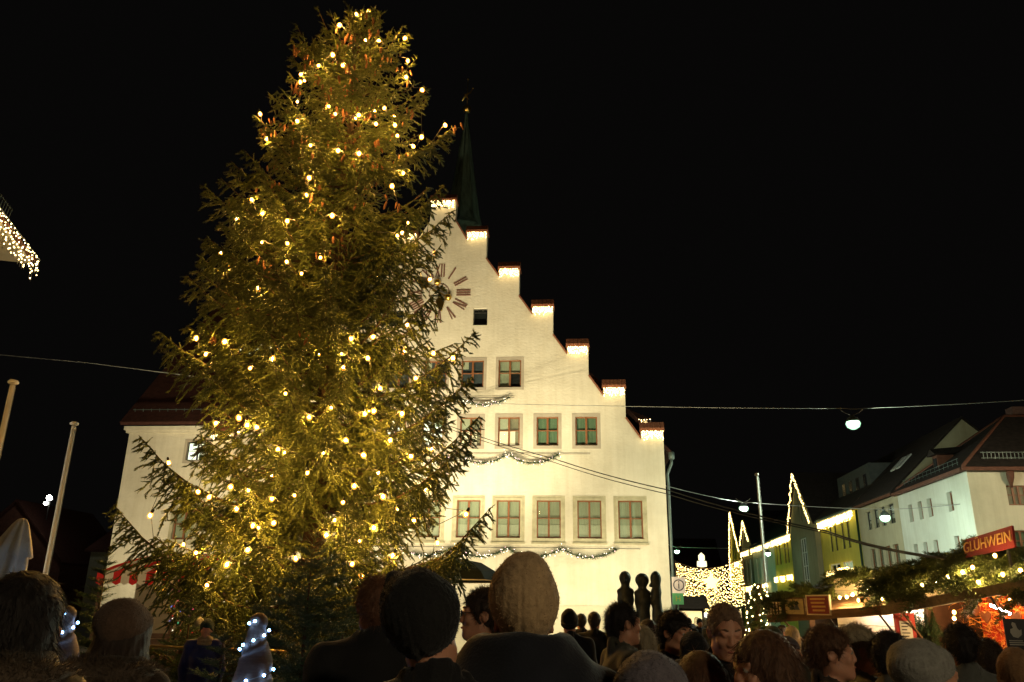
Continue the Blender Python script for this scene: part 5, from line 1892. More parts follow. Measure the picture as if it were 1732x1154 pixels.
# --- first stall with the little sign boards
a1, a2 = at(1300, 1044, 15.5), at(1498, 1029, 13.2)
fa0, LA = stall_frame(a1, a2)
OUT = 0.9
fa = lambda u, z, n=0.0: fa0(u, z, n - OUT)
SA = thing('market_stall', fa(LA / 2, 0, -1), 'market stall with small sign boards and bright white fascia', 'market stall', 'market stalls')
booth(SA, fa, LA, a1[2], a2[2], 2.15, 2.42, OUT, 2.0, PLANK, DARKBOARD, PLANK)
planks(SA, fa, 0.92, 2.2, 1.88, 2.4, 5, 0.16, WHPLANK, 'fascia_board')
planks(SA, fa, 0.4, LA - 0.2, 1.05, 2.05, 7, -0.35, WHPLANK, 'inner_board')
q = MB(); q.tube([fa(LA * 0.4, 2.0, -0.2), fa(LA * 0.9, 2.0, -0.2)], 0.025, 8); q.build('tube_lamp', TUBE, SA)
def board(t, fr, u0, u1, z0, z1, n, m, name='sign_board', edge=None):
    q = MB(); q.fbox(fr, (u0, u1), (z0, z1), (n, n + 0.025)); o = q.build(name, m, t)
    if edge:
        q = MB()
        for (ua, ub, za, zb) in ((u0 - .02, u1 + .02, z0 - .02, z0), (u0 - .02, u1 + .02, z1, z1 + .02), (u0 - .02, u0, z0, z1), (u1, u1 + .02, z0, z1)):
            q.fbox(fr, (ua, ub), (za, zb), (n - 0.005, n + 0.035))
        q.build('border', edge, o)
    return o
o = board(SA, fa, 0.04, 0.38, 1.78, 1.99, OUT + 0.02, WHPLANK)
for k in range(4):
    q = MB(); q.fbox(fa, (0.07 + k * 0.08, 0.1 + k * 0.08), (1.785, 1.985), (OUT + 0.046, OUT + 0.05)); q.build('stripe', PLANK, o)
o = board(SA, fa, 0.5, 0.95, 1.79, 2.04, OUT + 0.02, mat('cream_picture_board', (0.45, 0.38, 0.22), 0.7), edge=PLANK)
q = MB(); q.add([fa(.6, 1.86, OUT + .05), fa(.68, 1.96, OUT + .05), fa(.73, 1.9, OUT + .05), fa(.79, 1.97, OUT + .05), fa(.86, 1.86, OUT + .05)], [(0, 1, 2), (2, 3, 4), (0, 2, 4)])
q.build('picture', mat('grey_blue_print', (0.12, 0.14, 0.17), 0.8), o, recalc=False)
o = board(SA, fa, 1.04, 1.53, 1.8, 2.08, OUT + 0.02, SIGNRED, edge=WHPLANK)
for k in range(4):
    q = MB(); q.fbox(fa, (1.11 + 0.015 * k, 1.45 - 0.02 * (k % 2)), (2.02 - k * 0.06, 2.05 - k * 0.06), (OUT + 0.046, OUT + 0.05)); q.build('print_line', GILT, o)
# green tiled hood at the far end
hd = []
for i in range(4):
    for j in range(3):
        s0, s1, v0, v1 = i / 4, (i + .94) / 4, j / 3, (j + .92) / 3
        def hp(s, v):
            return fa(-0.62 + 0.55 * v + 0.02, 2.3 - 0.42 * s - 0.06 * s * s, -0.9 + 1.75 * s * 0.55 + 0.1 * v)
        fquad(SA, 'hood_tile', GREENTILE, [hp(s0, v0), hp(s0, v1), hp(s1, v1) + (0, 0, .02), hp(s1, v0) + (0, 0, .02)], 0.02)
q = MB()
for i in range(5):
    q.bar(hp(i / 4, -0.04) + (0, 0, .012), hp(i / 4, 1.0) + (0, 0, .012), 0.035, 0.03)
q.build('hood_batten', TERRA, SA)
for px, py, Y in ((1480, 995, 13.6), (1492, 1013, 13.45), (1442, 1006, 14.1), (1432, 1010, 14.2), (1466, 998, 13.8), (1420, 1011, 14.3), (1452, 1016, 13.9)):
    p = at(px, py, Y)
    place('bulb', sbm, p, SA)
for k in range(5):  # added bulbs under the flap to brighten the stall
    place('bulb', sbm, fa(0.35 + k * 0.5, 1.86, 0.45), SA)
rp = at(1528, 1040, 13.0)
# red notice post between the stalls
NB = thing('notice_board', (rp[0], rp[1], 0), 'red wooden notice board with a white sheet between the stalls', 'notice board')
q = MB(); q.box((rp[0] - 0.14, rp[1] - .03, 0.0), (rp[0] + 0.14, rp[1] + .03, 1.83)); q.build('panel', REDW, NB)
q = MB(); q.box((rp[0] - 0.085, rp[1] - .04, 1.42), (rp[0] + 0.085, rp[1] - .032, 1.72)); sh = q.build('sheet', PAPER, NB)
for k in range(6):
    q = MB(); q.box((rp[0] - 0.065, rp[1] - .043, 1.68 - k * .045), (rp[0] + 0.05 - .02 * (k % 3), rp[1] - .041, 1.695 - k * .045)); q.build('text_line', INK, sh)
# --- second stall with the mulled wine sign
b1_, b2_ = at(1492, 1030, 13.0), at(1745, 983, 11.0)
fb0, LB = stall_frame(b1_, b2_)
fb = lambda u, z, n=0.0: fb0(u, z, n - OUT)
LB2 = LB + 1.0
SB = thing('market_stall', fb(LB / 2, 0, -1), 'market stall with mulled wine sign, red-lit inside', 'market stall', 'market stalls')
booth(SB, fb, LB2, b1_[2], b2_[2] + (b2_[2] - b1_[2]) / LB, 2.4, 2.72, OUT, 2.2, GRYPLANK, DARKBOARD, PLANK)
for k in range(5):
    q = MB(); q.bar(fb(0.5 + k * 0.8, 2.3, -0.02), fb(0.5 + k * 0.8, b1_[2] + (b2_[2] - b1_[2]) * (0.5 + k * 0.8) / LB + 0.03, OUT + 0.01), 0.07, 0.05); q.build('flap_rib', DARKBOARD, SB)
# red lit goods: hearts and hanging straw
q = MB(); q.fbox(fb, (0.1, LB2), (1.0, 2.3), (-1.2, -1.16)); q.build('inner_wall', mat('red_glow_wall', (0.4, 0.05, 0.02), 0.8, 0.4, 8, bump=0.02, bscale=20), SB)  # red light of the stall interior put into the wall colour
W0, W1 = [], []
for k in range(420):
    p = fb(random.uniform(0.2, 1.9), random.uniform(1.25, 2.2), random.uniform(-1.1, -0.4))
    d_ = norm(rng.normal(size=3)) * random.uniform(0.08, 0.3)
    W0.append(p[None]); W1.append((p + d_)[None])
V, F = needle_twigs(np.concatenate(W0), np.concatenate(W1), 4, 0.08, 0.012, 0.008)
tag(np_mesh('straw_ornaments', V, F, mat('golden_straw', (0.5, 0.26, 0.06), 0.5, 0.3, 6), SB), kind='stuff')
for k in range(10):
    p = fb(0.5 + k * 0.15, 2.0 - 0.1 * (k % 3), -0.3)
    hs = MB()
    pts = [(0, -.1), (.07, -.02), (.085, .04), (.05, .08), (0, .045), (-.05, .08), (-.085, .04), (-.07, -.02)]
    Uv = fb(1, 0, 0) - fb(0, 0, 0)
    Nv = fb(0, 0, 1) - fb(0, 0, 0)
    c8 = [p + Uv * x + UP * y for x, y in pts]
    hs.add(c8 + [c + Nv * 0.02 for c in c8], [tuple(range(8)), tuple(range(15, 7, -1))] + [(i, (i + 1) % 8, (i + 1) % 8 + 8, i + 8) for i in range(8)])
    hs.build('gingerbread_heart', mat('gingerbread', (0.22, 0.07, 0.025), 0.7, 0.2, 9), SB)
q = MB(); q.tube([fb(0.4, 2.22, -0.6), fb(2.0, 2.22, -0.6)], 0.03, 8); q.build('heat_lamp', HEAT, SB)
q = MB(); q.tube([at(1676, 1024, 12.2), at(1708, 1038, 11.8)], 0.018, 8); q.build('tube_lamp', TUBE, SB)
for px, py, Y in ((1683, 940, 11.5), (1628, 968, 11.9), (1708, 1016, 11.6), (1604, 976, 12.1), (1582, 985, 12.4), (1560, 990, 12.6), (1696, 972, 11.4), (1614, 1036, 12.5), (1614, 1046, 12.5), (1614, 1058, 12.5), (1645, 960, 11.9), (1726, 965, 11.2), (1655, 985, 11.6)):
    place('bulb', sbm, at(px, py, Y), SB)
# sign on the roof
sgn = [at(1630, 914, 12.6), at(1632, 944, 12.6), at(1716, 926, 11.5), at(1711, 889, 11.5)]
SG = thing('mulled_wine_sign', (sgn[1] + sgn[2]) / 2, 'dark red GLÜHWEIN sign standing on the fir-covered stall roof', 'sign')
fquad(SG, 'panel', SIGNRED, [sgn[1], sgn[2], sgn[3], sgn[0]], -0.03)
rgt = norm(sgn[2] - sgn[1] + sgn[3] - sgn[0])
upv = norm(sgn[0] - sgn[1] + sgn[3] - sgn[2])
nv = norm(np.cross(rgt, upv))
lettering('GLÜHWEIN', SG, sum(sgn) / 4 + nv * 0.02 - upv * 0.0, 0.21, rgt, upv, GILT)
for s_ in (0.15, 0.85):
    q = MB(); p = sgn[1] + (sgn[2] - sgn[1]) * s_
    q.bar(p - UP * 0.35 - nv * 0.02, p + UP * 0.05 - nv * 0.02, 0.03); q.build('bracket', IRON, SG)
# hen poster at the counter
hp_ = at(1718, 1070, 8.6)
HP = thing('hen_sign', hp_ * np.array([1, 1, 0]), 'black sign board with a white hen at the stall counter', 'sign')
fp_ = frame(hp_ * np.array([1, 1, 0]), norm(np.array([1, -0.25, 0])), norm(np.array([-0.25, -1, 0])))
q = MB(); q.fbox(fp_, (-0.095, 0.095), (hp_[2] - .145, hp_[2] + .125), (0, 0.015)); pn = q.build('panel', mat('black_signboard', (0.012, 0.012, 0.012), 0.4), HP)
q = MB(); q.fbox(fp_, (-0.03, 0.03), (0, hp_[2] - .13), (-0.02, 0.0)); q.build('stand', PLANK, HP)
hen = [(-.05, -.01), (-.03, -.05), (.01, -.06), (.045, -.03), (.05, .02), (.03, .01), (.015, .03), (.005, .075), (-.02, .085), (-.03, .065), (-.02, .03), (-.045, .02)]
q = MB(); q.add([fp_(x, hp_[2] + y + 0.01, 0.018) for x, y in hen], [tuple(range(len(hen)))]); q.build('hen_print', PAPER, pn, recalc=False)
for k in range(3):
    q = MB(); q.fbox(fp_, (-0.07, 0.065 - .01 * k), (hp_[2] - .115 + k * .018, hp_[2] - .106 + k * .018), (0.015, 0.018)); q.build('print_line', PAPER, pn)
# fir boughs over both stalls
def boughs(label, spots, m, needles=7, origin=None, nl=0.042, nw=0.014, cones=0):
    t = thing('fir_boughs', origin, label, 'fir boughs', 'fir boughs on the stall roofs')
    W0, W1 = [], []
    for (p, d, L, dr) in spots:
        bough_twigs(p, d, UP + rng.normal(size=3) * 0.3, L, dr, W0, W1, 0.05, 0.36)
    V, F = needle_twigs(np.concatenate(W0), np.concatenate(W1), needles, nl, nw, 0.005)
    tag(np_mesh('greenery', V, F, m, t), kind='stuff')
    for k in range(cones):
        p = spots[random.randrange(len(spots))]
        place('cone', cm, np.array(p[0]) + norm(np.array(p[1])) * p[2] * random.uniform(.2, .9) - UP * (0.04 + p[3] * p[2] * 0.4), t, (0, 0, random.random() * 6))
    return t
spots = []
for k in range(120):
    u = random.uniform(-0.2, LA + 0.1)
    top = random.random()
    n = 0.55 - 1.3 * top
    zz = 2.12 + 0.36 * top + random.uniform(-.05, .06) - (0.1 if u < 1.2 else 0)
    d = norm(fa(random.uniform(-1, 1), random.uniform(-.15, .35), 1.0) - fa(0, 0, 0))
    if 0.85 < u < 2.3 and zz < 2.42:
        zz, n = 2.42 + random.uniform(0, .08), -0.1 - 0.5 * top
        d = norm(fa(random.uniform(-1, 1), 0.1, 0.35) - fa(0, 0, 0))
    spots.append((fa(u, zz, n), d, random.uniform(0.3, 0.6), random.uniform(0.2, 0.6)))
boughs('dark fir boughs with cones covering the roof of the stall with sign boards', spots, FIR, origin=fa(LA / 2, 2.3, 0), cones=16)
spots = []
for k in range(170):
    u = random.uniform(-0.2, LB2)
    top = random.random()
    n = 0.45 - 1.2 * top
    zz = 2.3 + 0.46 * top + random.uniform(-.06, .1)
    d = norm(fb(random.uniform(-1.2, .6), random.uniform(-.2, .35), 1.0) - fb(0, 0, 0))
    spots.append((fb(u, zz, n), d, random.uniform(0.35, 0.7), random.uniform(0.3, 0.7)))
boughs('fir boughs lit by bulbs on the roof below the mulled wine sign', spots, FIR, origin=fb(LB / 2, 2.4, 0), cones=5)
spots = []
for k in range(26):
    u = random.uniform(-0.35, 0.15)
    spots.append((fb(u, 1.95 - random.random() * 0.35, -0.05), (random.uniform(-.4, .4), -0.3, -1), random.uniform(.25, .45), 0.2))
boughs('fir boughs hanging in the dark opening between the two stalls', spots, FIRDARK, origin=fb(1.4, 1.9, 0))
# fir column with lights at the end of the row
pc = at(1266, 1050, 17.2)
LC = thing('lit_fir_column', (pc[0], 17.2, 0), 'fir column wrapped in golden lights at the end of the stall row', 'decoration')
W0, W1 = [], []
topc = at(1284, 988, 17.2)
for k in range(230):
    s_ = random.random() ** 0.8
    c0_ = np.array([pc[0], 17.2, 0.25]) * (1 - s_) + topc * s_
    a = random.random() * 6.28
    d_ = np.array([math.cos(a), math.sin(a), random.uniform(-.6, .3)])
    bough_twigs(c0_, d_, UP, 0.12 + 0.16 * (1 - s_), 0.4, W0, W1, 0.06, 0.3)
V, F = needle_twigs(np.concatenate(W0), np.concatenate(W1), 8, 0.04, 0.008, 0.005)
tag(np_mesh('greenery', V, F, FIR, LC), kind='stuff')
P = []
for k in range(150):
    s_ = random.random() ** 1.2
    c0_ = np.array([pc[0], 17.2, 0.4]) * (1 - s_) + topc * s_
    a = random.uniform(2.6, 6.8)
    r_ = 0.16 + 0.16 * (1 - s_)
    P.append(c0_ + np.array([math.cos(a) * r_, math.sin(a) * r_, 0]))
tag(dots('led_bulbs', P, 0.016, LED, LC), kind='stuff')
q = MB(); q.tube([(pc[0], 17.2, 0), topc], 0.06, 8); q.build('post', PLANK, LC)

# ------------------------------------------------------------------ light curtain across the street
CUY = 60.0
cp = [at(1142, 950, CUY), at(1198, 962, CUY), at(1256, 944, CUY)]
CU = thing('light_curtain', cp[1] * np.array([1, 1, 0]), 'dense curtain of warm lights hung across the street with a star', 'light curtain')
P = []
for (a, b), sag in (((cp[0], cp[1]), .35), ((cp[1], cp[2]), .35)):
    for k in range(36):
        s_ = (k + .5) / 36
        tp = a + (b - a) * s_
        tp[2] -= sag * 4 * s_ * (1 - s_) * 0.5
        dropm = random.uniform(2.6, 3.9)
        for j in range(16):
            z_ = tp[2] - dropm * (j + random.random()) / 16
            P.append((tp[0] + random.uniform(-.04, .04), CUY + random.uniform(-.05, .05), z_))
tag(dots('led_bulbs', P, 0.032, LEDFAR, CU), kind='stuff')
q = MB()
for x in (cp[0], cp[2]):
    q.tube([(x[0], CUY, 0), (x[0], CUY, x[2] + 0.1)], 0.05, 6)
q.tube([cp[0], cp[0] * .5 + cp[1] * .5 - UP * .17, cp[1], cp[1] * .5 + cp[2] * .5 - UP * .17, cp[2]], 0.03, 5)
q.build('frame', PLANK, CU)
sc_ = at(1203, 985, CUY - 0.2)
star = []
for k in range(10):
    a = math.pi / 2 + k * math.pi / 5
    r_ = 0.75 if k % 2 == 0 else 0.3
    star.append((sc_[0] + r_ * math.cos(a), sc_[2] + r_ * math.sin(a)))
q = MB()
q.add([(x, CUY - .25, z_) for x, z_ in star] + [(x, CUY - .2, z_) for x, z_ in star], [tuple(range(10)), tuple(range(19, 9, -1))] + [(i, (i + 1) % 10, (i + 1) % 10 + 10, i + 10) for i in range(10)])
q.build('star', mat('lit_star', (0.8, 0.7, 0.4), 0.4, emit=(1.0, 0.72, 0.3), estr=2.2), CU)
tl_ = at(1187, 952, CUY)
q = MB()
q.lathe((tl_[0], CUY, 0), [(0.1, tl_[2] - .3), (0.35, tl_[2] - .25), (0.33, tl_[2] + .1), (0.12, tl_[2] + .15), (0.22, tl_[2] + .2), (0.22, tl_[2] + .5), (0.02, tl_[2] + .7)], 10)
q.build('lantern', mat('lit_lantern', (0.8, 0.7, 0.5), 0.4, emit=(1.0, 0.9, 0.55), estr=1.6), CU)
# far stalls under it
def far_stall(label, x, y, w_, h_, em):
    t = thing('far_stall', (x, y, 0), label, 'market stall', 'far market stalls')
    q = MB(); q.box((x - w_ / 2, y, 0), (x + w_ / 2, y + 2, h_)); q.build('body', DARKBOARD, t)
    q = MB(); q.box((x - w_ / 2 + .15, y - 0.02, 1.0), (x + w_ / 2 - .15, y - .01, h_ - .15)); q.build('lit_opening', em, t)
    q = MB()
    q.add([(x - w_ / 2 - .3, y - .6, h_), (x + w_ / 2 + .3, y - .6, h_), (x + w_ / 2 + .3, y + 2.3, h_), (x - w_ / 2 - .3, y + 2.3, h_), (x - w_ / 2 - .3, y + .8, h_ + .8), (x + w_ / 2 + .3, y + .8, h_ + .8)],
          [(0, 1, 5, 4), (2, 3, 4, 5), (1, 2, 5), (3, 0, 4), (3, 2, 1, 0)])
    q.build('roof', WHPLANK if em is LITST else DARKBOARD, t)
LITST = mat('lit_stall_front', (0.6, 0.6, 0.55), 0.7, emit=(1.0, 0.93, 0.8), estr=1.6)
LITST2 = mat('lit_stall_front_warm', (0.6, 0.5, 0.3), 0.7, emit=(1.0, 0.7, 0.3), estr=1.3)
far_stall('white lit stall far down the street below the light curtain', at(1195, 1045, 66)[0], 66, 3.2, 1.9, LITST)
far_stall('warm lit stall far down the street beside the fir column', at(1236, 1045, 75)[0], 75, 2.2, 2.1, LITST2)
far_stall('dim stall in the street behind the town hall corner', at(1165, 1045, 56)[0], 56, 2.0, 2.0, LITST2)

# information and bus stop signs
ip = at(1148, 990, 32)
IS = thing('information_sign', (ip[0], 32, 0), 'white information sign with a dark i at the town hall corner', 'sign')
q = MB(); q.tube([(ip[0] - .28, 32.06, 0), (ip[0] - .28, 32.06, ip[2] + .4)], 0.03, 8); q.build('post', ZINC, IS)
q = MB(); q.box((ip[0] - .25, 32, ip[2] - .3), (ip[0] + .25, 32.03, ip[2] + .3)); q.build('panel', mat('pale_sign_panel', (0.55, 0.45, 0.36), 0.5, emit=(1.0, 0.8, 0.62), estr=0.25), IS)
q = MB(); q.tube([(ip[0] + .19 * math.cos(a), 31.99, ip[2] + .19 * math.sin(a)) for a in np.linspace(0, 6.283, 25)], 0.02, 5, cap=False); q.build('ring', INK, IS)
lettering('i', IS, (ip[0], 31.985, ip[2]), 0.42, (1, 0, 0), (0, 0, 1), INK)
hp2 = at(1147, 1013, 31.5)
HS = thing('bus_stop_sign', (hp2[0], 31.5, 0), 'small round green and yellow bus stop sign below the information sign', 'sign')
q = MB(); q.tube([(hp2[0], 31.56, 0), (hp2[0], 31.56, hp2[2] + .2)], 0.025, 8); q.build('post', ZINC, HS)
q = MB(); q.box((hp2[0] - .2, 31.5, hp2[2] - .2), (hp2[0] + .2, 31.53, hp2[2] + .2)); q.build('panel', mat('green_sign', (0.12, 0.4, 0.12), 0.5, emit=(0.3, 0.8, 0.3), estr=0.15), HS)
lettering('H', HS, (hp2[0], 31.485, hp2[2]), 0.28, (1, 0, 0), (0, 0, 1), mat('yellow_print', (0.6, 0.55, 0.1), 0.6))
# spot lamp on the far roof behind the flagpole
rl = at(85, 845, 58)
RL = thing('roof_spotlight', rl - UP * 0.5, 'bright spotlight above the dark gable behind the flagpole', 'spotlight')
q = MB(); q.bar(rl - UP * 1.5, rl, 0.06); q.bar(rl - np.array([.25, 0, 0]), rl + np.array([.25, 0, 0]), 0.08); q.build('bracket', IRON, RL)
sp_m = bulb_mesh('lamp', mat('spot_lamp_lens', (0.8, 0.85, 0.8), 0.3, emit=(1.0, 1.0, 0.86), estr=60, sampling='FRONT'), 0.2, 1.0)
place('lamp', sp_m, rl + np.array([.0, -0.15, .1]), RL)
place('lamp', sp_m, rl + np.array([-.22, -0.1, -.3]), RL, scale=(.7, .7, .7))

# ------------------------------------------------------------------ people
SKIN = mat('skin', (0.54, 0.27, 0.17), 0.5, 0.1, 9, spec=0.35, sss=0.25, bump=0.0015, bscale=60)
EYE = mat('eye', (0.35, 0.33, 0.3), 0.2, 0.3, 20)
IRIS = mat('iris', (0.03, 0.025, 0.02), 0.2)
LIP = mat('lip', (0.36, 0.12, 0.09), 0.5)
HC = np.array([0, 0.0, 1.635])            # middle of the head in the template
NECK = np.array([0, 0.015, 1.50])
def head_prims(s, f=1.0, female=False):
    j = 0.88 if female else 1.0
    s.ell((0, 0.018, 1.658), (0.075, 0.095, 0.092), 0.0)
    s.ell((0, -0.022, 1.598), (0.062 * j, 0.072, 0.083), 0.03)
    s.cap((0, -0.072, 1.538), (0, -0.066, 1.545), 0.022 * j, 0.024, 0.03)
    for q in (-1, 1):
        s.cap((q * 0.046 * j, -0.005, 1.565), (q * 0.016, -0.065, 1.54), 0.02, 0.018, 0.03)
        s.ell((q * 0.04, -0.068, 1.612), (0.022, 0.018, 0.02), 0.02)
    s.cap((-0.042, -0.076, 1.662), (0.042, -0.076, 1.662), 0.012, 0.012, 0.018)
    for q in (-1, 1):
        s.ell((q * 0.031, -0.1, 1.645), (0.019, 0.018, 0.012), 0.012, 'sub')
        s.ell((q * 0.03, -0.08, 1.645), (0.0135, 0.0135, 0.0125), 0.003)
        s.cap((q * 0.018, -0.0925, 1.651), (q * 0.044, -0.086, 1.65), 0.0045, 0.004, 0.004)
    s.cap((0, -0.088, 1.65), (0, -0.1, 1.61), 0.0085, 0.0125, 0.016)
    for q in (-1, 1):
        s.ell((q * 0.0125, -0.0965, 1.604), (0.009, 0.011, 0.0085), 0.008)
    s.cap((-0.018, -0.088, 1.576), (0.018, -0.088, 1.576), 0.0075, 0.0075, 0.006)
    s.cap((-0.016, -0.088, 1.565), (0.016, -0.088, 1.565), 0.0085, 0.0085, 0.006)
    s.cap((-0.022, -0.098, 1.5705), (0.022, -0.098, 1.5705), 0.0035, 0.0035, 0.003, 'sub')
    for q in (-1, 1):
        s.ell((q * 0.077, 0.012, 1.632), (0.009, 0.02, 0.032), 0.006, rot=np.array(Matrix.Rotation(-q * 0.35, 3, 'Z')))
        s.ell((q * 0.085, 0.006, 1.635), (0.006, 0.011, 0.02), 0.004, 'sub')
def coarsen(V, F, cell_fn):
    """merge vertices cell by cell where little detail is needed; quads -> triangles"""
    c = cell_fn(V)
    key = np.where(c[:, None] > 0, np.floor(V / np.maximum(c, 1e-6)[:, None]), 0).astype(np.int64)
    code = (key[:, 0] + 5000) * 100000000 + (key[:, 1] + 5000) * 10000 + key[:, 2] + 5000
    code = np.where(c > 0, code, -1 - np.arange(len(V)))
    u, inv = np.unique(code, return_inverse=True)
    cnt_ = np.bincount(inv).astype(float)
    NV = np.stack([np.bincount(inv, V[:, i]) / cnt_ for i in range(3)], 1)
    T = np.concatenate([F[:, [0, 1, 2]], F[:, [0, 2, 3]]])
    T = inv[T]
    ok = (T[:, 0] != T[:, 1]) & (T[:, 1] != T[:, 2]) & (T[:, 0] != T[:, 2])
    T = T[ok]
    _, first = np.unique(np.sort(T, 1), axis=0, return_index=True)
    return NV, T[np.sort(first)]
def body_tpl(female, h):
    s = SDF((-0.36, -0.24, -0.01), (0.36, 0.26, 1.78), h)
    head_prims(s, 1, female)
    sh = 0.165 if female else 0.19
    s.cap((0, 0.025, 1.40), (0, 0.012, 1.56), 0.058 if not female else 0.05, 0.052 if not female else 0.046, 0.03)
    s.ell((0, 0.02, 1.27), (sh * 0.92, 0.115, 0.2), 0.05)
    s.ell((0, 0.015, 1.05), (0.145, 0.1, 0.2), 0.06)
    s.ell((0, 0.02, 0.92), (0.165, 0.11, 0.13), 0.05)
    for q in (-1, 1):
        s.cap((q * 0.06, 0.025, 1.46), (q * sh, 0.02, 1.41), 0.045, 0.055, 0.04)
        s.chain([(q * sh, 0.02, 1.40), (q * (sh + 0.05), 0.03, 1.12), (q * (sh + 0.045), -0.05, 0.88)], [0.055, 0.042, 0.028], 0.03)
        w = np.array([q * (sh + 0.045), -0.055, 0.86])
        s.cap(w, w + (0, -0.025, -0.08), 0.027, 0.03, 0.02, sq=(1.5, 1, 1))
        for i in range(4):                                   # fingers, slightly curled
            b = w + np.array([0, -0.055 + 0.021 * i, -0.09 + 0.006 * abs(i - 1.3)])
            l = (0.07, 0.078, 0.072, 0.056)[i]
            m = b + np.array([-q * 0.004, -0.006, -l * 0.5])
            s.chain([b, m, m + np.array([-q * 0.016, 0.002, -l * 0.45])], [0.0095, 0.009, 0.0075], 0.004)
        tb = w + np.array([-q * 0.008, -0.05, -0.03])
        s.chain([tb, tb + np.array([-q * 0.012, -0.03, -0.035]), tb + np.array([-q * 0.016, -0.034, -0.065])], [0.012, 0.0105, 0.0085], 0.006)
        s.chain([(q * 0.09, 0.02, 0.9), (q * 0.1, 0.01, 0.5), (q * 0.1, 0.035, 0.08)], [0.088, 0.056, 0.036], 0.04)
        s.ell((q * 0.1, 0.04, 0.36), (0.052, 0.058, 0.12), 0.04)
        s.cap((q * 0.1, 0.05, 0.035), (q * 0.115, -0.14, 0.03), 0.036, 0.032, 0.03)
    V, F = s.mesh()
    return coarsen(V, F, lambda P: np.where(P[:, 2] > 1.43, 0.0, np.where((np.abs(P[:, 0]) > 0.17) & (P[:, 2] > 0.62) & (P[:, 2] < 0.92), 0.012, 0.034)))
def folds(amp, f=1.0):
    return lambda X, Y, Z: amp * (np.sin(Z * 46 * f + 5 * np.sin(X * 9 + Y * 5) + 2.0) * 0.5 + np.sin(Z * 23 * f - X * 21 + Y * 17 + 3 * np.sin(Z * 7)) * 0.6 + 0.4 * np.sin(X * 37 + Z * 13 + 4 * np.sin(Y * 11)))
def coat_tpl(female, style, h=0.0135):
    sh = 0.175 if female else 0.2
    fat = {'slim': 0.0, 'puffy': 0.035, 'long': 0.012, 'hood': 0.025, 'parka': 0.04}[style]
    hem = {'slim': 0.78, 'puffy': 0.8, 'long': 0.45, 'hood': 0.72, 'parka': 0.75}[style]
    s = SDF((-0.42, -0.3, 0.3), (0.42, 0.34, 1.72), h)
    s.ell((0, 0.02, 1.27), (sh * 0.98 + fat, 0.145 + fat, 0.23), 0.05)
    s.ell((0, 0.015, 1.05), (0.175 + fat, 0.135 + fat, 0.22), 0.06)
    s.chain([(0, 0.02, 1.0), (0, 0.02, hem)], [0.15 + fat, 0.165 + fat], 0.06)
    for q in (-1, 1):
        s.cap((q * 0.05, 0.03, 1.465), (q * sh, 0.02, 1.415), 0.05 + fat * .5, 0.07 + fat * .6, 0.04)
        s.chain([(q * (sh + 0.005), 0.02, 1.405), (q * (sh + 0.055), 0.035, 1.12), (q * (sh + 0.045), -0.045, 0.885)], [0.075 + fat * .7, 0.062 + fat * .7, 0.05 + fat * .4], 0.035)
    # collar
    for a in np.linspace(0, 2 * math.pi, 15)[:-1]:
        r = 0.075
        p0 = (r * math.sin(a), 0.02 - r * math.cos(a), 1.455)
        p1 = (r * 1.02 * math.sin(a), 0.016 - r * 1.02 * math.cos(a), 1.515 - 0.035 * math.cos(a))
        s.cap(p0, p1, 0.024, 0.018, 0.012)
    if style == 'hood':
        for a in np.linspace(-1.9, 1.9, 13):
            s.cap((0.12 * math.sin(a), 0.03 + 0.105 * math.cos(a), 1.46), (0.115 * math.sin(a), 0.05 + 0.11 * math.cos(a), 1.53), 0.04, 0.035, 0.03)
    if style == 'parka':
        for a in np.linspace(-2.0, 2.0, 15):
            s.cap((0.17 * math.sin(a), 0.04 + 0.14 * math.cos(a), 1.44), (0.115 * math.sin(a), 0.04 + 0.115 * math.cos(a), 1.565), 0.06, 0.032, 0.04)
    s.cap((0, 0.012, 1.44), (0, 0.0, 1.66), 0.053, 0.058, 0.006, 'sub')
    if style == 'puffy':
        s.wrinkle(lambda X, Y, Z: 0.009 * np.abs(np.sin(Z * 42)) - 0.004 + 0.003 * np.sin(X * 31 + Z * 17))
    else:
        s.wrinkle(folds(0.0065))
    s.cut((0, 0, hem), (0, 0, -1))
    return s.mesh()
def legs_tpl():
    s = SDF((-0.3, -0.22, -0.01), (0.3, 0.25, 1.05), 0.022)
    s.ell((0, 0.02, 0.93), (0.175, 0.12, 0.13), 0.05)
    for q in (-1, 1):
        s.chain([(q * 0.09, 0.02, 0.92), (q * 0.1, 0.015, 0.5), (q * 0.1, 0.04, 0.1)], [0.105, 0.08, 0.072], 0.04)
    s.wrinkle(folds(0.005))
    s.cut((0, 0, 0.06), (0, 0, -1))
    return s.mesh()
def shoes_tpl():
    s = SDF((-0.25, -0.26, -0.02), (0.25, 0.2, 0.22), 0.016)
    for q in (-1, 1):
        s.cap((q * 0.1, 0.06, 0.055), (q * 0.12, -0.16, 0.045), 0.052, 0.048, 0.03)
        s.cap((q * 0.1, 0.045, 0.05), (q * 0.1, 0.04, 0.17), 0.055, 0.055, 0.03)
    s.cut((0, 0, 0.0), (0, 0, -1))
    return s.mesh()
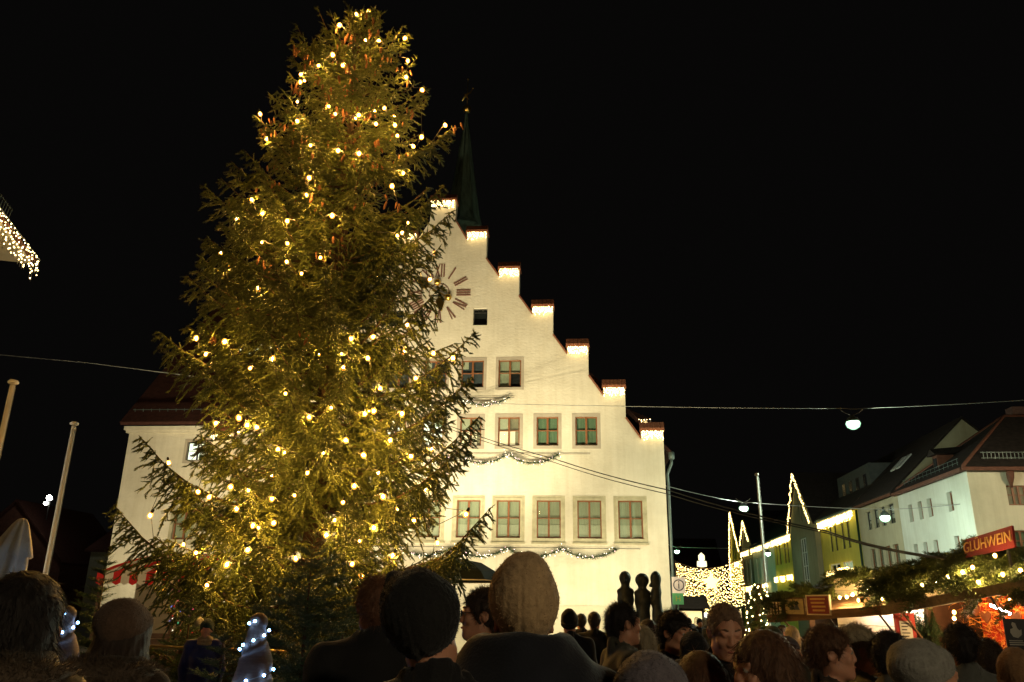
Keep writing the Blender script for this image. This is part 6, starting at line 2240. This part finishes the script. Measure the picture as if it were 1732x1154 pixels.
def hair_short(recede=0.0, fluff=0.0):
    s = SDF((-0.15, -0.17, 1.45), (0.15, 0.18, 1.82), 0.0072)
    s.ell((0, 0.022, 1.664), (0.081 + fluff, 0.101 + fluff, 0.098 + fluff), 0.0)
    s.cap((0, 0.075, 1.60), (0, 0.06, 1.545), 0.05, 0.03, 0.02)
    for q in (-1, 1):
        s.cap((q * 0.074, -0.03, 1.66), (q * 0.073, -0.028, 1.62), 0.011, 0.005, 0.01)
    s.ell((0, -0.12, 1.585 + 0.028 * recede), (0.13, 0.105, 0.115), 0.004, 'sub')       # the face stays free
    for q in (-1, 1):
        s.ell((q * 0.09, 0.0, 1.615), (0.03, 0.034, 0.042), 0.004, 'sub')
        if recede:
            s.ell((q * 0.045, -0.1, 1.735), (0.03, 0.055 * recede, 0.04), 0.008, 'sub')
    s.wrinkle(lambda X, Y, Z: 0.0022 * np.sin(60 * np.arctan2(X, Y - 0.02 + 1e-4) + 30 * Z) + 0.0018 * np.sin(X * 190 + 90 * Y))
    return s.mesh()
def hair_long(length=0.28, fluff=0.012, fringe=True):
    s = SDF((-0.2, -0.2, 1.2), (0.2, 0.22, 1.82), 0.009)
    s.ell((0, 0.022, 1.668), (0.084 + fluff, 0.104 + fluff, 0.099 + fluff), 0.0)
    for a in np.linspace(-1.75, 1.75, 13):
        p0 = np.array([0.072 * math.sin(a), 0.02 + 0.08 * math.cos(a), 1.68])
        p1 = np.array([0.092 * math.sin(a), 0.025 + 0.088 * math.cos(a), 1.55])
        p2 = np.array([0.105 * math.sin(a), 0.03 + 0.085 * math.cos(a), 1.68 - length])
        s.chain([p0, p1, p2], [0.034, 0.034, 0.02], 0.02)
    s.ell((0, -0.115, 1.575), (0.072, 0.09, 0.105 if fringe else 0.125), 0.006, 'sub')
    s.cap((0, 0.012, 1.2), (0, 0.0, 1.56), 0.055, 0.055, 0.01, 'sub')
    s.wrinkle(lambda X, Y, Z: 0.003 * np.sin(34 * np.arctan2(X, Y - 0.02 + 1e-4) + 6 * np.sin(Z * 13)) + 0.0018 * np.sin(X * 150 + 60 * Y + 12 * Z))
    return s.mesh()
def hat_knit(kind):
    s = SDF((-0.2, -0.2, 1.5), (0.2, 0.22, 1.9), 0.0078)
    if kind == 'peak':
        s.ell((0, 0.025, 1.675), (0.102, 0.124, 0.118), 0.0)
        s.cap((0.055, 0.0, 1.75), (0.07, -0.01, 1.785), 0.05, 0.02, 0.04)
        low = ((0, 0.03, 1.585), (0, -0.55, -1))
    elif kind == 'tall':
        s.ell((0, 0.025, 1.70), (0.096, 0.116, 0.125), 0.0)
        low = ((0, 0.02, 1.565), (0, -0.6, -1))
    elif kind == 'slouch':
        s.ell((0, 0.04, 1.69), (0.108, 0.13, 0.105), 0.0)
        s.ell((0, 0.1, 1.69), (0.085, 0.075, 0.075), 0.05)
        low = ((0, 0.02, 1.625), (0, -0.4, -1))
    else:
        s.ell((0, 0.022, 1.675), (0.092, 0.112, 0.113), 0.0)
        low = ((0, 0.02, 1.615), (0, -0.45, -1))
    s.wrinkle(lambda X, Y, Z: 0.0022 * np.sin(52 * np.arctan2(X, Y - 0.02 + 1e-4)) + 0.004 * np.sin(Z * 30 + X * 25 + 2 * np.sin(Y * 20)))
    s.cut(*low)
    if kind in ('tall', 'peak'):
        s.wrinkle(lambda X, Y, Z: 0.003 * np.exp(-(X / 0.007) ** 2) * (Y > 0.0))
        return s.mesh()
    # turned-up brim
    n = norm(np.array(low[1], float))
    c = np.array(low[0], float) - n * 0.022
    prev = None
    rx, ry = {'peak': (0.096, 0.116), 'tall': (0.088, 0.108), 'slouch': (0.09, 0.112)}.get(kind, (0.086, 0.107))
    t1 = np.array([1.0, 0, 0]); t2 = np.cross(n, t1)
    for a in np.linspace(0, 2 * math.pi, 25):
        p = c + t1 * rx * math.cos(a) + t2 * ry * math.sin(a) + np.array([0, 0.003, 0])
        if prev is not None:
            s.cap(prev - n * 0.02, p - n * 0.02, 0.011, 0.011, 0.004)
            s.cap(prev + n * 0.012, p + n * 0.012, 0.011, 0.011, 0.004)
        prev = p
    return s.mesh()
def scarf_tpl():
    s = SDF((-0.2, -0.2, 1.38), (0.2, 0.22, 1.62), 0.008)
    for zz, r in ((1.455, 0.095), (1.495, 0.088), (1.525, 0.078)):
        prev = None
        for a in np.linspace(0, 2 * math.pi, 21):
            p = np.array([r * math.cos(a), 0.015 + r * math.sin(a), zz + 0.012 * math.sin(a * 2 + zz * 40)])
            if prev is not None: s.cap(prev, p, 0.026, 0.026, 0.01)
            prev = p
    s.wrinkle(folds(0.003, 2.0))
    return s.mesh()
def fur_tpl():
    s = SDF((-0.3, -0.3, 1.3), (0.3, 0.34, 1.66), 0.011)
    prev = None
    for a in np.linspace(-2.5, 2.5, 25):
        p = np.array([0.15 * math.sin(a), 0.035 + 0.135 * math.cos(a), 1.475 + 0.025 * math.cos(a)])
        if prev is not None: s.cap(prev, p, 0.06, 0.06, 0.02)
        prev = p
    s.wrinkle(lambda X, Y, Z: 0.006 * np.sin(X * 70 + 3 * np.sin(Z * 50)) * np.sin(Z * 80 + Y * 60))
    return s.mesh()
TPL = {}
SHARED = {}
def tpl(name, fn, *a):
    if name not in TPL: TPL[name] = fn(*a)
    return TPL[name]
def strands(V, F, n, length, width, droop=0.4):
    """short hairs growing out of a surface -> V, F triangles"""
    idx = rng.integers(0, len(F), n)
    q = V[F[idx]]
    p = (q * rng.dirichlet((1, 1, 1, 1), n)[:, :, None]).sum(1)
    nr = norm(np.cross(q[:, 1] - q[:, 0], q[:, 3] - q[:, 0]))
    d = norm(nr + rng.normal(size=(n, 3)) * 0.45 - np.array([0, 0, droop]))
    sd = norm(np.cross(d, rng.normal(size=(n, 3)))) * width / 2
    L = length * rng.uniform(.5, 1.2, n)[:, None]
    VV = np.stack([p - sd, p + sd, p + d * L], 1).reshape(-1, 3)
    return VV, np.arange(n * 3).reshape(-1, 3)

CLOTH = {}
def cloth(name, c, rough=0.85, var=0.2, knit=False):
    return mat(name, c, rough, var, 9 if not knit else 40, bump=0.003 if not knit else 0.004, bscale=120 if not knit else 90, spec=0.2, sheen=0.15)
def hairmat(name, c):
    return mat(name, c, 0.5, 0.35, 12, stretch=(6, 6, 1.5), bump=0.003, bscale=120, spec=0.4)

def person(label, px, ytop, dist, face, coat, coat_m, top, top_m, female=False, yaw=0, pitch=0, roll=0, hat_h=0.0, lean=0.0, scarf=None, fur=None, legs_m=None, under=None, glasses=False, extra=None):
    """px, ytop: where the top of the head is seen; dist: metres from the camera along Y; face: 0 towards the camera, 180 away;
    yaw/pitch/roll turn the head on the neck"""
    ct = at(px, ytop, dist)
    ztop = ct[2]
    sc = ztop / (1.752 + hat_h)
    Rh = np.array(Matrix.Rotation(R(yaw), 3, 'Z') @ Matrix.Rotation(R(pitch), 3, 'X') @ Matrix.Rotation(R(roll), 3, 'Y'))
    fr_ = R(face)
    Rb = np.array(Matrix.Rotation(fr_, 3, 'Z'))
    Rl = np.array(Matrix.Rotation(R(lean), 3, 'X'))
    def pose(V, head=None):
        w = np.clip((V[:, 2] - 1.46) / 0.07, 0, 1)[:, None] if head is None else np.full((len(V), 1), head)
        P = V + ((V - NECK) @ Rh.T + NECK - V) * w
        if lean:
            hip = np.array([0, 0.02, 0.95])
            w2 = np.clip((V[:, 2] - 0.85) / 0.2, 0, 1)[:, None]
            P = P + ((P - hip) @ Rl.T + hip - P) * w2
        return P @ Rb.T * sc
    hd = pose(np.array([[0, 0.02, 1.70]]), 1.0)[0]
    base = np.array([ct[0] - hd[0], ct[1] - hd[1], 0.0])
    if lean or pitch or roll:          # keep the top of the head at its height
        pass
    facing = abs(((face + yaw + 180) % 360) - 180) < 120
    lod = 2 if dist > 8.5 else (0 if facing or top == 'short' else 1)
    hb = (0.0065, 0.01, 0.02)[lod]
    bt = tpl('body_%d_%d' % (female, lod), body_tpl, female, hb)
    me_name = 'person'
    o = np_mesh(me_name, pose(bt[0]) + base, bt[1], SKIN, None, base, smooth=True)
    tag(o, label, 'person', 'people in the market crowd')
    def child(name, t, m, head=None):
        return np_mesh(name, pose(t[0], head) + base, t[1], m, o, smooth=True)
    c = child('coat', tpl('coat_%s_%d_%d_%d' % (coat, female, lod == 2, dist < 3), coat_tpl, female, coat, 0.026 if lod == 2 else (0.0125 if dist < 3 else 0.0165)), coat_m, 0.0)
    for nm_, fn_, m_2 in (('trousers', legs_tpl, cloth('dark_denim', (0.02, 0.024, 0.035))), ('shoes', shoes_tpl, mat('black_leather', (0.015, 0.013, 0.012), 0.45))):
        if nm_ not in SHARED:
            t_ = tpl(nm_, fn_)
            first = np_mesh(nm_, t_[0], t_[1], m_2, None, (0, 0, 0), smooth=True)
            SHARED[nm_] = first.data
            bpy.data.objects.remove(first)
        place(nm_, SHARED[nm_], base, o, (0, 0, fr_), (sc, sc, sc))
    tops = {'short': ('hair', hair_short), 'short_receding': ('hair', lambda: hair_short(1.0)), 'short_full': ('hair', lambda: hair_short(0, 0.01)), 'long': ('hair', hair_long), 'bob': ('hair', lambda: hair_long(0.2, 0.016)),
            'beanie': ('knit_hat', lambda: hat_knit('plain')), 'beanie_peak': ('knit_hat', lambda: hat_knit('peak')), 'beanie_tall': ('knit_hat', lambda: hat_knit('tall')), 'beanie_slouch': ('knit_hat', lambda: hat_knit('slouch'))}
    nm, fn = tops[top]
    t0 = tpl('top_' + top, fn)
    tp = child(nm, t0, top_m, 1.0)
    if nm == 'hair':
        sv, sf = strands(t0[0], t0[1], 4200 if dist < 7 else 500, (0.016 if 'reced' in top else 0.03) if 'short' in top else 0.05, 0.002, 0.5 if 'short' in top else 1.6)
        np_mesh('hair_strands', pose(sv, 1.0) + base, sf, top_m, tp)
    elif dist < 6:
        sv, sf = strands(t0[0], t0[1], 2500, 0.007, 0.0018, 0.0)
        np_mesh('knit_fuzz', pose(sv, 1.0) + base, sf, top_m, tp)
    if under:
        t1 = tpl('top_' + under[0], tops[under[0]][1])
        child('hair', t1, under[1], 1.0)
    if scarf: child('scarf', tpl('scarf', scarf_tpl), scarf, 0.3)
    if fur:
        tf = tpl('fur', fur_tpl)
        cf = child('fur_collar', tf, fur, 0.0)
        sv, sf = strands(tf[0], tf[1], 9000, 0.028, 0.0025, 0.2)
        np_mesh('fur_strands', pose(sv, 0.0) + base, sf, fur, cf)
    if dist < 9 and facing:
        for q in (-1, 1):
            if pitch > 12:          # lids lowered
                continue
            b = MB(); b.sphere((q * 0.03, -0.0828, 1.6445), 0.0125, 8)
            e = np_mesh('eye', pose(np.array(b.v), 1.0) + base, np.array([f for f in b.f if len(f) == 4]), EYE, o, smooth=True)
            b = MB(); b.sphere((q * 0.03, -0.0925, 1.6435), 0.0045, 6)
            np_mesh('iris', pose(np.array(b.v), 1.0) + base, np.array([f for f in b.f if len(f) == 4]), IRIS, e, smooth=True)
        for q in (-1, 1):
            b = MB(); b.tube([(q * 0.016, -0.0925, 1.668), (q * 0.032, -0.0905, 1.674), (q * 0.048, -0.079, 1.668)], [0.004, 0.0045, 0.002], 5)
            np_mesh('eyebrow', pose(np.array(b.v), 1.0) + base, np.array([f for f in b.f if len(f) == 4]), under[1] if under else (top_m if nm == 'hair' else hairmat('brown_hair', (0.035, 0.02, 0.012))), o)
        b = MB(); b.tube([(-0.02, -0.0925, 1.571), (-0.008, -0.098, 1.5735), (0.008, -0.098, 1.5735), (0.02, -0.0925, 1.571)], [0.002, 0.0062, 0.0062, 0.002], 6)
        np_mesh('lips', pose(np.array(b.v), 1.0) + base, np.array([f for f in b.f if len(f) == 4]), LIP, o, smooth=True)
    if glasses:
        b = MB()
        for q in (-1, 1):
            b.tube([(q * 0.031 + 0.02 * math.cos(a), -0.102, 1.643 + 0.016 * math.sin(a)) for a in np.linspace(0, 6.283, 13)], 0.0018, 4)
            b.tube([(q * 0.051, -0.1, 1.646), (q * 0.076, -0.04, 1.648), (q * 0.078, 0.02, 1.645)], 0.0016, 4)
        np_mesh('glasses', pose(np.array(b.v), 1.0) + base, np.array([f for f in b.f if len(f) == 4]), IRON, o)
    if extra:
        extra(o, lambda P, h=1.0: pose(np.array(P, float), h) + base)
    return o

BLACKC = cloth('black_wool', (0.012, 0.012, 0.013))
NAVY = cloth('navy_jacket', (0.013, 0.015, 0.022))
OLIVE = cloth('olive_grey_jacket', (0.055, 0.056, 0.04))
GREYJ = cloth('grey_jacket', (0.10, 0.105, 0.095))
BROWNC = cloth('brown_coat', (0.045, 0.03, 0.02))
BLUEC = cloth('blue_anorak', (0.02, 0.03, 0.12))
BEIGEK = cloth('beige_fleece_hat', (0.45, 0.31, 0.165), knit=True)
BLACKK = cloth('black_knit', (0.012, 0.012, 0.012), knit=True)
BROWNK = cloth('brown_knit', (0.12, 0.075, 0.05), knit=True)
GREYK = cloth('grey_violet_knit', (0.13, 0.115, 0.135), knit=True)
GREENK = cloth('dark_green_knit', (0.02, 0.045, 0.035), knit=True)
LIGHTG = cloth('light_grey_knit', (0.25, 0.245, 0.22), knit=True)
FURB = hairmat('brown_fur', (0.09, 0.062, 0.04))
FURD = hairmat('dark_fur', (0.05, 0.04, 0.03))
HDARK = hairmat('dark_hair', (0.012, 0.008, 0.006))
HBROWN = hairmat('brown_hair', (0.035, 0.02, 0.012))
HCHEST = hairmat('chestnut_hair', (0.10, 0.045, 0.02))
HRED = hairmat('reddish_hair', (0.16, 0.07, 0.035))
HBLOND = hairmat('ash_blond_hair', (0.34, 0.28, 0.18))
HGREY = hairmat('greying_hair', (0.2, 0.12, 0.07))

def backpack_straps(o, place_):
    for q in (-1, 1):
        b = MB()
        pts = [(q * 0.11, 0.20, 1.12), (q * 0.10, 0.19, 1.32), (q * 0.085, 0.11, 1.475), (q * 0.09, 0.0, 1.485)]
        b.tube(pts, 0.009, 5)
        np_mesh('strap', place_(b.v, 0.0), np.array([f for f in b.f if len(f) == 4]), mat('grey_strap', (0.16, 0.14, 0.11), 0.6), o)
def cigarette(o, place_):
    b = MB(); b.tube([(0.005, -0.098, 1.568), (0.01, -0.16, 1.562)], 0.004, 6)
    np_mesh('cigarette', place_(b.v), np.array([f for f in b.f if len(f) == 4]), PAPER, o)
    b = MB(); b.sphere((0.0102, -0.162, 1.562), 0.0045, 6)
    np_mesh('ember', place_(b.v), np.array([f for f in b.f if len(f) == 4]), mat('ember', (0.5, 0.05, 0.02), 0.5, emit=(1, 0.15, 0.05), estr=12), o)

# the nearest row, seen from behind
person('person with long dark hair and fur-trimmed hood, closest to the folded parasol', 48, 982, 2.4, 168, 'hood', FURD, 'long', HDARK, True, fur=FURB)
person('person in brown knitted hat and fur collar beside the small fir', 222, 1012, 3.6, 172, 'hood', BROWNC, 'beanie_slouch', BROWNK, True, yaw=8, pitch=10, hat_h=0.05, fur=FURB, under=('bob', HBROWN))
person('person in black coat with short reddish hair behind the black beanie', 640, 979, 4.0, 200, 'slim', BLACKC, 'short', HRED)
person('man in black peaked beanie with bare neck, seen from behind', 714, 949, 2.38, 184, 'slim', BLACKC, 'beanie_peak', BLACKK, yaw=-8, roll=14, hat_h=0.055)
person('person wearing glasses with pink face beside the beige hat', 822, 1000, 4.6, -78, 'long', BROWNC, 'short_full', HBROWN, True, glasses=True)
person('tall person in beige fleece hat and black jacket with straps', 887, 936, 2.55, 182, 'parka', NAVY, 'beanie_tall', BEIGEK, hat_h=0.07, extra=backpack_straps)
person('person in a grey-violet knitted hat, seen from above behind the bowed man', 1100, 1092, 2.5, 165, 'hood', BROWNC, 'beanie_slouch', GREYK, True, pitch=-12, hat_h=0.05, under=('bob', HBLOND))
person('person with brown furry hood in front of the bowed man', 1184, 1112, 3.3, 190, 'hood', BROWNC, 'long', HCHEST, True, fur=FURB)
# the middle row
person('man with short dark hair and olive jacket, face turned to the street', 1050, 1022, 5.6, 105, 'slim', OLIVE, 'short', HDARK, yaw=8)
person('woman with ash blond hair between two dark-haired men', 1083, 1062, 6.4, 200, 'slim', BLACKC, 'long', HBLOND, True)
person('person with brown hair behind the ash blond woman', 1096, 1051, 7.6, 175, 'long', BROWNC, 'short_full', HBROWN)
person('dark-haired man with shadowed face beside the bowed man', 1140, 1037, 5.6, 42, 'slim', NAVY, 'short_full', HDARK, pitch=8)
person('person in black beanie directly behind the bowed man', 1173, 1067, 5.2, 185, 'slim', BLACKC, 'beanie', BLACKK, hat_h=0.04)
person('man with greying hair and black coat bowing his head towards the camera', 1225, 1022, 4.3, 6, 'long', BLACKC, 'short_receding', HGREY, pitch=16)
person('woman with long chestnut hair in profile holding a cigarette in her mouth', 1292, 1078, 3.1, -68, 'long', BLACKC, 'long', HCHEST, True, extra=cigarette)
person('person in grey-green hat behind the chestnut-haired woman', 1306, 1058, 7.2, 170, 'slim', OLIVE, 'beanie', cloth('moss_knit', (0.08, 0.09, 0.05), knit=True), hat_h=0.04)
person('person in dark grey hat just above the chestnut-haired woman', 1287, 1069, 7.6, 200, 'slim', BLACKC, 'beanie_slouch', cloth('charcoal_knit', (0.06, 0.055, 0.05), knit=True), hat_h=0.04)
person('small person in a mauve hat between chestnut hair and brown fringe', 1332, 1076, 8.0, 60, 'slim', GREYJ, 'beanie', GREYK, True, hat_h=0.04)
person('brown-haired person in profile before the stall with sign boards', 1397, 1064, 4.4, 75, 'slim', BROWNC, 'short_full', HCHEST, lean=0)
person('fair-haired person in profile looking towards the red notice board', 1446, 1062, 4.9, 82, 'slim', GREYJ, 'short_full', HBLOND, True)
person('dark-haired person leaning to the stall beside the light grey hat', 1503, 1074, 4.6, 130, 'slim', GREYJ, 'short_full', HDARK)
person('person in large light grey hat before the dark stall opening', 1560, 1078, 3.6, 100, 'puffy', GREYJ, 'beanie_slouch', LIGHTG, True, hat_h=0.05)
person('man with cropped dark hair and grey jacket before the red-lit stall', 1621, 1058, 5.0, 172, 'slim', GREYJ, 'short', HDARK)
person('person with tousled brown hair beside the cropped man', 1668, 1086, 5.6, 160, 'slim', BROWNC, 'short_full', HBROWN)
person('person in brown hat below the hen sign', 1716, 1094, 4.2, 140, 'slim', OLIVE, 'beanie', cloth('rust_knit', (0.2, 0.11, 0.05), knit=True), hat_h=0.04)
# farther away
person('child in blue anorak and green hat behind the barrier rail', 352, 1046, 10.6, 20, 'puffy', BLUEC, 'beanie', GREENK, True, hat_h=0.04, scarf=cloth('checked_scarf', (0.25, 0.2, 0.12)))
person('person in pale hat beside the child in blue anorak', 338, 1043, 12.8, 200, 'slim', BROWNC, 'beanie', LIGHTG, True, hat_h=0.04)
person('person with dark cap in front of the bright wall', 963, 1029, 9.6, 180, 'slim', BLACKC, 'beanie', BLACKK, hat_h=0.04)
person('distant dark head between two others before the bright wall', 983, 1040, 14, 185, 'slim', NAVY, 'short_full', HDARK)
person('distant dark-haired person close to the olive jacket', 1005, 1037, 12, 170, 'slim', BLACKC, 'short_full', HDARK)
person('small person far behind the ash blond woman', 1066, 1050, 11, 190, 'slim', NAVY, 'short', HBROWN)
farc = [(1164, 1044, 22), (1183, 1046, 26), (1192, 1044, 30), (1201, 1045, 24), (1212, 1046, 20), (1178, 1043, 34), (1207, 1042, 36), (1248, 1048, 20), (1338, 1058, 13), (1322, 1056, 15)]
for i, (x_, y_, d_) in enumerate(farc):
    person('tiny person in the distant crowd below the light curtain', x_, y_, d_, [180, 20, 90, 200, 300][i % 5], 'slim', [BLACKC, NAVY, BROWNC, GREYJ][i % 4], ['short_full', 'beanie', 'long'][i % 3], [HBROWN, BLACKK, HBLOND][i % 3], i % 2 == 0, hat_h=0.03)['group'] = 'distant crowd'
